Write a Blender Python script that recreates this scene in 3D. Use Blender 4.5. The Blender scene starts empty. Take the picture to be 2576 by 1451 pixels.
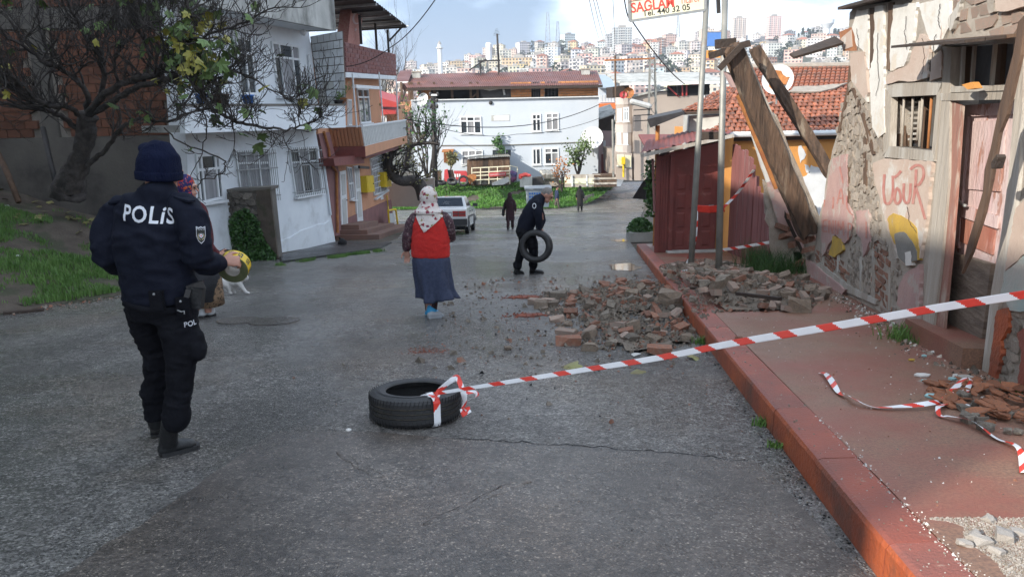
import bpy,bmesh,math,random
from mathutils import Vector as V,Matrix,noise,Quaternion
from mathutils.bvhtree import BVHTree
from math import sin,cos,pi,radians,tan,sqrt,atan2
random.seed(7)
S=bpy.context.scene
COL=S.collection
R_=random.Random(11)
U=R_.uniform

# ------------------------------------------------------------------ camera
PITCH,ROLL,HFOV=radians(14),radians(1.15),radians(68)
EYE=V((0,0,1.6))
fw=V((0,cos(PITCH),-sin(PITCH)))
_r0=V((1,0,0));_u0=V((0,sin(PITCH),cos(PITCH)))
rt=_r0*cos(ROLL) - _u0*sin(ROLL);up=_u0*cos(ROLL) + _r0*sin(ROLL)
cam=bpy.data.cameras.new('camera');camo=bpy.data.objects.new('camera',cam);COL.objects.link(camo)
cam.sensor_fit='HORIZONTAL';cam.angle=HFOV;cam.clip_start=.05;cam.clip_end=6000
camo.matrix_world=Matrix(((rt.x,up.x,-fw.x,EYE.x),(rt.y,up.y,-fw.y,EYE.y),(rt.z,up.z,-fw.z,EYE.z),(0,0,0,1)))
S.camera=camo
# ------------------------------------------------------------------ light
SUN_L=V((.79,.61,-.50)).normalized()          # the way the sunlight travels
el=math.asin(-SUN_L.z);az=atan2(-SUN_L.x,-SUN_L.y)
w=bpy.data.worlds.new('World');S.world=w;w.use_nodes=True
nt=w.node_tree;nt.nodes.clear()
def N(t,kind,**kw):
    n=t.nodes.new(kind)
    for k,v in kw.items():
        if k.startswith('i_'):
            n.inputs[k[2:].replace('_',' ')].default_value=v
        else:setattr(n,k,v)
    return n
out=N(nt,'ShaderNodeOutputWorld');bg=N(nt,'ShaderNodeBackground');bg.inputs[1].default_value=.122
sky=N(nt,'ShaderNodeTexSky',sky_type='NISHITA');sky.sun_disc=False
sky.sun_elevation=el;sky.sun_rotation=az;sky.altitude=50;sky.dust_density=2
tc=N(nt,'ShaderNodeTexCoord');mp=N(nt,'ShaderNodeMapping');mp.inputs['Scale'].default_value=(1.0,1.0,2.6)
mp.inputs['Location'].default_value=(4.40,7.006,4.688)
n1=N(nt,'ShaderNodeTexNoise');n1.inputs['Scale'].default_value=3.1;n1.inputs['Detail'].default_value=7;n1.inputs['Roughness'].default_value=.52
cr=N(nt,'ShaderNodeValToRGB');e=cr.color_ramp.elements
e[0].position=.38;e[0].color=(1.0,1.5,2.3,1)
e[1].position=.56;e[1].color=(5.2,5.75,6.4,1)
e.new(.455).color=(2.2,2.9,4.0,1);e.new(.50).color=(4.3,4.9,5.8,1)
mx=N(nt,'ShaderNodeMix',data_type='RGBA');mx.inputs[0].default_value=.88
L=nt.links.new
L(tc.outputs['Generated'],mp.inputs[0]);L(mp.outputs[0],n1.inputs['Vector']);L(n1.outputs[0],cr.inputs[0])
L(sky.outputs[0],mx.inputs[6]);L(cr.outputs[0],mx.inputs[7]);L(mx.outputs[2],bg.inputs[0]);L(bg.outputs[0],out.inputs[0])
sl=bpy.data.lights.new('sun','SUN');sl.energy=2.5;sl.angle=radians(.6);sl.color=(1,.93,.82)
so=bpy.data.objects.new('sun',sl);COL.objects.link(so);so.rotation_euler=SUN_L.to_track_quat('-Z','Y').to_euler()
S.view_settings.view_transform='Standard';S.view_settings.look='None';S.view_settings.gamma=1
S.view_settings.use_curve_mapping=False;S.view_settings.exposure=1.4
S.cycles.max_bounces=5;S.cycles.diffuse_bounces=3;S.cycles.glossy_bounces=3;S.cycles.transparent_max_bounces=8
S.cycles.use_denoising=True;S.cycles.sample_clamp_indirect=6

# ------------------------------------------------------------------ surveying: from a sight line to a real point in the place
FPX=1288/tan(HFOV/2)
def ray(px,py):return fw + rt*((px-1288)/FPX) - up*((py-725.5)/FPX)
def at(px,py,y):d=ray(px,py);return EYE + d*(y/d.y)
def atx(px,py,x):d=ray(px,py);return EYE + d*(x/d.x)
def gnd(px,py,h=0,s=.115):d=ray(px,py);return EYE + d*((h-1.6)/(d.z+s*d.y))
def onv(px,py,a,b,off=0):
    n=V((b[1]-a[1],-(b[0]-a[0]),0)).normalized();d=ray(px,py)
    return EYE + d*(((V((a[0],a[1],0))+n*off-EYE).dot(n))/d.dot(n))
def zm(x0,y0,k):return lambda x,y:(x0+x*k,y0+y*k)
K=.3468
z1,z2,z3,z4,z5=zm(0,0,K),zm(440.2,0,K),zm(943.4,0,K),zm(1446.5,0,K),zm(1932,0,K)
z6,z7,z8=zm(188.7,314.5,K),zm(943.4,408.8,K),zm(1932,440.2,K)
zr=zm(1257.8,628.9,.3034)

# ------------------------------------------------------------------ materials
def mk(name,c1,c2=None,s=4,rough=.8,bump=0,bs=40,met=0,c3=None,s3=.7,f3=.6,p3=.5,orand=0,st=(1,1,1),spec=.5,
       objcol=False,tr=0,bd=.02,coat=0,w3=.08,rough2=None):
    m=bpy.data.materials.new(name);m.use_nodes=True;t=m.node_tree;t.nodes.clear();L=t.links.new
    o=N(t,'ShaderNodeOutputMaterial');b=N(t,'ShaderNodeBsdfPrincipled');L(b.outputs[0],o.inputs[0])
    b.inputs['Roughness'].default_value=rough;b.inputs['Metallic'].default_value=met
    b.inputs['Specular IOR Level'].default_value=spec;b.inputs['Coat Weight'].default_value=coat
    if tr:b.inputs['Transmission Weight'].default_value=tr
    tc=N(t,'ShaderNodeTexCoord');mp=N(t,'ShaderNodeMapping');mp.inputs['Scale'].default_value=st
    L(tc.outputs['Object'],mp.inputs[0]);vec=mp.outputs[0]
    oi=N(t,'ShaderNodeObjectInfo')
    if orand:
        ad=N(t,'ShaderNodeVectorMath',operation='ADD');mu=N(t,'ShaderNodeMath',operation='MULTIPLY');mu.inputs[1].default_value=37
        L(oi.outputs['Random'],mu.inputs[0]);L(vec,ad.inputs[0]);L(mu.outputs[0],ad.inputs[1]);vec=ad.outputs[0]
    def noi(sc,det=6,ro=.6):
        n=N(t,'ShaderNodeTexNoise');n.inputs['Scale'].default_value=sc;n.inputs['Detail'].default_value=det
        n.inputs['Roughness'].default_value=ro;L(vec,n.inputs['Vector']);return n.outputs[0]
    def mixc(f,a,bb):
        x=N(t,'ShaderNodeMix',data_type='RGBA')
        for i,v in ((0,f),(6,a),(7,bb)):
            if isinstance(v,(int,float)):x.inputs[i].default_value=v
            elif isinstance(v,tuple):x.inputs[i].default_value=(*v,1) if len(v)==3 else v
            else:L(v,x.inputs[i])
        return x.outputs[2]
    def ramp(v,a,bb):
        x=N(t,'ShaderNodeMapRange');x.inputs[1].default_value=a;x.inputs[2].default_value=bb;L(v,x.inputs[0]);return x.outputs[0]
    base=c1
    if objcol:base=oi.outputs['Color']
    col=base
    if c2 is not None:col=mixc(ramp(noi(s),.36,.64),base,c2)
    if c3 is not None:
        fm=N(t,'ShaderNodeMath',operation='MULTIPLY');fm.inputs[1].default_value=f3
        L(ramp(noi(s3,8,.65),p3,p3+w3),fm.inputs[0]);col=mixc(fm.outputs[0],col,c3)
    if orand:
        h=N(t,'ShaderNodeHueSaturation');r=N(t,'ShaderNodeMapRange');r.inputs[3].default_value=1-orand;r.inputs[4].default_value=1+orand
        L(oi.outputs['Random'],r.inputs[0]);L(r.outputs[0],h.inputs['Value'])
        if isinstance(col,tuple):h.inputs['Color'].default_value=(*col,1)
        else:L(col,h.inputs['Color'])
        col=h.outputs[0]
    if isinstance(col,tuple):b.inputs['Base Color'].default_value=(*col,1)
    else:L(col,b.inputs['Base Color'])
    if rough2 is not None:
        x=N(t,'ShaderNodeMapRange');x.inputs[1].default_value=.4;x.inputs[2].default_value=.6;x.inputs[3].default_value=rough;x.inputs[4].default_value=rough2
        L(noi(s3*1.3,4),x.inputs[0]);L(x.outputs[0],b.inputs['Roughness'])
    if bump:
        bp=N(t,'ShaderNodeBump');bp.inputs['Strength'].default_value=bump;bp.inputs['Distance'].default_value=bd
        L(noi(bs,5),bp.inputs['Height']);L(bp.outputs[0],b.inputs['Normal'])
    return m

def asphalt(name,vs,dark,mid,light,frac,r0,r1,bst,wet=.3,bd=.012):
    m=bpy.data.materials.new(name);m.use_nodes=True;t=m.node_tree;t.nodes.clear();L=t.links.new
    o=N(t,'ShaderNodeOutputMaterial');b=N(t,'ShaderNodeBsdfPrincipled');L(b.outputs[0],o.inputs[0])
    tc=N(t,'ShaderNodeTexCoord');P=tc.outputs['Object']
    v=N(t,'ShaderNodeTexVoronoi');v.inputs['Scale'].default_value=vs;L(P,v.inputs['Vector'])
    v2=N(t,'ShaderNodeTexVoronoi');v2.inputs['Scale'].default_value=vs*.37;L(P,v2.inputs['Vector'])
    sp=N(t,'ShaderNodeSeparateColor');L(v.outputs['Color'],sp.inputs[0])
    sp2=N(t,'ShaderNodeSeparateColor');L(v2.outputs['Color'],sp2.inputs[0])
    cr=N(t,'ShaderNodeValToRGB');e=cr.color_ramp.elements
    e[0].color=(*dark,1);e[1].color=(*light,1);e[1].position=1
    e.new(1-frac).color=(*mid,1);L(sp.outputs[0],cr.inputs[0])
    def noi(sc,det=5):
        n=N(t,'ShaderNodeTexNoise');n.inputs['Scale'].default_value=sc;n.inputs['Detail'].default_value=det;n.inputs['Roughness'].default_value=.65;L(P,n.inputs['Vector']);return n.outputs[0]
    def mr(x,a,bb,c,d):
        n=N(t,'ShaderNodeMapRange')
        for i,q in enumerate((a,bb,c,d)):n.inputs[i+1].default_value=q
        L(x,n.inputs[0]);return n.outputs[0]
    def mul(c,f):
        n=N(t,'ShaderNodeMix',data_type='RGBA',blend_type='MULTIPLY');n.inputs[0].default_value=1;L(c,n.inputs[6]);L(f,n.inputs[7]);return n.outputs[2]
    ms=N(t,'ShaderNodeMapping');ms.inputs['Scale'].default_value=(1.1,.09,1);L(P,ms.inputs[0]);tk=N(t,'ShaderNodeTexNoise');tk.inputs['Scale'].default_value=1;tk.inputs['Detail'].default_value=4;L(ms.outputs[0],tk.inputs['Vector'])
    big=noi(wet,8);c=mul(cr.outputs[0],mr(big,.35,.68,.58,1.3));c=mul(c,mr(noi(6,4),.3,.7,.8,1.2));c=mul(c,mr(tk.outputs[0],.35,.65,.8,1.2))
    c=mul(c,mr(sp2.outputs[0],0,1,.70,1.30))
    br=N(t,'ShaderNodeMix',data_type='RGBA',blend_type='MULTIPLY');L(mr(noi(.55,6),.5,.62,0,.45),br.inputs[0]);L(c,br.inputs[6]);br.inputs[7].default_value=(1,.84,.70,1)
    L(br.outputs[2],b.inputs['Base Color'])
    L(mr(noi(wet*1.2,7),.38,.62,r0,r1),b.inputs['Roughness'])
    hs=N(t,'ShaderNodeMath',operation='ADD');L(mr(v.outputs['Distance'],0,.7,1,0),hs.inputs[0]);L(mr(noi(vs*.6,3),.2,.8,0,1.2),hs.inputs[1])
    bp=N(t,'ShaderNodeBump');bp.inputs['Strength'].default_value=bst;bp.inputs['Distance'].default_value=bd
    L(hs.outputs[0],bp.inputs['Height']);L(bp.outputs[0],b.inputs['Normal'])
    return m

# ------------------------------------------------------------------ mesh building
class MB:
    def __init__(s):s.v=[];s.f=[];s.m=[];s.k=0
    def add(s,vs,fs):
        o=len(s.v);s.v+=[tuple(x) for x in vs];s.f+=[tuple(i+o for i in f) for f in fs];s.m+=[s.k]*len(fs);return s
    def quad(s,*p):return s.add(p,[tuple(range(len(p)))])
    def obox(s,c,a,b,d):
        c,a,b,d=V(c),V(a),V(b),V(d)
        vs=[c+a*i+b*j+d*k for k in (-1,1) for j in (-1,1) for i in (-1,1)]
        if a.cross(b).dot(d)<0:vs=[c-a*i+b*j+d*k for k in (-1,1) for j in (-1,1) for i in (-1,1)]
        return s.add(vs,[(0,2,3,1),(4,5,7,6),(0,1,5,4),(2,6,7,3),(0,4,6,2),(1,3,7,5)])
    def box(s,x0,x1,y0,y1,z0,z1):return s.obox(((x0+x1)/2,(y0+y1)/2,(z0+z1)/2),((x1-x0)/2,0,0),(0,(y1-y0)/2,0),(0,0,(z1-z0)/2))
    def bar(s,p,q,w,h,upv=(0,0,1)):
        p,q=V(p),V(q);d=q-p;u=V(upv)
        if abs(d.normalized().dot(u))>.97:u=V((1,0,0))
        a=d.cross(u).normalized();b=a.cross(d).normalized()
        return s.obox((p+q)/2,d/2,a*w/2,b*h/2)
    def prism(s,pts,off):
        pts=[V(p) for p in pts];off=V(off);n=len(pts)
        nn=V((0,0,0))
        for i in range(n):nn+=(pts[i]-pts[0]).cross(pts[(i+1) % n]-pts[0])
        if nn.dot(off)>0:pts=pts[::-1]
        return s.add(pts+[p+off for p in pts],[tuple(range(n)),tuple(range(2*n-1,n-1,-1))]+[(i,i+n,(i+1) % n+n,(i+1) % n) for i in range(n)])
    def tube(s,pts,r,n=8,side=None,cap=True,dome=False):
        pts=[V(p) for p in pts];rs=r if isinstance(r,(list,tuple)) and len(r)==len(pts) else [r]*len(pts)
        k=len(pts);vs=[];a=None
        P=list(pts);Rr=list(rs)
        tg=[(pts[min(i+1,k-1)]-pts[max(i-1,0)]).normalized() for i in range(k)]
        T=list(tg)
        if dome:
            def sc(q,f):return (q[0]*f,q[1]*f) if isinstance(q,(tuple,list)) else q*f
            def mn(q):return min(q) if isinstance(q,(tuple,list)) else q
            h0,h1=mn(rs[0]),mn(rs[-1])
            P=[pts[0]-tg[0]*h0*.9,pts[0]-tg[0]*h0*.55]+P+[pts[-1]+tg[-1]*h1*.55,pts[-1]+tg[-1]*h1*.9]
            Rr=[sc(rs[0],.35),sc(rs[0],.8)]+Rr+[sc(rs[-1],.8),sc(rs[-1],.35)]
            T=[tg[0]]*2+T+[tg[-1]]*2
        for i,p in enumerate(P):
            t=T[i]
            if side is not None:a=V(side)-t*V(side).dot(t)
            elif a is None:a=t.orthogonal()
            else:a=a-t*a.dot(t)
            if a.length<1e-5:a=t.orthogonal()
            a.normalize();b=t.cross(a)
            q=Rr[i];ra,rb=q if isinstance(q,(tuple,list)) else (q,q)
            for j in range(n):
                th=2*pi*j/n;vs.append(p+a*ra*cos(th)+b*rb*sin(th))
        m=len(P)
        fs=[(i*n+j,i*n+(j+1) % n,(i+1)*n+(j+1) % n,(i+1)*n+j) for i in range(m-1) for j in range(n)]
        if cap:fs+=[tuple(range(n-1,-1,-1)),tuple((m-1)*n+j for j in range(n))]
        return s.add(vs,fs)
    def lathe(s,prof,o,ax=(0,0,1),n=24,close=False):
        o,ax=V(o),V(ax).normalized();a=ax.orthogonal().normalized();b=ax.cross(a);k=len(prof)
        vs=[o+ax*h+(a*cos(2*pi*j/n)+b*sin(2*pi*j/n))*r for r,h in prof for j in range(n)]
        fs=[(i*n+j,i*n+(j+1) % n,((i+1) % k)*n+(j+1) % n,((i+1) % k)*n+j) for i in range(k if close else k-1) for j in range(n)]
        if not close:
            if prof[0][0]>1e-6:fs.append(tuple(range(n-1,-1,-1)))
            if prof[-1][0]>1e-6:fs.append(tuple((k-1)*n+j for j in range(n)))
        return s.add(vs,fs)
    def ball(s,c,rx,ry=None,rz=None,n=10,m=7):
        ry=rx if ry is None else ry;rz=rx if rz is None else rz;c=V(c)
        vs=[c+V((0,0,rz))]+[c+V((rx*sin(pi*i/m)*cos(2*pi*j/n),ry*sin(pi*i/m)*sin(2*pi*j/n),rz*cos(pi*i/m))) for i in range(1,m) for j in range(n)]+[c-V((0,0,rz))]
        fs=[(0,1+j,1+(j+1) % n) for j in range(n)]
        for i in range(m-2):fs+=[(1+i*n+j,1+(i+1)*n+j,1+(i+1)*n+(j+1) % n,1+i*n+(j+1) % n) for j in range(n)]
        e=len(vs)-1;fs+=[(e,1+(m-2)*n+(j+1) % n,1+(m-2)*n+j) for j in range(n)]
        return s.add(vs,fs)
    def mesh(s,name,mats,smooth=False):
        me=bpy.data.meshes.new(name);me.from_pydata(s.v,[],s.f)
        ms=mats if isinstance(mats,(list,tuple)) else [mats]
        for m in ms:me.materials.append(m)
        if len(ms)>1:me.polygons.foreach_set('material_index',s.m)
        if smooth:me.polygons.foreach_set('use_smooth',[True]*len(me.polygons))
        me.update();return me
    def build(s,name,mats,parent=None,smooth=False,**kw):return obj(name,s.mesh(name,mats,smooth),parent,**kw)

def wloc(o):
    p=V((0,0,0))
    while o is not None:p+=V(o.location);o=o.parent
    return p
def obj(name,me,parent=None,loc=None,rot=None,local=False,**kw):
    """links a mesh as one object; geometry given in world coordinates unless local"""
    o=bpy.data.objects.new(name,me);COL.objects.link(o)
    if parent is not None:
        o.parent=parent
        o.location=V(loc or (0,0,0)) if local else V(loc or (0,0,0))-wloc(parent)
    elif loc is not None:o.location=loc
    if rot is not None:o.rotation_euler=rot
    tag(o,**kw);return o
def tag(o,label=None,cat=None,group=None,kind=None):
    if label:o['label']=label
    if cat:o['category']=cat
    if group:o['group']=group
    if kind:o['kind']=kind
    return o
def thing(name,label,cat,loc=(0,0,0),group=None,rz=0):
    o=bpy.data.objects.new(name,None);COL.objects.link(o);o.location=loc;o.rotation_euler=(0,0,rz);o.empty_display_size=.2
    return tag(o,label,cat,group)
def kids(o):return [c for c in COL.objects if c.parent==o]
def struct(mb,name,mat,parent=None,**kw):return mb.build(name,mat,parent,kind='structure' if parent is None else None,**kw)

def ragged(poly,step=.06,amp=.02,seed=0):
    """an outline (list of 2d points) with broken, uneven edges"""
    r=random.Random(seed);o=[]
    for i,p in enumerate(poly):
        q=poly[(i+1) % len(poly)];d=sqrt((q[0]-p[0])**2+(q[1]-p[1])**2);n=max(1,int(d/step))
        for j in range(n):
            t=(j+r.uniform(-.25,.25)*(j>0))/n;o.append((p[0]+(q[0]-p[0])*t+r.uniform(-amp,amp),p[1]+(q[1]-p[1])*t+r.uniform(-amp,amp)))
    return o
def inside(p,poly):
    c=False;n=len(poly)
    for i in range(n):
        a,b=poly[i],poly[i-1]
        if (a[1]>p[1]) != (b[1]>p[1]) and p[0]<(b[0]-a[0])*(p[1]-a[1])/(b[1]-a[1])+a[0]:c=not c
    return c
def chunk(r,sx,sy,sz,rough=.2,cut=3):
    """an irregular broken block, 12 to 50 triangles"""
    bm=bmesh.new();bmesh.ops.create_cube(bm,size=1)
    for k in range(cut):
        n=V((r.uniform(-1,1),r.uniform(-1,1),r.uniform(-1,1))).normalized()
        g=bm.verts[:]+bm.edges[:]+bm.faces[:]
        res=bmesh.ops.bisect_plane(bm,geom=g,plane_co=n*r.uniform(.40,.58),plane_no=n,clear_outer=True)
        ed=[x for x in res['geom_cut'] if isinstance(x,bmesh.types.BMEdge)]
        if ed:bmesh.ops.contextual_create(bm,geom=ed)
    for v in bm.verts:
        v.co+=V((r.uniform(-1,1),r.uniform(-1,1),r.uniform(-1,1)))*rough*.35
        v.co.x*=sx;v.co.y*=sy;v.co.z*=sz
    bmesh.ops.recalc_face_normals(bm,faces=bm.faces)
    me=bpy.data.meshes.new('chunk');bm.to_mesh(me);bm.free();return me
def setmat(me,m):me.materials.clear();me.materials.append(m);return me
def remesh(mb,vox,smooth=4,wr=0,ws=6,st=(1,1,1),seed=0):
    """melts overlapping lofts into one continuous skin"""
    me=mb.mesh('skin',[],True);o=bpy.data.objects.new('tmp',me);COL.objects.link(o)
    m=o.modifiers.new('r','REMESH');m.mode='VOXEL';m.voxel_size=vox
    sm=o.modifiers.new('s','SMOOTH');sm.iterations=smooth;sm.factor=.5
    dg=bpy.context.evaluated_depsgraph_get();dg.update();r=bpy.data.meshes.new_from_object(o.evaluated_get(dg))
    bpy.data.objects.remove(o)
    if wr:
        co=[v.co.copy() for v in r.vertices];nn=[v.normal.copy() for v in r.vertices]
        for v,c,n in zip(r.vertices,co,nn):
            q=V((c.x*st[0],c.y*st[1],c.z*st[2]))*ws+V((seed,0,0));q+=noise.noise_vector(q*.5)*.9
            d=abs(noise.noise(q))*-1.2+.35+noise.noise(q*2.3)*.35
            v.co=c+n*d*wr
    r.polygons.foreach_set('use_smooth',[True]*len(r.polygons));r.update();return r
def text_mesh(txt,size,ext=0,spacing=1.0,bold=0):
    cu=bpy.data.curves.new('txt','FONT');cu.body=txt;cu.size=size;cu.extrude=ext;cu.align_x='CENTER';cu.space_character=spacing;cu.offset=bold*size;cu.resolution_u=3
    o=bpy.data.objects.new('tmp',cu);COL.objects.link(o);dg=bpy.context.evaluated_depsgraph_get();dg.update()
    me=bpy.data.meshes.new_from_object(o.evaluated_get(dg));bpy.data.objects.remove(o);bpy.data.curves.remove(cu);return me
def flat_text(name,txt,size,o,ax,ay,mat,parent,off=.004,width=None,bold=0,**kw):
    """lettering printed on a flat surface"""
    me=text_mesh(txt,size,bold=bold);ax,ay=V(ax).normalized(),V(ay).normalized();n=ax.cross(ay);q=[v.co.x for v in me.vertices];k=width/(max(q)-min(q)) if width else 1
    for v in me.vertices:v.co=V(o)+ax*v.co.x*k+ay*v.co.y+n*off
    me.materials.append(mat);return obj(name,me,parent,**kw)
def wrap(me,o,ax,ay,target,off=.004,cutlen=.012):
    """presses a flat mesh in its xy plane onto a curved skin"""
    bm=bmesh.new();bm.from_mesh(me);bmesh.ops.triangulate(bm,faces=bm.faces)
    for k in range(4):
        ed=[e for e in bm.edges if e.calc_length()>cutlen]
        if not ed:break
        bmesh.ops.subdivide_edges(bm,edges=ed,cuts=1);bmesh.ops.triangulate(bm,faces=bm.faces)
    bv=BVHTree.FromPolygons([v.co for v in target.vertices],[p.vertices for p in target.polygons])
    ax,ay=V(ax).normalized(),V(ay).normalized();n=ax.cross(ay).normalized();o=V(o)
    for v in bm.verts:
        p=o+ax*v.co.x+ay*v.co.y;h=bv.ray_cast(p+n*.6,-n,1.5)
        v.co=(h[0] if h[0] else bv.find_nearest(p)[0])+n*(off+v.co.z)
    bm.to_mesh(me);bm.free();return me
# ------------------------------------------------------------------ palette
M={}
M['road']=asphalt('old_asphalt',92,(.062,.058,.055),(.255,.242,.226),(.42,.395,.36),.09,.15,.40,.95)
M['patch']=asphalt('newer_asphalt',115,(.064,.056,.050),(.112,.094,.080),(.30,.255,.21),.10,.19,.40,.5,.5,.005)
M['earth']=mk('bare_earth',(.075,.058,.045),(.11,.088,.068),3,.95,.8,30,c3=(.035,.05,.02),s3=1.2,f3=.6)
M['hillsoil']=mk('hill_scrub',(.055,.06,.04),(.11,.10,.08),.02,.95,c3=(.05,.075,.035),s3=.03,f3=.7,w3=.2)
M['grassA']=mk('grass_blades',(.075,.165,.03),(.125,.23,.05),2.5,.6,c3=(.12,.13,.03),s3=3,f3=.5,p3=.6)
M['pave']=mk('worn_red_concrete',(.28,.155,.10),(.15,.085,.06),70,.55,.45,230,bd=.006,c3=(.25,.065,.048),s3=.75,f3=.85,p3=.44,w3=.22,rough2=.38)
M['kerb']=mk('red_kerb',(.34,.085,.052),(.22,.075,.055),2.2,.55,.5,60,c3=(.40,.29,.22),s3=8,f3=.75,p3=.61,orand=.16)
M['kerbface']=mk('orange_red_kerb_face',(.46,.11,.035),(.30,.07,.032),2.5,.55,.6,40,c3=(.10,.06,.045),s3=2.4,f3=.85,p3=.50,w3=.2)
M['rubber']=mk('black_rubber',(.016,.016,.017),(.024,.024,.025),8,.55,.3,90,c3=(.05,.047,.04),s3=7,f3=.5,p3=.58)
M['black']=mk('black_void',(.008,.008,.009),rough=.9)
M['water']=mk('puddle_water',(.02,.021,.023),rough=.04,bump=.05,bs=6)
M['white_wall']=mk('limewashed_wall',(.74,.77,.79),(.66,.69,.72),1.4,.85,.3,30,c3=(.38,.39,.38),s3=1.3,f3=.6,p3=.55,w3=.2)
M['bluewhite']=mk('pale_blue_render',(.52,.565,.62),(.485,.535,.595),.6,.85,.12,12,c3=(.62,.58,.5),s3=.5,f3=.4,p3=.62,w3=.12)
M['oldconc']=mk('weathered_concrete',(.50,.50,.47),(.38,.38,.355),1.8,.9,.4,30,c3=(.09,.09,.08),s3=1.1,f3=.85,p3=.49,w3=.2,st=(1,1,.6))
M['dirtyconc']=mk('stained_concrete',(.16,.145,.125),(.105,.095,.085),.9,.92,.5,20,c3=(.05,.045,.04),s3=.9,f3=.7,p3=.52,w3=.2)
M['block']=mk('painted_block',(.60,.62,.63),(.52,.54,.55),5,.88,.5,40,c3=(.26,.26,.25),s3=4,f3=.6,p3=.6,orand=.10)
M['holbrick']=mk('hollow_clay_brick',(.20,.085,.05),(.15,.065,.04),6,.9,.5,40,c3=(.08,.05,.04),s3=5,f3=.6,p3=.58,orand=.22)
M['orbrick']=mk('orange_clay_brick',(.52,.24,.10),(.44,.19,.075),6,.88,.3,40,orand=.18)
M['mortar']=mk('grey_mortar',(.38,.335,.285),(.29,.255,.215),5,.95,.6,50)
M['peach']=mk('peach_render',(.55,.27,.15),(.48,.24,.135),1.2,.85,.2,30,c3=(.36,.2,.13),s3=1.5,f3=.4,p3=.6)
M['peachbase']=mk('dull_plum_plinth',(.25,.115,.11),(.19,.09,.085),2,.85,.3,30)
M['maroon']=mk('maroon_paint',(.21,.055,.045),(.16,.045,.038),3,.7,.3,40,c3=(.30,.16,.12),s3=4,f3=.5,p3=.62)
M['white_paint']=mk('white_frame_paint',(.72,.74,.75),(.64,.66,.67),5,.55)
M['greymetal']=mk('dull_grey_metal',(.33,.34,.34),(.25,.26,.26),6,.5,.2,60,met=.3,c3=(.22,.12,.06),s3=5,f3=.5,p3=.63)
M['galv']=mk('galvanised_pole',(.32,.31,.28),(.24,.24,.22),4,.55,.2,50,met=.4,c3=(.30,.15,.06),s3=3,f3=.6,p3=.6)
M['darksteel']=mk('dark_steel',(.035,.033,.033),(.055,.05,.048),5,.6,met=.3)
M['glass']=mk('dark_window_glass',(.045,.055,.065),(.02,.025,.03),1.2,.06,spec=.8)
M['curtain']=mk('net_curtain',(.30,.30,.31),(.17,.17,.18),7,.6,.6,7,st=(1,1,.05),spec=.6)
M['yellow']=mk('yellow_box_paint',(.72,.50,.015),(.62,.43,.015),5,.45,c3=(.35,.22,.03),s3=7,f3=.4,p3=.64)
M['roofred']=mk('maroon_roof_sheet',(.155,.062,.05),(.115,.05,.044),.8,.42,.1,8,c3=(.24,.085,.05),s3=.5,f3=.5,p3=.55,rough2=.6)
M['tile']=mk('clay_roof_tile',(.36,.12,.06),(.25,.09,.055),6,.85,.4,40,c3=(.10,.08,.065),s3=4,f3=.8,p3=.50,w3=.15,orand=.32)
M['beamend']=mk('rusty_painted_beam_end',(.36,.15,.06),(.24,.10,.05),7,.85,.5,40)
M['orange']=mk('orange_render',(.62,.285,.075),(.55,.25,.07),1.1,.85,.2,30,c3=(.40,.2,.08),s3=2,f3=.4,p3=.62)
M['whiteplaster']=mk('bare_white_plaster',(.66,.67,.67),(.55,.56,.56),3,.9,.3,30)
M['beige']=mk('beige_render',(.40,.335,.285),(.345,.29,.25),.5,.88,.2,12,c3=(.28,.23,.2),s3=.6,f3=.5,p3=.56,w3=.2)
M['pinkwall']=mk('pale_pink_render',(.52,.37,.36),(.45,.33,.32),1,.88,.2,12)
M['wood']=mk('old_brown_timber',(.13,.078,.048),(.075,.045,.03),5,.88,.9,22,st=(1,1,.14),c3=(.22,.16,.11),s3=3,f3=.6,p3=.56,orand=.15)
M['greywood']=mk('weathered_grey_timber',(.40,.36,.31),(.29,.25,.205),6,.9,.9,25,st=(1,1,.12),c3=(.50,.48,.44),s3=3,f3=.7,p3=.50,orand=.12)
M['darkwood']=mk('dark_wet_timber',(.05,.033,.024),(.03,.021,.016),5,.8,.8,25,st=(1,.2,1),orand=.15)
M['pinkplaster']=mk('flaking_pink_plaster',(.44,.335,.275),(.47,.385,.325),2.2,.88,.35,22,c3=(.52,.50,.46),s3=2.6,f3=.85,p3=.55,w3=.06)
M['dirtypink']=mk('stained_pink_plaster',(.43,.285,.255),(.36,.23,.215),2.4,.88,.4,24,c3=(.40,.35,.31),s3=3.5,f3=.85,p3=.54,w3=.06)
M['chalk']=mk('white_lime_layer',(.66,.64,.60),(.56,.545,.51),3,.9,.4,25,c3=(.58,.50,.40),s3=3,f3=.7,p3=.55)
M['rubblestone']=mk('mortar_lump',(.42,.355,.295),(.32,.265,.215),7,.95,.8,50,c3=(.36,.33,.28),s3=6,f3=.6,p3=.52,orand=.22)
M['oldbrick']=mk('old_red_brick',(.30,.125,.072),(.21,.10,.066),8,.9,.7,45,c3=(.25,.20,.16),s3=6,f3=.85,p3=.48,w3=.2,orand=.28)
M['palebrick']=mk('pale_dusty_brick',(.37,.26,.205),(.32,.235,.19),6,.92,.7,45,c3=(.32,.27,.22),s3=6,f3=.8,p3=.50,orand=.18)
M['redpaint']=mk('faded_red_paint',(.40,.15,.125),(.46,.24,.20),14,.85)
M['rotwood']=mk('rotten_split_timber',(.115,.07,.045),(.04,.026,.018),14,.9,1.0,30,st=(1,1,.12),c3=(.24,.19,.14),s3=5,f3=.8,p3=.56)
M['plank']=mk('bare_old_plank',(.20,.155,.12),(.12,.09,.07),9,.9,.9,25,st=(.3,.3,1.6),c3=(.28,.235,.19),s3=4,f3=.6,p3=.52)
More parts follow.
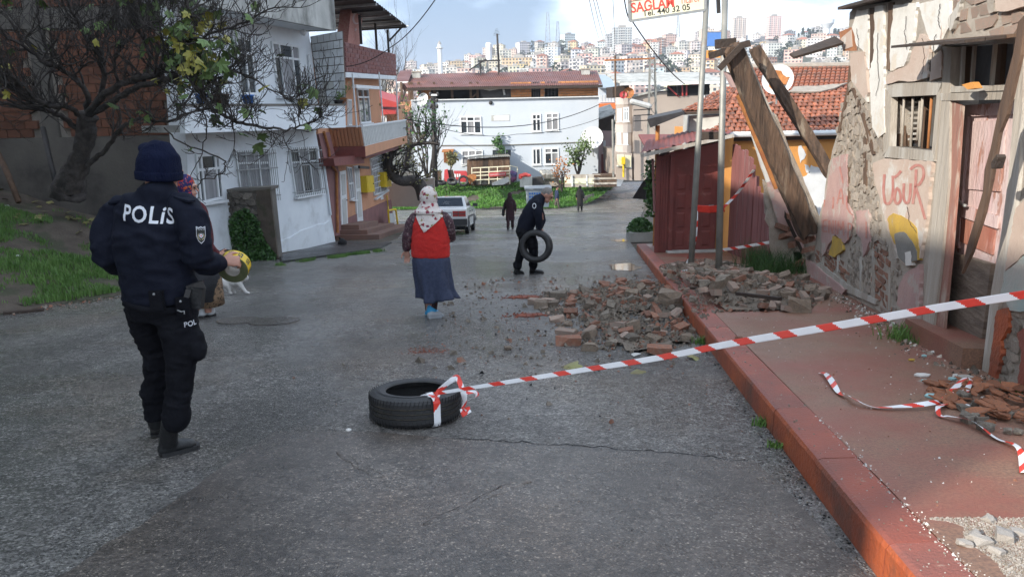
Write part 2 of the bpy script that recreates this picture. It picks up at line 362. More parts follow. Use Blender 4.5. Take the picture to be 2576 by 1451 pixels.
M['paneglass']=mk('reflection_tinted_glass',(.20,.22,.25),(.13,.145,.165),3,.12,spec=.8)  # blue-grey reflection is put into the pane colour
M['bark']=mk('fig_bark',(.040,.033,.030),(.085,.072,.064),9,.92,.8,30,c3=(.03,.026,.022),s3=3,f3=.7)
M['leaf']=mk('fig_leaf',(.075,.13,.032),(.11,.165,.045),9,.55,.3,30,orand=.35)
M['leafy']=mk('yellowing_fig_leaf',(.34,.30,.045),(.26,.25,.05),7,.55,.3,30,c3=(.25,.11,.02),s3=9,f3=.7,p3=.62,orand=.25)
M['leafd']=mk('fallen_leaf',(.22,.23,.08),(.17,.13,.05),9,.6,.3,30,orand=.3)
M['ivy']=mk('ivy_leaf',(.035,.10,.022),(.06,.14,.03),7,.5,orand=.2)
M['stone']=mk('field_stone',(.19,.165,.135),(.12,.105,.09),5,.92,.7,30,orand=.35)
M['redplastic']=mk('faded_red_plastic',(.50,.055,.06),(.42,.045,.05),3,.5)
M['rustor']=mk('orange_rust',(.42,.18,.05),(.28,.10,.04),6,.85)
M['cable']=mk('black_cable',(.02,.02,.022),rough=.6)
M['tapew']=mk('white_tape',(.80,.80,.80),(.74,.74,.75),9,.35)
M['taper']=mk('red_tape',(.72,.045,.025),(.62,.04,.025),9,.35)
M['skin']=mk('skin',(.47,.25,.18),(.42,.21,.15),14,.5)
M['navy']=mk('navy_uniform_cloth',(.0075,.0095,.018),(.011,.013,.023),5,.8,.5,34,bd=.008,spec=.12)
M['trouser']=mk('black_trouser_cloth',(.0075,.0078,.0105),(.011,.0115,.015),6,.85,.7,22,bd=.012,spec=.1)
M['boot']=mk('black_boot_leather',(.010,.011,.012),(.016,.017,.018),12,.42,.3,60)
M['knit']=mk('navy_knit',(.004,.007,.026),(.007,.011,.034),30,.95,.8,120,st=(1,1,.25),spec=.15)
M['reflect']=mk('pale_print',(.66,.68,.72),rough=.5)
M['hair']=mk('grey_hair',(.14,.125,.115),(.24,.22,.20),60,.8)
M['cream']=mk('cream_sign_face',(.78,.74,.56),(.74,.69,.50),2,.4,c3=(.55,.45,.3),s3=3,f3=.3,p3=.66)
M['signred']=mk('sign_red',(.70,.07,.05),rough=.5)
M['signblack']=mk('sign_black',(.02,.025,.02),rough=.5)

# ------------------------------------------------------------------ ground, road, pavement
def zs(y):
    if y<50:return -.115*y
    if y<62:t=y-50;return -5.75-.115*t+.115*t*t/24
    return -6.44
def hz(x,y):
    """the far hillside"""
    if y<90:return zs(y)
    if y<240:return -6.44-6*min(1,(y-90)/80)
    t=min(1,(y-240)/560);ridge=37+.072*x+7*sin(x*.011+1)+3*sin(x*.031)
    h=-12.44+(ridge+12.44)*(t*.75+.25*t*t)
    return h-(max(0,y-820)*.03)
ys=[-40,-12,0,10,20,30,40]+list(range(50,63))+[66,74,90]
xs=[-120,-60,-30,-15,0,15,30,60,120]
mb=MB()
mb.add([(x,y,zs(y)-.02) for y in ys for x in xs],[(j*9+i,j*9+i+1,(j+1)*9+i+1,(j+1)*9+i) for j in range(len(ys)-1) for i in range(8)])
struct(mb,'ground',M['earth'])
hx=[-900+40*i for i in range(56)];hy=[90,130,170,205,240]+[240+28*i for i in range(1,24)]+[1000,1300,2200]
mb=MB();n=len(hx)
mb.add([(x,y,hz(x,y)-.02) for y in hy for x in hx],[(j*n+i,j*n+i+1,(j+1)*n+i+1,(j+1)*n+i) for j in range(len(hy)-1) for i in range(n-1)])
struct(mb,'hill',M['hillsoil'],smooth=False)
def kx(y):return 1.176+.105*y            # the kerb line
LE=[(-40,-9.5),(-12,-9.5),(0,-9.2),(6.5,-8.7),(10.26,-7.18),(11.94,-6.43),(17.6,-6.3),(18.5,-5.85),(22,-3.95),(25.6,-3.87),(33,-4.6),(36,-5.2),(38,-25),(90,-25)]
def lx(y):
    for (a,b),(c,d) in zip(LE,LE[1:]):
        if a <= y <= c:return b+(d-b)*(y-a)/(c-a)
ry=sorted(set(ys+[q[0] for q in LE]+[15,25,45]))
ry=[y for y in ry if y <= 78]
def rx(y):return kx(y) if y<22 else (kx(22)+(y-22)*.19)
mb=MB();vs=[]
for y in ry:vs+=[(lx(y),y,zs(y)),(rx(y)+(.0 if y<22 else 0),y,zs(y))]
mb.add(vs,[(2*i,2*i+1,2*i+3,2*i+2) for i in range(len(ry)-1)])
struct(mb,'road',M['road'])
# the newer asphalt laid over the old
pp=[gnd(*p) for p in ((694,1084),(800,1090),(930,1088),(1040,1098),(1148,1105),(1330,1116),(1509,1128),(1700,1142),(1905,1163))]
pl=[gnd(*p) for p in ((176,1438),(260,1372),(351,1327),(440,1262),(515,1207),(600,1150))]
poly=[(p.x,p.y) for p in pp]+[(kx(2.5)-.01,2.5),(kx(.2)-.01,.2),(-3.6,.2)]+[(p.x,p.y) for p in pl]
poly=[poly[0]]+ragged(poly,.12,.012,3)[1:]
poly=[(min(x,kx(y)-.006),y) for x,y in poly]
mb=MB();mb.prism([(x,y,zs(y)-.006) for x,y in poly],(0,0,.014));struct(mb,'road_patch',M['patch'])
M['seam']=asphalt('tar_seam',80,(.012,.012,.013),(.022,.021,.021),(.12,.11,.1),.06,.2,.4,.5)
def seam(name,pts,r,seed):
    rr=random.Random(seed);P=[gnd(*p) for p in pts];q=[]
    for a,b in zip(P,P[1:]):
        k=max(2,int((b-a).length/.06))
        q+=[a.lerp(b,i/k)+V((rr.uniform(-.012,.012),rr.uniform(-.012,.012),.006)) for i in range(k)]
    mb=MB();mb.tube(q,[(r*rr.uniform(.6,1.2)*min(1,.2+4*min(i,len(q)-i)/len(q)),.008) for i in range(len(q))],6,side=(q[-1]-q[0]).cross(V((0,0,1))))
    struct(mb,name,M['patch'],smooth=True)
M['seam2']=M['patch']
seam('road_seam',[(850,1142),(900,1175),(940,1195),(982,1215)],.035,1)
seam('road_seam',[(1060,1325),(1150,1290),(1230,1250),(1300,1220),(1370,1208)],.045,2)
tp=MB();q=[]
for a,b in zip(pp[4:],pp[5:]):q+=[a.lerp(b,i/9)+V((R_.uniform(-.01,.01),R_.uniform(-.02,.02),.009)) for i in range(9)]
tp.tube(q,[(.005*R_.uniform(.1,1.3),.003) for _ in q],5,side=(0,1,0));struct(tp,'tar_line',M['seam'])
# pavement slab with its row of painted kerb stones
PH=.18
pave=thing('pavement',None,None,(2.2,5,-.5));pave['kind']='structure'
def zpv(y):return zs(y)+PH
wx=lambda y:3.45+.18*(y-4.9)               # foot of the ruined wall
mb=MB();Y=[-4,0,2,4,6,8,10,12,14,16,18.6]
vs=[]
for y in Y:vs+=[(kx(y)+.222,y,zpv(y)),(wx(y)+1.6,y,zpv(y)),(kx(y)+.222,y,zpv(y)-.16),(wx(y)+1.6,y,zpv(y)-.16)]
n=len(Y)
mb.add(vs,[(4*i,4*i+1,4*i+5,4*i+4) for i in range(n-1)]+[(4*i,4*i+4,4*i+6,4*i+2) for i in range(n-1)]+[(4*n-4,4*n-3,4*n-1,4*n-2)])
mb.build('slab',M['pave'],pave)
r=random.Random(5);y=-2.0
while y<18.4:
    L_=r.uniform(.85,1.0);a,b=y+.0015,min(y+L_,18.6)-.0015;dz=r.uniform(-.0015,.0015);dx=r.uniform(-.002,.002)
    bm=bmesh.new();prof=[(0,-.16),(.004,PH-.03),(.014,PH-.009),(.035,PH),(.216,PH+.001),(.216,-.16)]
    q=[[bm.verts.new((kx(t)+dx+u,t,zs(t)+v+dz)) for u,v in prof] for t in (a,b)]
    for i in range(6):
        f=bm.faces.new((q[0][i],q[0][(i+1) % 6],q[1][(i+1) % 6],q[1][i]));f.material_index=1 if i in (0,1) else 0
    bm.faces.new(q[0]);bm.faces.new(q[1][::-1]);bmesh.ops.recalc_face_normals(bm,faces=bm.faces)
    me=bpy.data.meshes.new('kerb_stone');bm.to_mesh(me);bm.free();me.materials.append(M['kerb']);me.materials.append(M['kerbface'])
    obj('kerb_stone',me,pave);y+=L_
# standing water
def puddle(pts,seed,h=.006):
    P=[gnd(*p) for p in pts];po=ragged([(p.x,p.y) for p in P],.08,.035,seed)
    mb=MB();mb.add([(x,y,zs(y)+h) for x,y in po],[tuple(range(len(po)))])
    o=struct(mb,'puddle',M['water'])
    if o.data.polygons[0].normal.z<0:o.data.flip_normals()
puddle([zr(*p) for p in ((840,350),(930,335),(1060,360),(1090,420),(960,440),(850,420))],1)
puddle([zr(*p) for p in ((1080,770),(1160,765),(1175,850),(1120,880),(1080,840))],2)
puddle([zr(*p) for p in ((900,120),(1080,110),(1180,150),(1080,175),(930,165))],3)
puddle([(1480,508),(1545,500),(1580,506),(1560,514),(1500,515)],4,.012)
puddle([(1535,604),(1570,602),(1588,606),(1555,609)],5)

# ------------------------------------------------------------------ grass bank on the left
BF=[(-13,4.5),(-8.8,6.5),(-7.25,10.26),(-6.5,11.94),(-6.35,17.3)]
def bank_h(x,y):
    """height of the bank above the road's plane"""
    d=1e9
    for (ax,ay),(bx,by) in zip(BF,BF[1:]):
        t=max(0,min(1,((x-ax)*(bx-ax)+(y-ay)*(by-ay))/((bx-ax)**2+(by-ay)**2)));d=min(d,sqrt((x-ax-t*(bx-ax))**2+(y-ay-t*(by-ay))**2))
    t=min(1,d/5.2);h=(1.75*(t**1.15))*min(1,max(0,(y-4.5)/7))
    h+=.5*math.exp(-((x+8.7)**2+(y-15.6)**2)/1.6)
    return h+.05+.10*t*noise.noise(V((x*.9,y*.9,0)))+.03*noise.noise(V((x*3,y*3,4)))
def gbank(px,py):
    d=ray(px,py);t=4
    while t<26:
        p=EYE+d*t
        if p.z<zs(p.y)+(bank_h(p.x,p.y) if inside((p.x,p.y),bank_in) else 0):return p
        t+=.02
    return p
bank_in=[(-13,4.5)]+BF[1:]+[(-7,18.6),(-16,18.6),(-16,4.5)]
mb=MB();g={};st=.35
for j in range(42):
    for i in range(30):
        x,y=-16.2+i*st,4.4+j*st
        x2=x
        if not inside((x,y),bank_in):continue
        g[i,j]=len(mb.v);mb.v.append((x,y,zs(y)+bank_h(x,y)))
for (i,j),k in g.items():
    if all(q in g for q in ((i+1,j),(i,j+1),(i+1,j+1))):mb.f.append((k,g[i+1,j],g[i+1,j+1],g[i,j+1]));mb.m.append(0)
def _skirt():
    P=[V((x,y,0)) for x,y in BF];q=[]
    for a,b in zip(P,P[1:]):q+=[a.lerp(b,i/8) for i in range(8)]
    q.append(P[-1])
    vs=[]
    for p in q:vs+=[(p.x+.05+.05*noise.noise(p*2),p.y-.03,zs(p.y)+.01),(p.x-.45,p.y+.12,zs(p.y)+bank_h(p.x-.45,p.y+.12)+.01)]
    mb.add(vs,[(2*i,2*i+2,2*i+3,2*i+1) for i in range(len(q)-1)])
_skirt()
struct(mb,'grass_bank',M['earth'],smooth=True)
def blades(name,n,sample,mat,hmin,hmax,w,seed,parent=None,kind='stuff',lean=.5,**kw):
    r=random.Random(seed);mb=MB();k=0;tries=0
    while k<n and tries<n*6:
        tries+=1;s=sample(r)
        if s is None:continue
        (x,y,z),f=s;h=r.uniform(hmin,hmax)*f;a=r.uniform(0,2*pi);dx,dy=cos(a)*w*.5,sin(a)*w*.5;b=r.uniform(0,2*pi);l=h*r.uniform(.1,lean)
        e=V((x+cos(b)*l,y+sin(b)*l,z+h));m=V((x+cos(b)*l*.35,y+sin(b)*l*.35,z+h*.6))
        mb.add([(x-dx,y-dy,z-.01),(x+dx,y+dy,z-.01),(m.x+dx*.7,m.y+dy*.7,m.z),(m.x-dx*.7,m.y-dy*.7,m.z),e],[(0,1,2,3),(3,2,4)]);k+=1
    return mb.build(name,mat,parent,kind=kind,**kw)
def bank_s(r):
    y=5.5+12.3*r.random()**1.0;x=r.uniform(-14,-6.3)
    if not inside((x,y),bank_in):return None
    v=noise.noise(V((x*.75,y*.75,2)))+.55*noise.noise(V((x*2.2,y*2.2,7)))+.42-max(0,(y-13)*.15)-.5*max(0,y-15)
    if v<r.uniform(-.05,.22):return None
    return (x,y,zs(y)+bank_h(x,y)),.6+.8*min(1,max(0,v))
blades('grass',80000,bank_s,M['grassA'],.04,.13,.016,3)
def atz(px,py,z):d=ray(px,py);return EYE+d*((z-1.6)/d.z)
def wn(a,b):return V((b[1]-a[1],-(b[0]-a[0]),0)).normalized()
def window(parent,q,cols,rows,n,fr=.055,ft=.05,pm=None,fm=None,sill=True,lab=None,single=False):
    """a window with its frame and sill; q = top left, top right, bottom right, bottom left corners seen from outside, n = outward"""
    q=[V(p) for p in q];n=V(n);fm=fm or M['white_paint'];pm=pm or M['curtain']
    def P(u,v):return q[0].lerp(q[1],u).lerp(q[3].lerp(q[2],u),v)
    W_=(q[1]-q[0]).length;H_=(q[3]-q[0]).length
    U_=[0]+list(cols)+[1];R=[0]+list(rows)+[1];mb=MB();du,dv=fr/W_,fr/H_
    upv=(q[0]-q[3]).normalized();rv=(q[1]-q[0]).normalized()
    for u in U_:
        uc=min(max(u,du/2),1-du/2);a,b=P(uc,0),P(uc,1);mb.obox((a+b)/2+n*ft*.5,rv*fr/2,(b-a)/2,n*ft/2)
    for v in R:
        vc=min(max(v,dv/2),1-dv/2);a,b=P(0,vc),P(1,vc);mb.obox((a+b)/2+n*(ft*.5-.002),(b-a)/2*.997,upv*fr/2*.99,n*ft/2)
    f=mb.build('window',fm,parent,label=lab)
    if single:
        mb=MB();mb.obox((P(0,0)+P(1,1))/2+n*.008,rv*W_*.495,upv*H_*.495,n*.006);mb.build('pane',pm,f)
    else:
        for i in range(len(U_)-1):
            for j in range(len(R)-1):
                c=P((U_[i]+U_[i+1])/2,(R[j]+R[j+1])/2);mb=MB()
                mb.obox(c+n*.010,rv*(W_*(U_[i+1]-U_[i])/2-fr*.3),upv*(H_*(R[j+1]-R[j])/2-fr*.3),n*.006);mb.build('pane',pm if not isinstance(pm,list) else pm[(i+j) % len(pm)],f)
    if sill:
        mb=MB();c=P(.5,1)-upv*.035;mb.obox(c+n*.06,rv*(W_/2+.06),upv*.03,n*.075);mb.build('sill',M['white_paint'] if fm is M['white_paint'] else fm,f)
    return f
def grille(parent,q,nb,n,off=.09,r=.009,cross=(.08,.36,.9),mat=None):
    q=[V(p) for p in q];n=V(n);mb=MB()
    def P(u,v):return q[0].lerp(q[1],u).lerp(q[3].lerp(q[2],u),v)+n*off
    for i in range(nb):mb.tube([P(i/(nb-1),0),P(i/(nb-1),1)],r,5)
    for v in cross:mb.bar(P(-.03,v),P(1.03,v),.008,.03)
    for v in (cross[0],cross[-1]):
        for u in (-.02,1.02):mb.bar(P(u,v),P(u,v)-n*off,.012,.012)
    return mb.build('window_grille',mat or M['greymetal'],parent)
def wp(P,a,b,off=0):return [onv(*p,a,b,off) for p in P]

# ------------------------------------------------------------------ the tall house beside the camera that keeps the street in shade (outside the frame)
hs=thing('unseen_shade_house','unseen tall rendered house added left of the camera to shade the street','house',(-12,0,0))
mb=MB();mb.box(-19,-10.2,-6.2,13.2,-3,8.75);mb.build('wall',M['dirtyconc'],hs)
mb=MB();mb.box(-19.3,-9.9,-6.5,13.5,8.75,8.95);mb.build('roof',M['oldconc'],hs)
for f_ in range(3):
    for k in range(5):
        y0=-4.6+3.6*k;z0=.4+2.8*f_
        window(hs,[(-10.2,y0+1.4,z0+1.4),(-10.2,y0,z0+1.4),(-10.2,y0,z0),(-10.2,y0+1.4,z0)],[.5],[],(1,0,0),single=True)

# ------------------------------------------------------------------ unfinished brick building behind the fig tree
BY=17.7
bb=thing('brick_building','dark unfinished building of bare clay brick and concrete behind the fig tree','building',(-10,BY,-1))
mb=MB();mb.box(-17,-7.25,BY+.06,BY+8,-3,9);mb.build('wall',M['mortar'],bb)
mb=MB();mb.box(-17,-7.3,BY-.05,BY+.1,-3,.95);mb.build('plinth',M['dirtyconc'],bb)
for x0 in (-16.6,-13.35,-10.6,-7.62):
    mb=MB();mb.box(x0,x0+.36,BY-.03,BY+.1,.95,9);mb.build('column',M['dirtyconc'],bb)
for z0 in (3.3,6.4):
    mb=MB();mb.box(-17,-7.27,BY-.045,BY+.1,z0,z0+.42);mb.build('beam',M['dirtyconc'],bb)
mb=MB();mb.obox((0,0,0),(.138,0,0),(0,.05,0),(0,0,.089));bme=mb.mesh('brick',M['holbrick'])
r=random.Random(2);nb_=0;rest=MB()
for j in range(13):
    for i in range(-1,33):
        x=-16.5+.29*i+(j % 2)*.145;z=1.05+.192*j
        if z>3.27 and z<3.75:continue
        if any(x0-.13<x<x0+.49 for x0 in (-13.35,-10.6,-7.62)) or x>-7.65:continue
        if x>-13.3 and nb_<290:
            obj('brick',bme,bb,(x,BY+.03+r.uniform(-.008,.008),z),(0,r.uniform(-.015,.015),r.uniform(-.03,.03)));nb_+=1
        else:rest.obox((x,BY+.035,z),(.138,0,0),(0,.05,0),(0,0,.089))
for j in range(14):
    for i in range(33):rest.obox((-16.5+.29*i+(j % 2)*.145,BY+.035,3.85+.192*j),(.138,0,0),(0,.05,0),(0,0,.089))
rest.build('brickwork',M['holbrick'],bb,kind='stuff')

# ------------------------------------------------------------------ white house with the jutting balcony
A1,B1=(-6.34,20.85),(-5.65,24.15);n1_=wn(A1,B1)
d1_=V((B1[0]-A1[0],B1[1]-A1[1],0)).normalized()
wh=thing('white_house','shabby whitewashed three storey house with a jutting balcony and barred windows','house',(-7.5,21,-2.5))
mb=MB();mb.prism(wp([(438,-60),(762,-60),(778,88),(800,262),(795,335),(845,614),(846,640),(480,680),(470,380)],A1,B1),-n1_*.4)
mb.build('wall',M['white_wall'],wh)
c=onv(795,340,A1,B1);
mb=MB();mb.prism([(-7.13,17.3,-3),(-6.25,23.3,-3),(-7.1,23.5,-3),(-7.22,17.62,-3)],(0,0,10));mb.build('wall',M['dirtyconc'],wh)
# balcony
T=[onv(*p,A1,B1,.98) for p in ((466,268),(868,266),(870,321),(466,336))]
bal=MB();bal.prism(T,-n1_*.12);bo=bal.build('balcony',M['white_wall'],wh)
mb=MB();mb.prism([T[3]+n1_*-.13+V((0,0,.02)),T[2]-n1_*.13+V((0,0,.02)),T[2]-n1_*.97+V((0,0,.02)),T[3]-n1_*.97+V((0,0,.02))],(0,0,.14));mb.build('floor_slab',M['oldconc'],bo)
mb=MB();mb.prism([T[0]+n1_*.03+V((0,0,.002)),T[1]+n1_*.03+V((0,0,.002)),T[1]-n1_*.2+V((0,0,.002)),T[0]-n1_*.2+V((0,0,.002))],(0,0,.05));mb.build('coping',M['dirtyconc'],bo)
mb=MB();e=T[1];f=T[2];mb.prism([e-n1_*.12,f-n1_*.12,f-n1_*.98,e-n1_*.98],-d1_*.12);mb.build('end_wall',M['white_wall'],bo)
# concrete block screen at the balcony's end
e=onv(778,92,A1,B1);ee=onv(800,262,A1,B1)
fO=T[1]-n1_*.02
top0,top1=e,e+n1_*1.0+V((0,0,.12));bot0,bot1=ee,fO
mb=MB();mb.prism([top0+V((0,.1,0)),top1+V((0,.1,0)),bot1+V((0,.1,0)),bot0+V((0,.1,0))],d1_*.1);mb.build('screen_wall',M['dirtyconc'],wh)
r=random.Random(9)
for j in range(9):
    for i in range(6):
        u0,u1=i/5-(j % 2)*.1,(i+1)/5-(j % 2)*.1;u0,u1=max(0,u0)+.009,min(1,u1)-.009
        if u1-u0<.04:continue
        v0,v1=j/9+.006,(j+1)/9-.006
        P=lambda u,v:top0.lerp(top1,u).lerp(bot0.lerp(bot1,u),v)
        mb=MB();mb.prism([P(u0,v0),P(u1,v0),P(u1,v1),P(u0,v1)],-d1_*(.02+r.uniform(-.004,.004)));
        o=mb.build('concrete_block',M['block'] if j<6 or r.random()<.3 else M['oldconc'],wh);o.location+=d1_*.1+V((0,.0,0))
# upper balcony: weathered fascia and soffit
Q=[onv(*p,A1,B1,1.05) for p in ((560,-140),(842,-62),(846,78),(640,22))]
Q[3]=V((Q[2].x,Q[2].y,0))-d1_*8;Q[3].z=Q[2].z;Q[0]=Q[3]+V((0,0,1.0));Q[1]=Q[2]+V((0,0,1.0))
ub=MB();ub.prism(Q,-n1_*.12);uo=ub.build('upper_balcony',M['oldconc'],wh)
mb=MB();mb.prism([Q[3]+V((0,0,.03))-n1_*.13,Q[2]+V((0,0,.03))-n1_*.13,Q[2]+V((0,0,.03))-n1_*1.04,Q[3]+V((0,0,.03))-n1_*1.04],(0,0,.15));mb.build('soffit',M['white_wall'],uo)
mb=MB();mb.prism([Q[1]-n1_*.12,Q[2]-n1_*.12,Q[2]-n1_*1.04,Q[1]-n1_*1.04],-d1_*.1);mb.build('end_wall',M['oldconc'],uo)
mb=MB()
for k in range(22):p=Q[1]-d1_*(.1+.13*k)-n1_*.06;mb.tube([p,p+V((0,0,.5))],.01,5)
mb.bar(Q[1]-n1_*.06+V((0,0,.5)),Q[0]-n1_*.06+V((0,0,.5)),.03,.03);mb.build('railing',M['white_paint'],uo)
mb=MB();mb.ball(onv(*z2(932,243),A1,B1,.45)+V((0,0,.02)),.09);mb.build('lamp_globe',M['white_paint'],uo)
# windows
def W(P,f=z2,off=0):return [onv(*f(*p),A1,B1,off) for p in P]
window(wh,W([(690,300),(888,335),(925,700),(742,700)]),[.26,.72],[.27],n1_,.06,.05,[M['curtain'],M['glass']])
window(wh,W([(430,260),(545,285),(590,690),(470,690)]),[.5],[.27],n1_,.06,.05,M['glass'])
q=W([(425,1092),(668,1085),(700,1400),(470,1400)]);window(wh,q,[.3,.66],[.3],n1_,.05,.05,M['curtain'])
q=W([(405,1095),(695,1083),(735,1451),(450,1480)]);grille(wh,q,20,n1_,.12)
q=W([(818,1075),(1020,1065),(1060,1395),(868,1425)]);window(wh,q,[.32,.66],[.3],n1_,.05,.05,[M['glass'],M['curtain']])
q=W([(808,1072),(1025,1062),(1066,1400),(862,1432)]);grille(wh,q,16,n1_,.14)
window(wh,W([(140,1120),(310,1112),(345,1440),(175,1480)]),[.2,.8],[.32],n1_,.06,.05,[M['curtain'],M['glass']])
mb=MB();mb.tube(wp([z2(968,395),z2(985,560),z2(1005,732)],A1,B1,.06),.03,7);mb.build('drain_pipe',M['white_paint'],wh)
mb=MB();mb.tube(wp([z2(1080,1180),z2(1095,1300),z2(1110,1400),z2(1130,1560)],A1,B1,.05),.035,7);mb.build('drain_pipe',M['white_wall'],wh)
# cellar vent and flaked skirt
mb=MB();mb.prism([onv(*z6(*p),A1,B1,.003) for p in ((1720,785),(1792,752),(1805,880),(1748,892))],n1_*.01);mb.build('cellar_vent',M['dirtyconc'],wh)
po=ragged([(p) for p in ((1480,855),(1560,810),(1700,740),(1800,715),(1852,690),(1862,845),(1745,895),(1480,935))],40,6,4)
mb=MB();mb.prism([onv(*z6(*p),A1,B1,0) for p in po],n1_*.035);mb.build('skirting',M['white_wall'],wh)
# pots on the balcony ledge: each its own thing
def pot(name,lab,cat,c,r0,r1,h,mat,plant=None,group=None):
    t=thing(name,lab,cat,c,group);mb=MB();mb.lathe([(r0,0),(r1,h),(r1+.012,h),(r1+.012,h-.03),(r1*.9,h-.02),(0,h-.025)],(0,0,0),n=14);obj('pot',mb.mesh('pot',mat,True),t,local=True)
    if plant:
        r=random.Random(3);mb=MB()
        for k in range(plant[0]):
            a=r.uniform(0,2*pi);l=r.uniform(.4,1)*plant[1];d=V((cos(a)*.5,sin(a)*.5,r.uniform(.5,1.2))).normalized();p=V((0,0,h-.02));mb.tube([p,p+d*l*.6,p+d*l+V((0,0,-.05))],.004,3)
            for s in range(5):
                q=p+d*l*r.uniform(.3,1);e1=V((r.uniform(-1,1),r.uniform(-1,1),r.uniform(-.3,1))).normalized()*.06;e2=e1.orthogonal().normalized()*.025;mb.quad(q,q+e1*.5+e2,q+e1,q+e1*.5-e2)
        obj('plant',mb.mesh('plant',M['leaf']),t,local=True)
cz=V((0,0,.055))
def ledge(zx):p=onv(*z2(zx,735),A1,B1,.88);t=(p-T[0]).dot(d1_);b=T[0].lerp(T[1],t/(T[1]-T[0]).dot(d1_));return b-n1_*.1+cz
pot('flower_pot','terracotta flower pot with straggling plant at the white balcony corner','flower pot',ledge(1222),.08,.11,.17,M['rustor'],(14,.5))
pot('flower_pot','shallow dark flower bowl with low plant beside the terracotta pot','flower pot',ledge(1185),.11,.14,.11,M['darksteel'],(10,.2))
M['bluepl']=mk('blue_plastic',(.03,.16,.50),rough=.4)
pot('bucket','blue plastic bucket on the white balcony ledge below the upper window','bucket',ledge(530),.1,.14,.2,M['bluepl'])
pot('bucket','blue plastic bucket behind fig branches, farther left on the balcony ledge','bucket',ledge(195),.1,.13,.2,M['bluepl'])
pot('flower_pot','large brown flower pot between the two blue buckets on the ledge','flower pot',ledge(320),.16,.22,.2,M['wood'],(12,.3))

# dark footpath by the white house
fpz=lambda x,y:zs(y)+.03
P=[gnd(*p) for p in ((708,662),(955,627),(985,612),(850,610),(705,645))]
mb=MB();mb.prism([(p.x,p.y,zs(p.y)-.01) for p in P],(0,0,.06));struct(mb,'footpath',M['seam'])

# ------------------------------------------------------------------ low rubble-stone wall with creeper
lw=thing('stone_wall','low rough stone wall with concrete end pier below the white house','wall',(-6.4,18.2,-2))
LA,LB=(-7.5,18.55),(-5.6,18.3)
nl=V((LB[1]-LA[1],-(LB[0]-LA[0]),0)).normalized()
if nl.y>0:nl=-nl
mb=MB();mb.prism(wp([z6(840,500),z6(1415,468),z6(1470,985),z6(840,985)],LA,LB,0),-nl*.3);mb.build('core',M['dirtyconc'],lw)
mb=MB();mb.prism(wp([z6(1318,475),z6(1422,460),z6(1483,985),z6(1360,975)],LA,LB,0),nl*.07);mb.build('pier',M['earth'],lw)
r=random.Random(21);sm=[setmat(chunk(r,1,.6,.8,.22,4),M['stone']) for k in range(7)]
for j in range(9):
    for i in range(11):
        x=860+44*i+(j % 2)*22+r.uniform(-8,8);y=515+52*j+r.uniform(-8,8)
        if x>1325+j*6 or y>970:continue
        p=onv(*z6(x,y),LA,LB,.02);s=r.uniform(.10,.2)
        obj('stone',r.choice(sm),lw,p,(r.uniform(-.4,.4),r.uniform(-.5,.5),r.uniform(-.4,.4))).scale=(s*1.2,s,s)
mb=MB();mb.prism(wp([z6(835,505),z6(1425,470),z6(1425,448),z6(835,483)],LA,LB,.05),-nl*.4);mb.build('coping',M['dirtyconc'],lw)
def leafmass(name,n,sample,mat,size,seed,**kw):
    r=random.Random(seed);mb=MB()
    for k in range(n):
        p=V(sample(r));d=V((r.uniform(-1,1),r.uniform(-1,.2),r.uniform(-.6,.8))).normalized();s=size*r.uniform(.6,1.3);e=d.orthogonal().normalized();e=Quaternion(d,r.uniform(0,6))@e
        f=d.cross(e)*.45
        mb.add([p-e*s*.5,p+f*s+d*s*.1,p+e*s*.6,p-f*s+d*s*.1],[(0,1,2,3)])
    return mb.build(name,mat,**kw)
cre=[(1150,640),(1240,600),(1330,690),(1380,840),(1480,980),(1500,1040),(1350,1070),(1250,1030),(1180,900),(1090,760)]
def crs(r):
    while True:
        x,y=r.uniform(1000,1500),r.uniform(590,1075)
        if inside((x,y),cre) or (inside((x+90,y-120),cre) and r.random()<.25):break
    return onv(*z6(x,y),LA,LB,r.uniform(.08,.16)+.5*max(0,(y-900)/160)*r.random()) if True else None
_cr=thing('creeper','leafy green creeper hanging down the low stone wall','creeper',(-5.9,18.2,-1.5))
leafmass('foliage',2600,lambda r:V(crs(r))*1,M['ivy'],.075,4,parent=_cr,kind='stuff')

# ------------------------------------------------------------------ peach house
A2,B2=(-6.05,25.3),(-5.9,36);n2=wn(A2,B2);d2=V((B2[0]-A2[0],B2[1]-A2[1],0)).normalized()
ph=thing('peach_house','peach two storey house with white balcony and brick roof-terrace parapet','house',(-8,30,-3))
mb=MB();mb.prism(wp([(800,170),(952,196),(966,385),(988,572),(856,612),(800,600)],A2,B2),-n2*5);mb.build('wall',M['peach'],ph)
mb=MB();mb.prism(wp([(848,560),(955,512),(982,502),(990,570),(858,610)],A2,B2,.001),n2*.04);mb.build('plinth',M['peachbase'],ph)
mb=MB();mb.prism(wp([z2(1018,975),z2(1100,960),z2(1170,1250),z2(1185,1700),z2(1120,1720),z2(1075,1230)],A2,B2,.05),n2*.10);mb.build('pier',M['peachbase'],ph)
mb=MB();mb.tube(wp([z2(1080,960),z2(1115,1080),z2(1125,1180),z2(1170,1245),z2(1180,1690)],A2,B2,.22),.05,8);mb.build('drain_pipe',M['rustor'],ph)
TL,TR,BR,BL=wp([z2(1352,922),z2(1672,876),z2(1680,985),z2(1375,1062)],A2,B2,1.1)
mb=MB();mb.prism([TL,TR,BR,BL],-n2*.06);b2=mb.build('balcony',M['white_paint'],ph)
k=34;M['stripe']=mk('grey_balcony_board',(.50,.50,.48),(.44,.44,.43),6,.7,orand=.05)
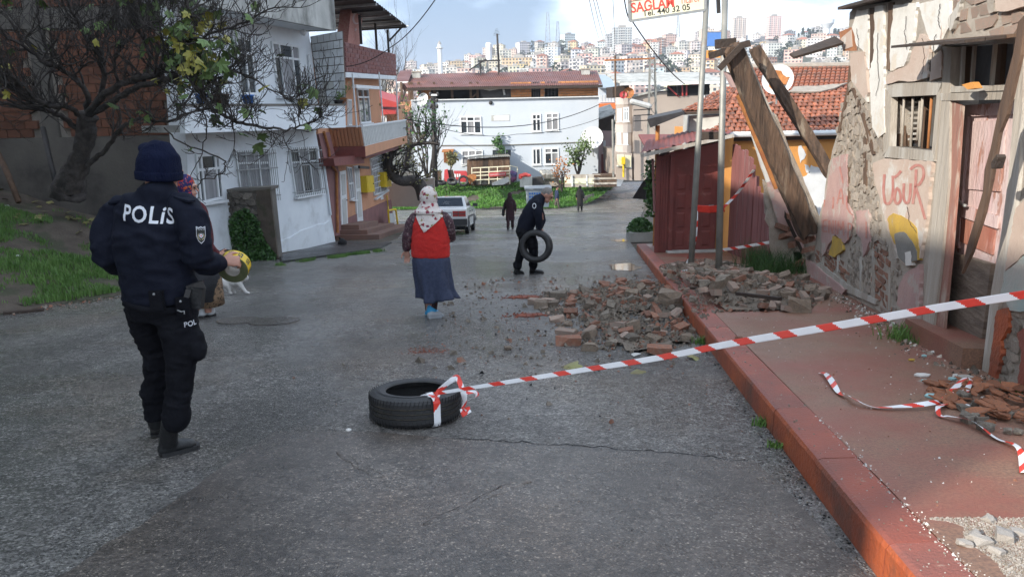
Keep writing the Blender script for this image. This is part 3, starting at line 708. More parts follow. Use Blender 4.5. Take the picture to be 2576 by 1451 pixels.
for i in range(k):
    u0,u1=(i+.12)/k,(i+.88)/k;mb=MB();mb.prism([TL.lerp(TR,u0).lerp(BL.lerp(BR,u0),.05),TL.lerp(TR,u1).lerp(BL.lerp(BR,u1),.05),TL.lerp(TR,u1).lerp(BL.lerp(BR,u1),.97),TL.lerp(TR,u0).lerp(BL.lerp(BR,u0),.97)],n2*.015);mb.build('slat',M['stripe'],b2)
mb=MB();mb.prism([TL+d2*.02,BL+d2*.02,BL-n2*1.1+d2*.02,TL-n2*1.1+d2*.02],d2*.05);sp_=mb.build('side_panel',M['peach'],b2)
for i in range(9):
    u=(i+.5)/9;a=TL.lerp(TL-n2*1.1,u);b=BL.lerp(BL-n2*1.1,u);mb=MB();mb.obox((a+b)/2+V((0,.0,0)),n2*.045,(b-a)*.48,d2*.02);mb.build('slat',M['peach'],b2)
mb=MB();mb.bar(TL+V((0,0,.03)),TR+V((0,0,.03)),.1,.05);mb.bar(TL+V((0,0,.03)),TL-n2*1.1+V((0,0,.03)),.1,.05);mb.build('rail',M['white_paint'],b2)
dz=V((0,0,-.42))
mb=MB();mb.prism([BL+n2*.02,BR+n2*.02,BR+n2*.02+dz*.8,BL+n2*.02+dz*.8],-n2*1.12);mb.build('floor_slab',M['peach'],b2)
mb=MB();mb.prism([BL-d2*.03+n2*.015,BL-d2*.03+n2*.015+dz*.85,BL-d2*.03-n2*1.1+dz*.85,BL-d2*.03-n2*1.1],d2*.05);mb.build('edge_band',M['maroon'],b2)
# door canopy with brown tiles under the balcony
mb=MB();P=wp([z2(1150,1150),z2(1370,1120),z2(1375,1185),z2(1160,1205)],A2,B2,.75);mb.prism(P,-n2*.75);mb.build('door_canopy',M['maroon'],ph)
mb=MB();P=wp([z2(1380,1112),z2(1640,1040),z2(1645,1075),z2(1385,1150)],A2,B2,.9);mb.prism(P,-n2*.5);mb.build('door_canopy',M['peachbase'],ph)
# terrace parapet of brick-like tiles
PL=wp([(866,106),(995,137),(996.6,190.7),(870,181)],A2,B2,.55)
mb=MB();mb.prism(PL,-n2*.15);par=mb.build('parapet',M['peachbase'],ph)
for j in range(6):
    for i in range(15):
        u0,u1=max(0,(i-(j % 2)*.5)/14)+.004,min(1,(i+1-(j % 2)*.5)/14)-.004
        if u1<u0+.02:continue
        P=lambda u,v:PL[0].lerp(PL[1],u).lerp(PL[3].lerp(PL[2],u),v)
        mb=MB();mb.prism([P(u0,j/6+.02),P(u1,j/6+.02),P(u1,(j+1)/6-.02),P(u0,(j+1)/6-.02)],n2*.02);mb.build('brick',M['maroon'] if (i*7+j*3) % 5 else M['peachbase'],par)
mb=MB();mb.prism([PL[3]+V((0,0,-.02)),PL[2]+V((0,0,-.02)),PL[2]+V((0,0,-.02))-n2*3,PL[3]+V((0,0,-.02))-n2*3],(0,0,-.16));mb.build('terrace_slab',M['white_wall'],ph)
mb=MB();mb.prism([PL[0]-n2*.15,PL[3]-n2*.15,PL[3]-n2*3,PL[0]-n2*3],d2*.1);mb.build('parapet',M['block'],ph)
# canopy over the terrace
Z=4.85;FR,NR,FL=atz(1022,66,Z),atz(940,3,Z),atz(850,77,Z);NL=NR+(FL-FR);e_=(NR-FR)*.5;NR+=e_;NL+=e_
cp=None;mb=MB()
kk=26
for i in range(kk):
    a,b=FR.lerp(NR,i/kk),FR.lerp(NR,(i+.5)/kk);c,d=FL.lerp(NL,i/kk),FL.lerp(NL,(i+.5)/kk);g_=FR.lerp(NR,(i+1)/kk);h_=FL.lerp(NL,(i+1)/kk)
    mb.quad(a,b+V((0,0,.05)),d+V((0,0,.05)),c);mb.quad(b+V((0,0,.05)),g_,h_,d+V((0,0,.05)))
cpo=mb.build('canopy_roof',M['darksteel'],ph)
for i in range(9):
    a,c=FR.lerp(NR,i/8),FL.lerp(NL,i/8);mb=MB();mb.bar(a-V((0,0,.045)),c-V((0,0,.045)),.09,.07);mb.build('purlin',M['greymetal'] if i % 2 else M['darksteel'],cpo)
mb=MB();mb.bar(FR+V((0,0,-.01))+(FR-FL)*.03,FL,.05,.06);mb.build('gutter',M['white_paint'],cpo)
for px,p0,p1 in ((903,20,112),(942,32,126),(972,66,133)):
    b=onv(px+6,p1,A2,B2,.5);mb=MB();mb.bar(b,V((b.x,b.y,Z-.1)),.09,.09);mb.build('canopy_post',M['darksteel'],ph)
mb=MB();a=onv(978,105,A2,B2,.5);mb.bar(a,FR+(FL-FR)*.05,.06,.06);mb.build('canopy_strut',M['darksteel'],ph)
# red painted pier with crescent and star
RP=wp([z2(1280,40),z2(1368,40),z2(1340,332),z2(1252,325)],A2,B2,.3)
mb=MB();mb.prism(RP,-n2*.4);rp=mb.build('red_pier',M['redpaint'],ph)
def P(u,v):return RP[0].lerp(RP[1],u).lerp(RP[3].lerp(RP[2],u),v)+n2*.004
mb=MB();c0=[];c1=[]
for i in range(17):t=radians(50+260*i/16);c0.append((.5+.34*cos(t),.33+.16*sin(t)))
for i in range(17):t=radians(50+260*(16-i)/16);c1.append((.58+.27*cos(t),.33+.125*sin(t)))
mb.prism([P(*q) for q in c0+c1],n2*.004)
st=[(.52+(.13 if i % 2==0 else .05)*cos(radians(36*i)),.62+(.06 if i % 2==0 else .024)*sin(radians(36*i))) for i in range(10)]
mb.prism([P(*q) for q in st],n2*.004);mb.build('emblem',M['pinkwall'],rp)
# openings
def W(P,off=.0):return [onv(*z2(*p),A2,B2,off) for p in P]
window(ph,W([(1312,640),(1395,645),(1415,890),(1340,900)]),[.5],[.25],n2,.07,.06,M['glass'])
window(ph,W([(1245,720),(1272,722),(1275,915),(1250,915)]),[.5],[],n2,.06,.06,M['curtain'])
mb=MB();mb.bar(*W([(1300,628),(1490,640)],.5),.16,.12);mb.build('awning_roll',M['white_paint'],ph)
for x0,x1,y0,y1 in ((1287,1318,535,925),(1480,1510,525,890),(1603,1618,560,870)):
    a,b=W([(x0,y0),(x1,y1)],1.05);mb=MB();mb.tube([a,b],.03,8);mb.build('balcony_post',M['white_paint'],ph)
q=W([(1410,1150),(1505,1110),(1535,1395),(1440,1420)]);window(ph,q,[.5],[.3],n2,.07,.05,M['curtain']);grille(ph,q,10,n2,.12,.01,(.05,.2,.35,.5,.65,.8,.95),M['white_paint'])
q=W([(1240,1210),(1275,1215),(1298,1440),(1268,1455)]);window(ph,q,[.5],[.5],n2,.05,.05,M['curtain'])
for P4,nm in (([(1185,1245),(1228,1235),(1245,1660),(1200,1690)],'door'),([(1288,1205),(1325,1200),(1355,1600),(1315,1610)],'door')):
    q=W(P4);mb=MB();mb.prism([q[0],q[1],q[2],q[3]],n2*.06);do=mb.build(nm,M['white_paint'],ph)
    mb=MB();m=lambda u,v:q[0].lerp(q[1],u).lerp(q[3].lerp(q[2],u),v)
    for v0,v1 in ((.06,.4),(.46,.92)):mb.prism([m(.2,v0),m(.8,v0),m(.8,v1),m(.2,v1)],n2*.075)
    mb.build('door_panel',M['stripe'],do)
    mb=MB();mb.tube([m(.85,.5)+n2*.06,m(.85,.5)+n2*.12,m(.7,.5)+n2*.12],.012,6);mb.build('handle',M['darksteel'],do)
mb=MB();mb.bar(*W([(1335,1212),(1405,1218)],.3),.08,.1);mb.build('porch_lamp',M['darksteel'],ph)
mb=MB();q=W([(1488,1408),(1508,1405),(1513,1445),(1493,1450)],.002);mb.prism(q,n2*.006);mb.build('notice',M['white_paint'],ph)
def meterbox(P4,lab):
    q=W(P4,.30);t=thing('meter_box',lab,'meter box',q[3]-n2*.2,'yellow meter boxes on the peach house')
    mb=MB();mb.prism(q,-n2*.28);mb.build('box',M['yellow'],t)
    f=lambda u,v:q[0].lerp(q[1],u).lerp(q[3].lerp(q[2],u),v)
    mb=MB();mb.prism([f(.1,.08),f(.9,.08),f(.9,.92),f(.1,.92)],n2*.012);mb.build('door',M['yellow'],t)
    mb=MB();mb.ball(f(.8,.5)+n2*.02,.03);mb.build('lock',M['darksteel'],t)
    return t
meterbox([(1388,1278),(1440,1272),(1450,1390),(1398,1397)],'yellow meter box to the left of the barred peach house window')
meterbox([(1515,1250),(1562,1246),(1572,1352),(1523,1358)],'yellow meter box at the far corner of the peach house')
# yellow gas pipe and steps
yp=thing('gas_pipe','yellow gas pipe bent round at the foot of the peach house','pipe',(-5.4,33,-3.6))
mb=MB();Pz=[onv(*z7(*p),A2,B2,o) for p,o in (((85,240),.06),((95,320),.06),((97,345),.1))]
a,b,c,d=[onv(*z7(*p),A2,B2,.9) for p in ((95,348),(150,340),(165,450),(105,452))]
mb.tube(Pz,.03,6);mb.build('pipe',M['yellow'],yp)
mb=MB();mb.tube([d,a,b,c],.04,7);mb.build('guard_rail',M['yellow'],yp)
M['step']=mk('worn_step_tile',(.22,.12,.09),(.17,.105,.085),4,.7,.3,30)
stp=thing('doorstep','worn brown tiled steps at the peach house doors','steps',(-5.2,28,-3.2))
for k,(y0,y1,o0,o1,h) in enumerate(((25.6,33.5,-.3,1.55,.15),(25.9,31.5,-.3,1.1,.3),(26.2,29.8,-.3,.75,.47))):
    a=V((A2[0],A2[1],0))+d2*(y0-A2[1]);b=V((A2[0],A2[1],0))+d2*(y1-A2[1])
    mb=MB();mb.prism([a+n2*o0+V((0,0,zs(y0)+h)),a+n2*o1+V((0,0,zs(y0)+h)),b+n2*o1+V((0,0,zs(y1)+h)),b+n2*o0+V((0,0,zs(y1)+h))],(0,0,-.5));mb.build('step',M['step'],stp)
b_=thing('board','grey board leaning behind the yellow gas pipe','board',(-5.3,34,-3.8));
mb=MB();mb.prism([onv(*z7(*p),A2,B2,.5) for p in ((92,370),(130,368),(140,450),(105,455))],n2*.05);mb.build('panel',M['stripe'],b_)
# ------------------------------------------------------------------ trees
def catmull(P,k=5):
    P=[V(p) for p in P];Q=[P[0]*2-P[1]]+P+[P[-1]*2-P[-2]];o=[]
    for i in range(1,len(Q)-2):
        a,b,c,d=Q[i-1:i+3]
        for j in range(k):
            t=j/k;o.append(.5*((2*b)+(c-a)*t+(2*a-5*b+4*c-d)*t*t+(3*b-a-3*c+d)*t**3))
    o.append(P[-1]);return o
def grow(mb,r,p,d,L_,rad,depth,tips,bend=.35,upb=.25,n=5,split=(2,4)):
    k=5;pts=[p];dirs=[d]
    for i in range(k):
        d=(d+V((r.uniform(-1,1),r.uniform(-1,1),r.uniform(-1,1)))*bend*.6+V((0,0,upb*.4))).normalized();p=p+d*L_/k;pts.append(p);dirs.append(d)
    mb.tube(pts,[max(.0045 if n<6 else .001,rad*(1-.62*i/k)) for i in range(k+1)],n,cap=False)
    if depth <= 0:tips.append((pts[-1],d));tips.append((pts[3],dirs[3]));return
    for q in range(r.randint(*split)):
        i=r.randint(1,k);dd=(dirs[i]+V((r.uniform(-1,1),r.uniform(-1,1),r.uniform(-.7,1)))*.85).normalized()
        grow(mb,r,pts[i],dd,L_*r.uniform(.45,.8),rad*(1-.62*i/k)*.8,depth-1,tips,bend,upb,max(3,n-1),split)
    tips.append((pts[-1],d))
def leaf_mesh(name,s,mat,seed,fold=.25):
    """a five lobed leaf with a folded midrib"""
    r=random.Random(seed);out=[]
    for a,l in ((-152,.34),(-122,.62),(-100,.60),(-82,.50),(-64,.86),(-46,.88),(-30,.60),(-10,.98),(8,1.0),(30,.62),(46,.88),(64,.84),(82,.50),(100,.62),(122,.60),(152,.34)):
        l*=r.uniform(.88,1.1);t=radians(a);out.append(V((sin(t)*l*s,cos(t)*l*s,-abs(sin(t))*l*s*fold-.25*s*l*l*max(0,cos(t))*r.uniform(.4,1.6))))
    me=bpy.data.meshes.new(name);c=V((0,.12*s,.02*s));vs=[c]+out
    me.from_pydata(vs,[],[(0,i,i+1) for i in range(1,len(out))]+[(0,len(out),1)]);me.materials.append(mat)
    return me
ft=thing('fig_tree','big spreading fig tree with few yellowing leaves on the bank before the brick building','tree',(-8.6,15.2,0))
mb=MB();r=random.Random(31);tips=[]
def limb(P,r0,r1,nsec,sl,dep=2,upb=.3,sub=(3,5)):
    r0*=.48;r1*=.55;nsec=int(nsec*2.0);sl*=1.0
    pts=catmull([at(*p) for p in P],5);k=len(pts)
    for i in range(1,k-1):pts[i]=pts[i]+V((r.uniform(-1,1),r.uniform(-1,1),r.uniform(-1,1)))*.025
    mb.tube(pts,[r0+(r1-r0)*i/(k-1) for i in range(k)],7,cap=False)
    for q in range(nsec):
        i=r.randint(k//4,k-1);t=(pts[min(i+1,k-1)]-pts[i-1]).normalized()
        d=(t*.5+V((r.uniform(-1,1),r.uniform(-1,.6),r.uniform(-.45,1)))).normalized()
        grow(mb,r,pts[i],d,sl*r.uniform(.6,1.25),min(.032,(r0+(r1-r0)*i/(k-1))*.4+.004),dep,tips,.6,upb,5,sub)
    grow(mb,r,pts[-1],(pts[-1]-pts[-2]).normalized(),sl,r1,dep,tips,.55,upb,5,sub)
tr=MB();tp=catmull([at(*p) for p in ((168,482,15.2),(185,440,15.1),(205,390,15),(214,335,14.9),(222,288,14.8))],4)
tp=[p for a,b in zip(tp,tp[1:]) for p in (a,a.lerp(b,.5))]+[tp[-1]]
tr.tube([p+V((0,0,-.12)) if i==0 else p for i,p in enumerate(tp)],[.34-.18*min(1,i/14)+.02*(i/32) for i in range(len(tp))],16)
tr.v=[tuple(V(v)+noise.noise_vector(V(v)*5)*.05+noise.noise_vector(V(v)*13)*.02) for v in tr.v]
o=tr.build('trunk',M['bark'],ft,smooth=True)
limb([(222,290,14.8),(262,235,14.3),(330,205,13.9),(400,182,13.5),(445,155,13.3),(458,100,13.2),(475,30,13)],.15,.05,13,.8)
limb([(222,292,14.8),(300,245,14.2),(352,216,13.8),(425,198,13.4),(470,180,13.2),(503,222,13),(525,262,12.9),(565,292,12.8),(620,312,12.7),(690,325,12.6),(745,322,12.5),(800,300,12.5)],.13,.018,22,.6)
limb([(205,330,14.9),(150,290,14.6),(95,275,14.3),(30,265,14),(-50,250,13.6)],.12,.05,10,.9)
limb([(215,300,14.9),(165,270,14.3),(110,262,13.8),(60,215,13.4),(0,180,13),(-50,170,13)],.11,.04,11,.9)
limb([(222,290,14.8),(215,230,14.5),(180,190,14.2),(120,160,13.8),(50,110,13.4),(-20,70,13)],.12,.035,12,.9)
limb([(240,270,14.7),(262,190,14.2),(250,120,14),(205,70,13.7),(160,-10,13.4)],.11,.04,10,.9)
limb([(215,420,15),(258,385,14.9),(300,330,14.6),(348,300,14.3),(420,305,13.9),(475,285,13.7)],.11,.03,9,.6)
limb([(458,110,13.2),(520,90,12.9),(600,60,12.7),(690,20,12.5)],.06,.02,9,.7)
limb([(470,160,13.2),(540,170,12.9),(620,192,12.7),(690,228,12.6),(745,262,12.5)],.055,.014,12,.55)
limb([(360,212,13.8),(380,140,13.6),(350,80,13.4),(330,0,13.2)],.07,.03,9,.8)
limb([(300,245,14.2),(290,150,13.7),(330,90,13.3),(420,40,13)],.06,.025,9,.8)
limb([(413,322,13.8),(461,364,13.5),(541,392,13.3),(567,413,13.2),(555,440,13.2),(510,454,13.2),(498,470,13.2)],.03,.02,2,.3,1)
limb([(503,222,13),(517,298,13),(520,335,13),(500,399,13.1),(480,440,13.2)],.03,.012,2,.3,1)
mb.build('branches',M['bark'],ft,smooth=True)
lm=[leaf_mesh('leaf',.145,M['leaf'],k) for k in range(4)];ly=[leaf_mesh('leaf',.14,M['leafy'],k+9) for k in range(3)]
cand=[]
def p2(p):
    v=p-EYE;z=v.dot(fw);return 1288+FPX*v.dot(rt)/z,725.5-FPX*v.dot(up)/z
for p,d in tips:
    x,y=p2(p)
    if -20<x<820 and -20<y<430:cand.append((p,d,x,y))
r.shuffle(cand);nl_=0
for p,d,x,y in cand:
    g_=math.exp(-((x-490)/70)**2-((y-110)/85)**2);w_=.05+.9*g_+.01*(x>380)
    if y>290:w_*=.5
    if r.random()>w_ or nl_>295:continue
    for q in range(1 if g_<.3 else r.randint(1,3)):
        me=r.choice(ly) if r.random()<.12+.55*g_ else r.choice(lm)
        o=obj('leaf',me,ft,p+V((r.uniform(-.1,.1),r.uniform(-.1,.1),r.uniform(-.12,.03)))*(1 if q==0 else 2),(r.uniform(.5,2.0)-1.9,r.uniform(-.7,.7),r.uniform(0,6.28)))
        s=r.uniform(.6,1.15);o.scale=(s,s,s);nl_+=1
# props and sticks by the tree
def stick(name,lab,cat,P,rad,mat):mb=MB();pts=[at(*p) for p in P];mb.tube(pts,rad,7);return mb.build(name,mat,smooth=True,label=lab,cat=cat)
stick('support_pole','black thin post leaning against the brick building beside the fig trunk','pole',[(108,322,17),(125,400,16.6),(144,478,16.2)],.055,M['darksteel'])
stick('support_pole','rusty brown pole leaning at the far edge of the bank','pole',[(-8,380,16.8),(20,440,16.4),(47,508,16)],.06,M['wood'])
# fallen fig leaves lying on the bank and road
dl=[leaf_mesh('fallen_leaf',.13,M['leafd'],k+20,.05) for k in range(4)]
def fallen(px,py,h,lab,sc=1,grp=None,bank=True):
    p=gnd(px,py)
    if bank:
        p=gbank(px,py)
    o=obj('fallen_leaf',r.choice(dl),None,p+V((0,0,h)),(r.uniform(-.35,.35),r.uniform(-.35,.35),r.uniform(0,6.28)));o.scale=(sc,sc,sc*r.uniform(.5,1.4));tag(o,lab,'leaf',grp)
for k in range(60):fallen(r.uniform(2,330),470+150*r.random()**1.5,.05,'dull yellow green fig leaf fallen on the grassy bank',r.uniform(.6,1.1),'fallen fig leaves on the bank')
fallen(*zr(570,975),.02,'yellow green leaf lying on wet asphalt under the barrier tape',1.25,bank=False)
fallen(*zr(1600,895),.02,'green leaf on the asphalt near the red kerb',1.0,bank=False)
fallen(*zr(1130,1018),.01,'dark withered leaf on the asphalt between tyre and kerb',.8,bank=False)
fallen(*zr(1110,650),.07,'bright green leaf lying among the fallen bricks',.5,bank=False)
fallen(335,773,.02,'pale leaf on the road edge by the bank',1.0,bank=False)
# ------------------------------------------------------------------ the ruined pink house on the right
A3,B3=(3.45,4.9),(4.35,9.9);n3=wn(A3,B3);o3=-n3;d3=V((B3[0]-A3[0],B3[1]-A3[1],0)).normalized()
rh=thing('ruined_house','half collapsed old house with flaking pink plaster, exposed brick and timber door','house',(4,8,-.6))
def W3(P,off=0,f=z5):return [onv(*f(*p),A3,B3,-off) for p in P]
Z8=lambda P:[(x,y+1269.3) for x,y in P]
BOT=2140
core=[
 [(590,95),(620,60),(885,10),(890,705),(880,1062),(870,2400),(283,2165),(275,1870),(335,1830),(372,1560),(405,1451),(440,1200),(505,960),(578,650),(592,480),(585,370)],
 [(885,10),(1262,-90),(1262,688),(890,705)],
 [(880,1062),(1190,1098),(1130,2490),(870,2400)],
 [(1222,690),(1262,688),(1200,1500),(1130,2490),(1190,1098)],
 [(1262,-420),(2100,-560),(2100,300),(1800,312),(1262,335)],
 [(1810,310),(2150,290),(2150,3050),(1575,2760),(1660,2140),(1800,1419)]]
for k,P in enumerate(core):
    mb=MB();mb.prism(W3(ragged(P,55,5,k) if k==0 else P),n3*.30);mb.build('wall',M['mortar'],rh)
mb=MB();mb.prism([V((x,y,z)) for x,y,z in (W3([(860,-100)])[0]+n3*.9,W3([(2150,-100)])[0]+n3*.9,W3([(2150,2900)])[0]+n3*.9,W3([(860,2400)])[0]+n3*.9)],n3*.1);mb.build('inner_wall',M['dirtyconc'],rh)
def patch(name,P,mat,out,seed=0,st=28,am=5,f=z5):
    mb=MB();mb.prism(W3(ragged(P,st,am,seed),out,f),n3*out);return mb.build(name,mat,rh)
PK,CH,DP=M['pinkplaster'],M['chalk'],M['dirtypink']
patch('plaster',[(592,385),(700,378),(722,640),(712,742),(640,640),(602,580)],PK,.030,1)
patch('plaster',[(640,80),(725,72),(722,500),(702,380),(640,330),(610,200)],CH,.022,2)
patch('plaster',[(772,50),(832,45),(838,500),(845,960),(800,1000),(755,930),(735,520),(765,400)],CH,.028,3)
patch('plaster',[(912,40),(1080,20),(1050,300),(985,480),(880,520),(895,200)],CH,.024,4)
patch('plaster',[(850,565),(880,525),(1010,480),(1096,250),(1150,270),(1180,300),(1160,420),(1155,560),(1060,590),(950,590),(860,612)],PK,.036,5)
patch('plaster',[(1092,30),(1180,10),(1320,-20),(1310,200),(1250,330),(1200,380),(1155,255)],CH,.026,6)
patch('plaster',[(1185,430),(1258,365),(1258,560),(1172,592)],PK,.038,7)
patch('plaster',[(1300,150),(1395,0),(1372,120),(1322,230)],M['greywood'],.034,8)
patch('plaster',[(1640,-150),(1950,-200),(1950,20),(1740,85),(1650,80)],PK,.04,9)
patch('plaster',[(1262,340),(1262,190),(1240,330)],PK,.03,31)
patch('plaster',[(1640,85),(1600,100),(1590,40),(1600,-200),(1636,-200)],M['mortar'],.03,10)
lower=[(760,-90),(838,-118),(1188,-98),(1150,330),(1098,600),(1000,655),(940,600),(880,420),(830,270),(792,100),(770,60)]
patch('plaster',Z8(lower),PK,.03,11)
M['ochre']=mk('ochre_plaster',(.50,.32,.05),(.40,.26,.06),6,.9,.3,30,c3=(.28,.25,.22),s3=9,f3=.6,p3=.6)
M['greyrender']=mk('grey_render',(.20,.195,.18),(.16,.155,.14),4,.9,.3,30)
patch('plaster',Z8([(862,320),(905,275),(1000,310),(1072,385),(1096,540),(1090,610),(1020,640),(960,600),(890,430)]),M['ochre'],.036,12)
patch('plaster',Z8([(915,425),(985,410),(1045,480),(1075,560),(1080,620),(1000,645),(945,600)]),M['greyrender'],.041,13)
patch('plaster',Z8([(430,60),(470,-120),(560,-150),(578,60),(572,200),(620,310),(600,420),(560,500),(490,430),(440,500),(388,600),(385,300)]),DP,.03,14)
patch('plaster',Z8([(640,262),(728,250),(738,480),(690,600),(672,460),(640,430)]),DP,.028,15)
patch('plaster',Z8([(470,440),(530,470),(545,540),(480,600),(440,580)]),M['ochre'],.033,16)
patch('plaster',Z8([(275,610),(340,655),(560,835),(490,930),(330,900),(280,740)]),DP,.05,17)
patch('plaster',Z8([(940,830),(985,720),(1100,650),(1095,960),(1000,1000),(935,940)]),DP,.036,18)
patch('plaster',Z8([(905,1080),(1000,1005),(1095,985),(1095,1195),(1000,1160)]),DP,.03,19)
patch('plaster',Z8([(990,560),(1035,550),(1040,650),(1000,660)]),CH,.042,20)
patch('plaster',Z8([(1795,240),(1900,150),(2120,100),(2120,580),(1860,570),(1715,700),(1750,500)]),PK,.035,21)
M['teal']=mk('teal_stained_plaster',(.36,.40,.37),(.44,.42,.38),3,.9,.3,30,c3=(.25,.36,.36),s3=2,f3=.6)
patch('plaster',Z8([(1715,710),(1860,578),(2120,590),(2120,1000),(1760,985),(1690,860)]),M['teal'],.03,22)
patch('plaster',Z8([(1655,980),(1745,962),(1740,1100),(1690,1200),(1690,1300),(1640,1500),(1590,1480)]),M['kerbface'],.036,23)
patch('plaster',Z8([(1800,1150),(1900,1080),(2120,1000),(2120,1700),(1800,1560),(1840,1300)]),M['kerb'],.03,24)
# masonry laid bare
r=random.Random(77)
mb=MB();mb.obox((0,0,0),d3*.102,o3*.03,V((0,0,.031)));bmA=[setmat(chunk(random.Random(k),1,1,1,.06,1),M['oldbrick']) for k in range(4)]
bmB=[setmat(m_.copy(),M['palebrick']) for m_ in bmA]
ang3=atan2(d3.y,d3.x)
def s3(p):return (p-V((A3[0],A3[1],0))).dot(d3)
def bricks(poly,meshes,L_,H_,keep=1,tilt=.0,cap=300):
    W_=W3(poly);q=[(s3(p),p.z) for p in W_];n=0
    x0,x1=min(a for a,b in q),max(a for a,b in q);z0,z1=min(b for a,b in q),max(b for a,b in q)
    for j in range(int((z1-z0)/(H_+.016))+1):
        for i in range(-1,int((x1-x0)/(L_+.014))+2):
            s,z=x0+(i+.5*(j % 2))*(L_+.014)+r.uniform(-.01,.01),z0+(j+.5)*(H_+.016)
            if not inside((s,z+tilt*(s-x0)),q) or r.random()>keep or n >= cap:continue
            p=V((A3[0],A3[1],z+tilt*(s-x0)))+d3*s+n3*(.038+r.uniform(-.007,.007))
            o=obj('brick',r.choice(meshes),rh,p,(r.uniform(-.05,.05),r.uniform(-.06,.06),ang3+r.uniform(-.05,.05)));o.scale=(L_,.09,H_);n+=1
bricks([(1325,-150),(1640,-180),(1640,95),(1700,90),(1870,40),(1870,270),(1570,258),(1330,240),(1372,120)],bmB,.22,.085,.97)
bricks(Z8([(345,560),(420,540),(520,590),(600,650),(590,760),(480,705),(345,640)]),bmA,.19,.058,.9,-.0)
bricks(Z8([(768,440),(875,560),(882,965),(770,890)]),bmA,.19,.058,.95)
bricks(Z8([(560,860),(870,985),(920,1090),(700,1080),(540,960)]),bmB,.19,.06,.6)
sm3=[setmat(chunk(random.Random(50+k),1,.55,.8,.2,4),M['rubblestone']) for k in range(8)]
def stones(poly,n,smin,smax,mats=sm3):
    W_=W3(poly);q=[(s3(p),p.z) for p in W_];k=0;t=0;used=[]
    x0,x1=min(a for a,b in q),max(a for a,b in q);z0,z1_=min(b for a,b in q),max(b for a,b in q)
    while k<n and t<n*40:
        t+=1;s,z=r.uniform(x0,x1),r.uniform(z0,z1_);sz=r.uniform(smin,smax)
        if not inside((s,z),q) or any((s-a)**2+(z-b)**2<(.42*(sz+c))**2 for a,b,c in used):continue
        used.append((s,z,sz));p=V((A3[0],A3[1],z))+d3*s+o3*.005
        o=obj('stone',r.choice(mats),rh,p,(r.uniform(-.12,.12),r.uniform(-.5,.5),ang3+r.uniform(-.12,.12)));o.scale=(sz*1.25,sz*.42,sz*.9);k+=1
stones([(590,610),(640,650),(712,745),(755,935),(830,1010),(840,1100),(770,1120),(760,1250),(790,1440),(800,1500),(870,1830),(750,1800),(640,1690),(590,1480),(578,1330),(560,1120),(440,1330),(505,960),(578,660)],190,.06,.15)
stones(Z8([(600,620),(690,610),(765,600),(765,880),(700,860),(600,780)]),40,.05,.11)
stones(Z8([(560,470),(640,440),(690,620),(690,840),(560,770),(600,560)]),30,.05,.11)
stones(Z8([(880,700),(940,610),(985,720),(935,840),(930,1000),(885,960)]),14,.05,.10)
stones(Z8([(1745,990),(1850,990),(1800,1150),(1830,1300),(1700,1500),(1690,1200)]),26,.06,.12)
# laths, posts and braces
def timber(name,P,mat,out,back=.05,f=z5):out*=.42;mb=MB();mb.prism(W3(P,out,f),n3*(out+back));return mb.build(name,mat,rh)
timber('lath',[(735,62),(768,58),(766,300),(757,505),(737,500),(742,250)],M['wood'],.035)
timber('lath',[(872,25),(908,20),(897,250),(882,510),(858,505),(866,230)],M['wood'],.04)
timber('lath',[(1165,440),(1176,430),(1170,590),(1155,585)],M['darkwood'],.04)
timber('lath',[(585,480),(600,480),(586,640),(520,960),(500,965),(572,640)],M['wood'],.05)
timber('lath',[(600,640),(618,640),(700,850),(770,1120),(752,1125),(680,860)],M['wood'],.045)
timber('lath',[(690,1000),(712,1000),(712,1400),(690,1400)],M['wood'],.04)
timber('lath',[(570,1200),(582,1200),(590,1600),(575,1600)],M['wood'],.05)
for P in ([(390,430),(402,430),(402,660),(388,660)],[(500,565),(510,565),(508,700),(498,700)],[(664,590),(678,590),(680,850),(664,850)],[(755,550),(768,550),(770,905),(752,900)],[(872,690),(886,690),(884,985),(868,985)],[(705,260),(720,260),(716,480),(702,480)]):
    timber('lath',Z8(P),M['greywood'],.045)
timber('brace',Z8([(345,640),(372,635),(580,800),(790,905),(780,940),(570,850),(345,672)]),M['greywood'],.06)
timber('brace',Z8([(815,200),(835,215),(900,430),(945,600),(925,612),(870,430)]),M['greywood'],.055)
# small barred window
FR_=M['greywood']
timber('window_frame',[(840,612),(1262,590),(1225,690),(890,705)],FR_,.045)
timber('window_frame',[(838,640),(892,700),(880,1065),(835,1130)],FR_,.043)
timber('window_frame',[(1222,688),(1258,640),(1205,1165),(1188,1100)],FR_,.043)
timber('window_frame',[(878,1062),(1192,1098),(1205,1172),(835,1140)],FR_,.05)
def inq(P,dep):return W3(P,-dep)
q=inq([(905,705),(1222,690),(1190,1098),(885,1075)],.2)
mb=MB();mb.prism(q,n3*.02);wpn=mb.build('window_pane',M['glass'],rh)
c_=W3([(890,705),(880,1062)]);mb=MB();mb.prism([c_[0],c_[0]+n3*.24,c_[1]+n3*.24,c_[1]],d3*.02);mb.build('reveal',M['wood'],rh)
c_=W3([(880,1062),(1190,1098)]);mb=MB();mb.prism([c_[0],c_[1],c_[1]+n3*.26,c_[0]+n3*.26],(0,0,-.02));mb.build('reveal',M['wood'],rh)
q=inq([(1000,720),(1025,720),(1015,1080),(990,1080)],.15)
for (a,b) in (((980,715),(985,1070)),((1150,705),(1130,1085))):
    P=inq([a,b],.14);mb=MB();mb.bar(P[0],P[1],.04,.04);mb.build('sash',M['wood'],rh)
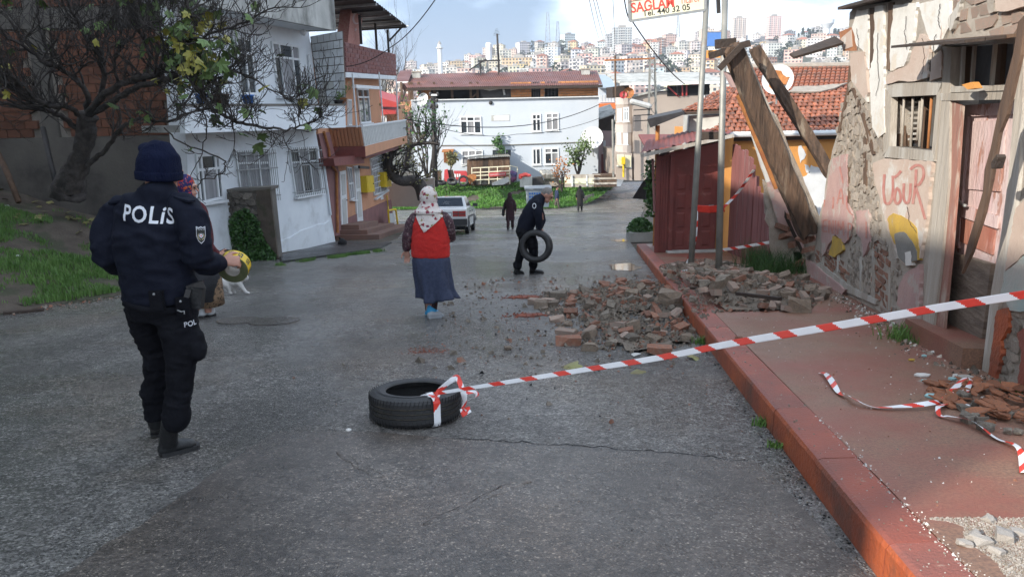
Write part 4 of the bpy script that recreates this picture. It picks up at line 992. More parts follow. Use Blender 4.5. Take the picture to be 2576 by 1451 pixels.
for a,b in (((988,715),(970,1065)),((1053,712),(1035,1068)),((1103,735),(1085,1020)),((1122,708),(1098,1065)),((1188,705),(1160,1078))):
    P=inq([a,b],.03);mb=MB();mb.tube(P,.013,6);mb.build('window_bar',M['rustor'] if a[0]==1188 else M['greywood'],rh,smooth=True)
for k in range(8):
    P=inq([(1025,745+38*k),(1090,742+38*k)],.17);mb=MB();mb.bar(P[0],P[1],.03,.022);mb.build('louvre',M['greywood'],rh)
# door case
timber('door_post',[(1264,336),(1330,345),(1318,700),(1310,1300),(1258,1900),(1188,2445),(1106,2475),(1160,1950),(1225,1180),(1262,660)],FR_,.06)
M['redwood']=mk('flaking_red_brown_wood',(.30,.15,.115),(.24,.13,.10),4,.85,.8,26,st=(1,1,.2),c3=(.42,.35,.29),s3=6,f3=.85,p3=.52)
timber('door_post',[(1322,728),(1405,772),(1362,1400),(1330,1800),(1272,2400),(1192,2445),(1255,1900),(1308,1300)],M['redwood'],.01,.02)
timber('lintel',[(1252,678),(1790,665),(1785,722),(1252,732)],FR_,.075)
timber('lintel',[(1325,628),(1790,615),(1790,655),(1322,672)],FR_,.05)
timber('door_post',[(1792,300),(1852,300),(1848,660),(1815,1330),(1720,1980),(1655,2300),(1602,2760),(1545,2735),(1620,2100),(1690,1700),(1742,1300),(1792,660)],FR_,.06)
# transom window
q=inq([(1345,345),(1800,318),(1790,620),(1330,640)],.18);mb=MB();mb.prism(q,n3*.02);mb.build('window_pane',M['paneglass'],rh)
c_=W3([(1330,345),(1322,640)]);mb=MB();mb.prism([c_[0],c_[0]+n3*.22,c_[1]+n3*.22,c_[1]],d3*-.02);mb.build('reveal',M['wood'],rh)
for a,b in (((1420,340),(1405,635)),((1500,335),(1480,612)),((1650,322),(1622,622)),((1800,318),(1790,600))):
    P=inq([a,b],.03);mb=MB();mb.bar(P[0],P[1],.025,.025);mb.build('window_bar',FR_,rh)
P=inq([(1690,325),(1668,615)],.15);mb=MB();mb.bar(P[0],P[1],.09,.04);mb.build('sash',M['wood'],rh)
# plank awning over it
a,b=W3([(1300,300),(1880,262)],.02);
for k in range(3):
    mb=MB();u=o3*(.13*k+.0)+V((0,0,-.012*k));u2=o3*(.13*k+.125)+V((0,0,-.012*k-.01));ex=-d3*.0
    mb.prism([a+u+d3*(.12+.05*k),b+u,b+u2,a+u2+d3*(.12+.05*k)],(0,0,.022));mb.build('awning_plank',M['darkwood'] if k else M['wood'],rh)
# eave
a,b=W3([(600,70),(1075,-48)],0)
mb=MB();mb.prism([a+o3*.16,b+o3*.16,b-o3*.3,a-o3*.3],(0,0,.035));mb.build('eave_board',M['darkwood'],rh)
# jutting beam end and hanging plank
P=W3([(512,235),(628,190),(645,370),(545,372)],.002);mb=MB();mb.prism(P,n3*.3);mb.build('beam_end',M['beamend'],rh)
mb=MB();mb.prism(W3([(528,280),(604,215),(612,340),(548,362)],.006),n3*.02);mb.build('plaster',PK,rh)
a,b=at(1990,144,10.2),at(2112,101,10.5);mb=MB();mb.prism([a+V((0,-.11,.0)),b+V((0,-.14,-.04)),b+V((0,.16,.06)),a+V((0,.05,.05))],(0,0,-.03));mb.build('hanging_plank',M['darkwood'],rh)
# door leaf
dr=None
leaf=[(1396,765),(1800,740),(1700,1700),(1568,2620),(1258,2440),(1300,1900),(1352,1400)]
mb=MB();mb.prism(inq(leaf,.16),n3*.04);M['doorpaint']=mk('flaking_pink_red_door_paint',(.50,.34,.33),(.56,.44,.42),3,.8,.9,26,st=(1,1,.3),c3=(.33,.15,.10),s3=7,f3=.85,p3=.53,w3=.05)
dr=mb.build('door',M['doorpaint'],rh)
def dpart(name,P,mat,out):mb=MB();mb.prism(inq(P,.159),o3*out);return mb.build(name,mat,dr)
dpart('rail',[(1402,770),(1795,742),(1790,830),(1398,850)],M['doorpaint'],.022)
dpart('stile',[(1398,850),(1470,846),(1430,1400),(1400,1800),(1312,1800),(1355,1400)],M['doorpaint'],.022)
dpart('rail',Z8([(1385,200),(1690,300),(1680,390),(1375,290)])[0:4],M['doorpaint'],.022)
dpart('panel',[(1500,880),(1740,870),(1690,1390),(1440,1370)],M['pinkwall'] if False else M['doorpaint'],.014)
M['redpanel']=mk('raw_red_door_panel',(.30,.10,.065),(.36,.17,.12),4,.85,.6,26,st=(1,1,.3),c3=(.45,.27,.24),s3=5,f3=.7)
dpart('panel',Z8([(1412,310),(1660,400),(1640,580),(1400,480)]),M['redpanel'],.016)
for y0,y1 in ((545,760),(768,990),(998,1175)):
    dpart('plank',Z8([(1318-(y0-545)*.085,y0),(1660-(y0-545)*.14,y0+100),(1660-(y1-545)*.14,y1+120),(1318-(y1-545)*.085,y1)]),M['plank'],.03+.006*((y0//7) % 3))
P=inq(Z8([(1372,145),(1385,190),(1425,222),(1435,222)]),.10);mb=MB();mb.tube(catmull(P,4),.014,7);mb.build('handle',M['greymetal'],dr,smooth=True)
# doorstep of the house
a,b=W3(Z8([(1115,1190),(1560,1440)]),.0);zt=lambda p:zpv(p.y)+.16
mb=MB();mb.prism([V((a.x,a.y,zt(a)))+o3*.16,V((b.x,b.y,zt(b)))+o3*.16,V((b.x,b.y,zt(b)))+n3*.25,V((a.x,a.y,zt(a)))+n3*.25],(0,0,-.4));mb.build('threshold',M['pave'],rh)
# sprayed lettering on the plaster
def graffiti(strokes,wd,seed=0,out=.033):
    for s in strokes:
        mb=MB()
        P=catmull([V((x,y,0)) for x,y in s],6) if len(s)>2 else [V((s[0][0],s[0][1],0)).lerp(V((s[1][0],s[1][1],0)),i/6) for i in range(7)]
        for i in range(len(P)-1):
            t=(P[i+1]-P[i]).normalized();m_=V((-t.y,t.x,0))*wd*.5
            a,b,c,d=[p for p in (P[i]+m_,P[i]-m_,P[i+1]-m_,P[i+1]+m_)]
            q=[onv(*z5(v.x,v.y),A3,B3,-(out+.0006*(i % 2))) for v in (a,b,c,d)]
            mb.quad(*q)
        mb.build('graffiti',M['redpaint'],rh)
graffiti([[(845,1265),(838,1380),(850,1470),(885,1470),(905,1400),(905,1275)],[(930,1370),(918,1440),(935,1480),(962,1450),(955,1390),(930,1360)],[(915,1290),(940,1270),(965,1240)],[(985,1330),(985,1440),(1010,1475),(1030,1420),(1035,1330)],[(1075,1230),(1068,1350),(1050,1480)],[(1030,1230),(1075,1200),(1120,1215),(1128,1280),(1095,1340),(1070,1350),(1100,1450),(1140,1590)]],20,1)
graffiti(Z8([])+[[(x,y+1269) for x,y in s] for s in ([(520,-60),(545,60)],[(500,210),(530,100),(545,210)],[(505,170),(545,168)],[(570,150),(575,240),(610,290)],[(408,230),(410,180)],[(470,245),(475,160)],[(400,330),(398,410)],[(400,330),(430,325)],[(400,370),(425,368)],[(400,410),(430,410)],[(442,420),(445,330),(470,425),(472,330)],[(490,330),(490,430)],[(505,430),(512,335),(530,400),(545,335),(550,440)],[(582,350),(580,470)],[(582,350),(605,360),(600,395),(582,400)],[(712,340),(712,460)])],11,2,.0325)
# cracks opened in the plaster
for k,P in enumerate(([(640,210),(655,300),(648,380)],[(1120,280),(1135,420),(1118,560)],[(1215,250),(1200,330),(1190,440)],[(1010,1500),(1030,1620),(1085,1700)],[(800,240),(790,400),(806,560),(780,720)],[(1000,120),(990,250),(1010,380)],[(1900,420),(1880,700),(1900,1100),(1870,1400)],[(1250,30),(1235,140),(1250,220)])):
    rr=random.Random(k);q=[]
    for (x0,y0),(x1,y1) in zip(P,P[1:]):q+=[(x0+(x1-x0)*i/7+rr.uniform(-5,5),y0+(y1-y0)*i/7) for i in range(7)]
    mb=MB();mb.tube(W3(q,.037),.0032,4);mb.build('crack',M['darkwood'],rh)
# long splintered lath hanging in front of the door
sp=thing('splintered_lath','long dark splintered lath hanging down across the old door','timber',W3([(1640,1350)],.3)[0])
mb=MB();mb.prism(W3([(1842,160),(1890,110),(1860,400),(1760,830),(1705,960),(1645,1300),(1592,1540),(1500,1830),(1425,1985),(1466,1790),(1582,1400),(1596,1230),(1640,1080),(1698,800),(1806,390)],.28),o3*.022);mb.build('lath',M['wood'],sp)
mb=MB();mb.prism(W3([(1680,1180),(1720,1120),(1728,1140),(1705,1220),(1680,1225)],.30),o3*.05);mb.build('splinter',M['darkwood'],sp)
mb=MB();P=W3([(1455,615),(1530,595),(1560,640),(1500,650)],.1);mb.prism(P,o3*.05);mb.build('broken_plate',M['orange'],None,label='broken yellow-brown plaster bit on the ledge over the old door',cat='debris')

# ------------------------------------------------------------------ collapsed front: leaning timbers and wall scraps
def beam(name,lab,p,q,w_,h_,mat,extra=None,upv=(0,1,0),cat='timber beam'):
    t=thing(name,lab,cat,p);p,q=V(p),V(q);rr=random.Random(int(abs(p.x*100)+abs(q.z*77)))
    k=40;m_=20;mb=MB();d=(q-p).normalized();a=d.cross(V(upv)).normalized();b=a.cross(d)
    vs=[]
    for i in range(k):
        c=p.lerp(q,i/(k-1))
        for j in range(m_):
            e=4*j/m_;s_=int(e);e-=s_;u,v=((-1+2*e,-1),(1,-1+2*e),(1-2*e,1),(-1,1-2*e))[s_]
            n_=noise.noise(V((u*2.2+p.x,v*2.2,i*.16)))*.16+noise.noise(V((u*5,v*5+p.x,i*.33)))*.10
            vs.append(c+a*u*w_*.5*(.95+n_)+b*v*h_*.5*(.95+n_)+d*noise.noise(V((u*4,v*4,i*.1+p.x)))*(.09 if i in (0,k-1) else .02))
    mb.add(vs,[(m_*i+j,m_*i+(j+1) % m_,m_*i+m_+(j+1) % m_,m_*i+m_+j) for i in range(k-1) for j in range(m_)]+[tuple(range(m_-1,-1,-1)),tuple((k-1)*m_+j for j in range(m_))])
    mb.build('beam',mat,t);return t,a,b,d
p,q=at(2035,590,11.3),at(1838,118,11.3)
t,a,b,d=beam('leaning_post','thick rotten corner post with plaster remains leaning over the pavement',p,q,.26,.22,M['rotwood'])
if a.x<0:a=-a
mb=MB();mb.bar(p+a*.17+d*.1,q+a*.14-d*.05,.03,.13,V((0,1,0)));mb.build('board',M['greywood'],t)
mb=MB();mb.bar(p+a*.16+b*.1+d*.3,q+a*.15+b*.08-d*.4,.05,.05,V((0,1,0)));mb.build('lath',M['wood'],t)
t2_,_,_,_=beam('x','x',p+a*.17+d*.1,p+a*.15+d*1.9,.10,.16,M['rubblestone']);pl2=kids(t2_)[0];pl2.parent=t;pl2.name='plaster_edge';bpy.data.objects.remove(t2_)
for c_ in kids(t):
    if c_.name.startswith('plaster_edge'):c_.location+=a*.17+d*.1
mb=MB();mb.bar(q-d*.08+V((-.33,-.02,-.05)),q-d*.02+V((.25,0,.06)),.12,.09);mb.build('cap_beam',M['darkwood'],t)
mb=MB();mb.bar(q-d*.16+V((-.26,-.16,-.16)),q+V((.12,-.16,.02)),.05,.08);mb.build('cap_beam',M['darkwood'],t)
mb=MB();mb.bar(at(1800,112,11.6),at(1850,108,11.6),.1,.13);mb.build('cap_beam',M['darkwood'],t)
mb=MB();mb.prism([at(*z4(*u),11.5) for u in ((1090,520),(1130,530),(1190,620),(1180,640),(1145,635))],(0,.12,0));mb.build('plaster',M['pinkwall'],t)
mb=MB();mb.bar(at(*z4(1180,690),11.55),at(*z4(1460,1370),11.4),.045,.07,V((0,1,0)));mb.build('lath',M['rustor'],t)
mb=MB();mb.bar(at(*z4(1245,700),11.45),at(*z4(1580,1440),11.3),.06,.05,V((0,1,0)));mb.build('lath',M['greywood'],t)
mb=MB();mb.bar(at(*z4(1285,960),11.7),at(*z4(1400,1320),11.6),.05,.05,V((0,1,0)));mb.build('lath',M['stripe'],t)
beam('leaning_beam','brown rough beam leaning against the tiled roof and the broken wall',at(2092,440,11.6),at(1897,122,12.2),.16,.15,M['rotwood'])
# scraps of the collapsed street wall
bw=thing('broken_wall','leaning remnant of pink street wall beneath the thick rotten post','wall',at(1990,690,11.8))
def bpoly(P,y0,th,mat,name='plaster',f=z8,seed=0):
    P=ragged(P,26,5,seed);mb=MB();mb.prism([at(*f(*p),y0) for p in P],(0.05,th,0));return mb.build(name,mat,bw)
bpoly([(-30,40),(60,120),(180,160),(235,300),(272,420),(270,620),(262,800),(205,760),(190,560),(140,400),(30,350),(-20,290)],12.2,.2,M['rubblestone'],'masonry',seed=1)
bpoly([(-20,60),(55,130),(170,170),(228,300),(258,440),(200,420),(30,345),(-5,280)],12.17,.03,DP,seed=2)
bpoly([(185,560),(240,560),(262,760),(255,800),(215,740)],12.0,.05,M['greywood'],'board',seed=3)
bpoly([(285,600),(255,380),(240,300),(350,230),(372,300),(335,560)],11.5,.25,M['rubblestone'],'masonry',seed=4)
zc=zm(1821.3,50.3,.9203)
PQ=[(108,436),(150,470),(188,486),(218,540),(252,596),(266,640),(262,745),(232,756),(152,748),(130,650),(116,545)]
bpoly(PQ,12.0,.16,M['rubblestone'],'masonry',zc,7)
bpoly([(112,442),(150,474),(186,490),(214,545),(246,600),(226,640),(196,606),(150,556)],11.97,.03,DP,'plaster',zc,8)
for k,(x,y) in enumerate(((165,300),(120,440),(180,500),(225,640),(100,380),(205,720),(250,470),(300,470),(320,380),(290,540))):
    o=obj('brick',bmA[k % 4],bw,at(*z8(x,y),11.95 if x<240 else 11.42),(r.uniform(-.5,.5),r.uniform(-.5,.5),r.uniform(0,3)));o.scale=(.2,.1,.08)
mb=MB();mb.bar(at(*z8(110,260),12),at(*z8(250,560),11.9),.05,.05);mb.build('lath',M['darkwood'],bw)
mb=MB();mb.bar(at(*z8(0,-60),12.1),at(*z8(190,170),11.9),.12,.06,V((0,1,0)));mb.build('lath',M['darkwood'],bw)
mb=MB();mb.prism([at(*z4(*u),12.6) for u in ((1290,820),(1340,930),(1480,1230),(1560,1420),(1420,1400),(1340,1200),(1290,1000))],(.05,.03,0));mb.build('board',M['dirtypink'],bw)
# green tuft of wild plant at the wall foot
# ------------------------------------------------------------------ red plank fence, shed, tiled house
A4,B4=(4.30,12.3),(4.62,15.85);n4=wn(A4,B4);o4=-n4;d4=V((B4[0]-A4[0],B4[1]-A4[1],0)).normalized()
fe=thing('plank_fence','faded red upright plank fence between the wooden shed and the ruined wall','fence',(4.5,14,-1.5))
M['fenceplank']=mk('faded_red_plank',(.26,.10,.095),(.20,.075,.07),5,.85,.7,26,st=(1,1,.12),c3=(.35,.24,.23),s3=5,f3=.6,p3=.58,orand=.14)
r=random.Random(8);k=15
for i in range(k):
    u0,u1=i/k,(i+.93)/k;a=V((A4[0],A4[1],0)).lerp(V((B4[0],B4[1],0)),u0);b=V((A4[0],A4[1],0)).lerp(V((B4[0],B4[1],0)),u1)
    zt=-.48+1.05*min(1,u0/.48)+r.uniform(-.1,.06);dd=o4*r.uniform(-.012,.012)
    mb=MB();mb.prism([V((a.x,a.y,zs(a.y)+.1))+dd,V((b.x,b.y,zs(b.y)+.1))+dd,V((b.x,b.y,zt+r.uniform(-.02,.02)))+dd,V((a.x,a.y,zt))+dd],o4*.028);mb.build('plank',M['fenceplank'],fe)
for z in (-1.3,-.75):mb=MB();mb.bar((A4[0]+.04,A4[1],z+.1),(B4[0]+.04,B4[1],z-.1),.04,.07);mb.build('rail',M['darkwood'],fe)
SH=16.0
sh=thing('shed','dark red wooden shed with panelled door and sloping red sheet roof','shed',(3.9,16.5,-1.7))
zb=zpv(SH)
xl,xr=at(1652,500,SH).x,at(1838,500,SH).x
d0,d1=at(1690,500,SH).x,at(1806,500,SH).x
zdt=at(1750,420,SH).z
zlt,zrt=at(1650,398,SH).z,at(1838,345,SH).z
mb=MB();mb.prism([(xl,SH,zb),(d0,SH,zb),(d0,SH,zlt+.12),(xl,SH,zlt)],(0,.12,0));mb.build('wall',M['maroon'],sh)
mb=MB();mb.prism([(d1,SH,zb),(xr,SH,zb),(xr,SH,zrt),(d1,SH,zrt-.1)],(0,.12,0));mb.build('wall',M['orange'],sh)
mb=MB();mb.prism([(d0,SH+.01,zdt),(d1,SH+.01,zdt),(d1,SH+.01,zrt-.1),(d0,SH+.01,zlt+.12)],(0,.1,0));mb.build('wall',M['maroon'],sh)
mb=MB();mb.prism([(xl,SH+.12,zb),(xl,SH+.12,zlt),(xl+.75,SH+3,zlt),(xl+.75,SH+3,zb)],(.12,0,0));mb.build('wall',M['maroon'],sh)
for x in (xl-.03,d0-.06):mb=MB();mb.box(x,x+.09,SH-.05,SH-.001,zb,zlt+.05);mb.build('post',M['maroon'],sh)
for i in range(4):
    x=xl+.07+(d0-xl-.1)*i/4;mb=MB();mb.box(x+.005,x+(d0-xl-.1)/4-.008,SH-.022,SH-.002,zb+.02,zlt-.03);mb.build('plank',M['maroon'],sh)
mb=MB();mb.box(d0+.01,d1-.01,SH+.03,SH+.08,zb+.02,zdt);do=mb.build('door',M['maroon'],sh)
wd_,hd_=d1-d0,zdt-zb
for i in range(3):
    for j in range(4):
        x0=d0+.1+i*(wd_-.16)/3;z0=zb+.12+j*(hd_-.2)/4
        mb=MB();x1_,z1_=x0+(wd_-.16)/3-.07,z0+(hd_-.2)/4-.07
        mb.add([(x0,SH+.029,z0),(x1_,SH+.029,z0),(x1_,SH+.029,z1_),(x0,SH+.029,z1_),(x0+.04,SH+.012,z0+.04),(x1_-.04,SH+.012,z0+.04),(x1_-.04,SH+.012,z1_-.04),(x0+.04,SH+.012,z1_-.04)],[(0,1,5,4),(1,2,6,5),(2,3,7,6),(3,0,4,7),(4,5,6,7)]);mb.build('panel',M['maroon'],do)
mb=MB();mb.tube([(d1-.1,SH+.0,zb+1),(d1-.1,SH-.05,zb+1),(d1-.2,SH-.05,zb+1)],.012,6);mb.build('handle',M['greymetal'],do)
mb=MB();mb.box(d0-.1,d1+.1,SH-.25,SH-.002,zb-.02,zb+.05);mb.build('threshold',M['oldconc'],sh)
f0,f1=at(1612,392,SH-.6),at(1846,341,SH-.6)
g0,g1=f0+V((.75,3.6,.05)),f1+V((.75,3.6,.05))
mb=MB();k=16
for i in range(k):
    for s0,s1,h0,h1 in ((i,i+.5,0,.025),(i+.5,i+1,.025,0)):
        mb.quad(f0.lerp(f1,s0/k)+V((0,0,h0+.05)),f0.lerp(f1,s1/k)+V((0,0,h1+.05)),g0.lerp(g1,s1/k)+V((0,0,h1+.05)),g0.lerp(g1,s0/k)+V((0,0,h0+.05)))
mb.build('roof',M['redplastic'] if False else M['maroon'],sh)
mb=MB();mb.bar(f0,f1,.05,.07);mb.build('fascia',M['greywood'],sh)
for u in (.08,.36,.64,.92):mb=MB();mb.bar(f0.lerp(f1,u)+V((0,.03,.0)),g0.lerp(g1,u),.07,.05);mb.build('rafter',M['wood'],sh)
mb=MB();p_=at(1642,400,SH-.1);mb.tube([p_,V((p_.x+.06,p_.y,zb+.9))],.025,6);mb.build('drain_pipe',M['peachbase'],sh)
# tiled house behind
th=thing('tiled_house','orange rendered cottage with old red clay tile roof and white gutter','house',(6.5,17,-1.5))
HY=16.35
e0,e1=at(1806,337,HY-.2),at(2135,341,HY-.2)
e1=e0+(e1-e0)*1.25;e1.z=e0.z+.0;
mb=MB();mb.box(xr+.02,9.5,HY,HY+5.5,-3.5,e0.z-.05);mb.build('wall',M['orange'],th)
pw=[[(1620,1060),(1640,1055),(1672,1120),(1660,1150),(1630,1180),(1622,1120)],[(1660,1190),(1690,1200),(1708,1255),(1680,1250)],[(1708,1200),(1760,1215),(1800,1240),(1840,1270),(1850,1480),(1750,1600),(1660,1480),(1648,1290),(1690,1260)]]
for k,P in enumerate(pw):mb=MB();mb.prism([at(*z4(*p),HY-.001) for p in ragged(P,16,4,k)],(0,-.012,0));mb.build('bare_plaster',M['whiteplaster'],th)
mb=MB();mb.tube([e0+V((-.02,-.05,-.02)),e1+V((0,-.05,-.02))],.06,8);mb.build('gutter',M['white_paint'],th)
mb=MB();mb.box(e0.x,e1.x,HY-.15,HY-.002,e0.z-.16,e0.z-.03);mb.build('soffit',M['darkwood'],th)
rg0,rg1=at(1880,172,20.8),at(2135,166,20.8);rg1=rg0+(rg1-rg0)*1.35;rg1.z=rg0.z
def tmesh(mat,L_=.40,W_=.25):
    mb=MB();k=5;vs=[]
    for y_,w0,h0 in ((0,1.0,.052),(L_,.86,.030)):
        for i in range(k):t=pi*i/(k-1);vs.append((-cos(t)*W_*.5*w0,y_,sin(t)*h0+(.012 if y_==0 else 0)))
    for i in range(k):t=pi*i/(k-1);vs.append((-cos(t)*W_*.5,0,max(0,sin(t)*.052-.012)))
    mb.add(vs,[(i,i+1,k+i+1,k+i) for i in range(k-1)]+[(2*k+i,2*k+i+1,i+1,i) for i in range(k-1)]);return mb.mesh('roof_tile',mat)
TM=tmesh(M['tile'])
M['tilebed']=mk('dark_tile_bed',(.13,.06,.04),(.09,.05,.04),5,.95)
def tiles(q,cols,rows,parent,cap=300,nm='roof_tile',skip=None):
    q=[V(p) for p in q];n_=0;rr=random.Random(4);far=[]
    mb=MB();nn=(q[1]-q[0]).cross(q[3]-q[0]).normalized();nn=nn if nn.z>0 else -nn
    mb.prism([p-nn*.01 for p in q],-nn*.06);mb.build('roof_deck',M['tilebed'],parent)
    for j in range(rows):
        for i in range(cols):
            u,v=(i+.5)/cols,j/rows;p=q[0].lerp(q[1],u).lerp(q[3].lerp(q[2],u),v)
            dx=(q[1].lerp(q[2],v)-q[0].lerp(q[3],v)).normalized();dy=(q[3].lerp(q[2],u)-q[0].lerp(q[1],u)).normalized();dz_=dx.cross(dy).normalized()
            if skip and skip(u,v,rr):continue
            if n_ >= cap:far.append((p,dx,dy,dz_));continue
            o=bpy.data.objects.new(nm,TM);COL.objects.link(o);o.parent=parent
            m=Matrix((dx,dy,dz_)).transposed().to_4x4();rot=Matrix.Rotation(rr.uniform(-.05,.05),4,'Z')@Matrix.Rotation(rr.uniform(-.03,.03),4,'X')
            w_=(q[1].lerp(q[2],v)-q[0].lerp(q[3],v)).length/cols/.25*1.0;l_=(q[3].lerp(q[2],u)-q[0].lerp(q[1],u)).length/rows/.40*1.12
            o.matrix_local=Matrix.Translation(p-wloc(parent)+dz_*rr.uniform(0,.015))@m@rot@Matrix.Diagonal((w_,l_,.8,1));n_+=1
    mb=MB()
    for p,dx,dy,dz_ in far:
        m=Matrix((dx*w_,dy*l_,dz_*.8)).transposed();mb.add([p+m@v.co for v in TM.vertices],[tuple(f.vertices) for f in TM.polygons])
    if far:mb.build('roof_tiles',M['tile'],parent,kind='stuff')
eL=at(1806,335,HY-.25);eR=e0+(e1-e0)*.93;eR.y=HY-.25
tiles([eL,eR,rg0+(rg1-rg0)*.93,rg0],27,19,th)
# patch of cement smeared on the tiles
cp_=lambda u,v:eL.lerp(eR,u).lerp(rg0.lerp(rg0+(rg1-rg0)*.93,u),v)
for k,P in enumerate(([(.30,.42),(.40,.52),(.55,.50),(.72,.56),(.80,.66),(.70,.62),(.55,.60),(.42,.60)],[(.12,.18),(.2,.24),(.3,.36),(.2,.34)])):
    mb=MB();mb.prism([cp_(*p)+V((0,-.02,.045)) for p in ragged(P,.05,.012,k)],(0,-.01,.03));mb.build('cement_patch',M['mortar'],th)
mb=MB();mb.tube([rg0+V((0,0,.02)),rg1+V((0,0,.02))],.09,8);mb.build('ridge',M['mortar'],th)
# its lower left wing
w2=thing('roof_wing','small old tiled wing with crumbling eave left of the cottage roof','house',(4.6,19,-1))
q=[at(1714,281,18.3),at(1850,276,17.7),at(1905,196,20.4),at(1800,236,20.2)]
mb=MB();c0,c1=at(1735,292,18.35),at(1835,290,17.8);mb.prism([c0,c1,V((c1.x,c1.y,-3)),V((c0.x,c0.y,-3))],(.3,2.0,0));mb.build('wall',M['oldconc'],w2)
tiles(q,12,9,w2)
mb=MB();mb.bar(q[0]+V((0,0,-.05)),q[1]+V((0,0,-.05)),.1,.06);mb.build('eave_board',M['darkwood'],w2)
mb=MB();mb.prism([at(1628,300,17.6),at(1636,322,17.6),at(1722,288,17.8),at(1716,281,17.8)],(.2,.9,.05));mb.build('tin_canopy',M['darksteel'],w2)
mb=MB();a=at(1655,316,17.9);mb.tube([a,V((a.x,a.y,zs(18)+.1))],.05,7);mb.build('canopy_post',M['rustor'],w2)
q=[at(1786,330,17.0),at(1822,330,16.7),at(1862,296,17.7),at(1835,296,17.8)];tiles(q,4,5,w2)
q2=[at(1606,338,24),at(1730,338,22),at(1722,370,20),at(1625,372,21)]
mb=MB();mb.prism(q2,(0,0,-.05));mb.build('sheet_roof',M['signred'] if False else M['maroon'],w2)
# rusty dish
def dish(lab,c,R,nrm,mat,rust=None,grp=None):
    t=thing('satellite_dish',lab,'satellite dish',c);nrm=V(nrm).normalized();mb=MB()
    pr=[(R*u,-R*.28*(1-u*u)) for u in (0.001,.25,.5,.75,.95,1.0)];mb.lathe(pr+[(R*1.01,.012),(R*.99,-.02)],c,nrm,24);mb.f.pop();mb.m.pop();mb.build('dish',mat,t,smooth=True)
    if rust:
        rr=random.Random(5);po=ragged([(cos(2*pi*i/10)*R*(.62+.2*sin(i*2.1)),sin(2*pi*i/10)*R*(.6+.2*cos(i*1.7))) for i in range(10)],R*.2,R*.06,2)
        a=nrm.orthogonal().normalized();b=nrm.cross(a);mb=MB();o_=V(c)+nrm*R*.07
        f=lambda x,y:o_+a*x+b*y+nrm*(-R*.28*(1-(x*x+y*y)/R/R));vs=[f(0,0)]+[f(x*.5,y*.5) for x,y in po]+[f(x,y) for x,y in po];n=len(po)
        mb.add(vs,[(0,1+i,1+(i+1) % n) for i in range(n)]+[(1+i,1+n+i,1+n+(i+1) % n,1+(i+1) % n) for i in range(n)]);mb.build('rust_stain',rust,t)
    mb=MB();fo=V(c)+nrm*R*.75;mb.tube([V(c)-V((0,0,R*.9))+nrm*.02,fo-V((0,0,R*.15))],R*.035,5);mb.ball(fo-V((0,0,R*.15)),R*.1);mb.build('feed_arm',M['greymetal'],t)
    mb=MB();mb.tube([V(c)-nrm*R*.28,V(c)-nrm*R*.5,V(c)-nrm*R*.5-V((0,0,R*1.5))],R*.06,6);mb.build('bracket',M['greymetal'],t);return t
dish('white satellite dish with orange rust on the clay tile roof',at(1956,200,15.6),.30,(-.38,-1,.25),M['white_paint'],M['rustor'])
# wild green tuft at the foot of the broken wall
def tuft(r):
    x=r.gauss(0,.2);y=r.gauss(0,.32);return (4.28+x,12.15+y,zpv(12.15)-.05),1
blades('grass_tuft',1500,tuft,M['ivy'],.15,.55,.010,6,lean=.7,kind=None,label='dark green tuft of tall wild grass at the foot of the broken wall',cat='plant')
# ------------------------------------------------------------------ two poles carrying the tin sign
sp_b,sp_t=gnd(1737,686,PH),at(1783,-90,12.95)
pole=thing('sign_pole','grey metal pole bearing the cream shop sign, wound with red and white tape','pole',sp_b)
mb=MB();mb.tube([sp_b-V((0,0,.1)),sp_b.lerp(sp_t,.5),sp_t],[.052,.048,.044],10);mb.build('shaft',M['galv'],pole,smooth=True)
rp_b,rp_t=gnd(1808,690,PH),at(1826,-90,12.6)
pole2=thing('sign_pole','second plain grey pole standing right of the sign pole before the shed','pole',rp_b)
mb=MB();mb.tube([rp_b-V((0,0,.1)),rp_t],[.055,.046],10);mb.build('shaft',M['galv'],pole2,smooth=True)
mb=MB();mb.bar(at(*z4(945,395),12.93),at(*z4(1065,392),12.68),.03,.12);mb.build('bracket',M['orange'],pole)
mb=MB();mb.bar(at(*z4(915,985),12.9),at(*z4(1060,985),12.55),.03,.13);mb.build('bracket',M['darkwood'],pole)
mb=MB();mb.bar(at(*z4(912,530),12.9),at(*z4(905,700),12.9),.04,.04);mb.build('clamp',M['darksteel'],pole)
mb=MB();mb.bar(at(1804,-60,12.7),at(1808,34,12.7),.06,.05);mb.build('hanger',M['darksteel'],pole2)
sg=thing('shop_sign','cream tin shop sign with red and black Turkish lettering between the poles','sign',at(1680,20,12.85))
SQ=[at(1579,-75,12.9),at(1773,-112,12.8),at(1774,26,12.8),at(1584,54,12.9)]
nS=(SQ[1]-SQ[0]).cross(SQ[3]-SQ[0]).normalized();nS=nS if nS.y<0 else -nS
mb=MB();mb.prism(SQ,-nS*.09);mb.build('panel',M['cream'],sg)
mb=MB();fm_=lambda a,b:mb.bar(a+nS*.01,b+nS*.01,.04,.025,nS)
for a,b in zip(SQ,SQ[1:]+SQ[:1]):fm_(a,b)
mb.build('frame',M['greymetal'],sg)
xx=(SQ[2]-SQ[3]).normalized();yy=(SQ[0]-SQ[3]);yy=(yy-xx*yy.dot(xx)).normalized()
def sgp(px,py):
    d=ray(px,py);return EYE+d*((SQ[0]-EYE).dot(nS)/d.dot(nS))
def sxy(s):p=s;return p
f1=flat_text('lettering','Tel. 440 32 05',.13,sgp(*z4(664,97)),xx,yy,M['signblack'],sg,.004,.75,.012)
f2=flat_text('lettering','SAĞLAM',.21,sgp(*z4(566,72)),xx,yy,M['signred'],sg,.004,.68,.02)
f3=flat_text('lettering','Ticaret',.14,sgp(*z4(832,22)),xx,yy,M['signred'],sg,.004,.30)
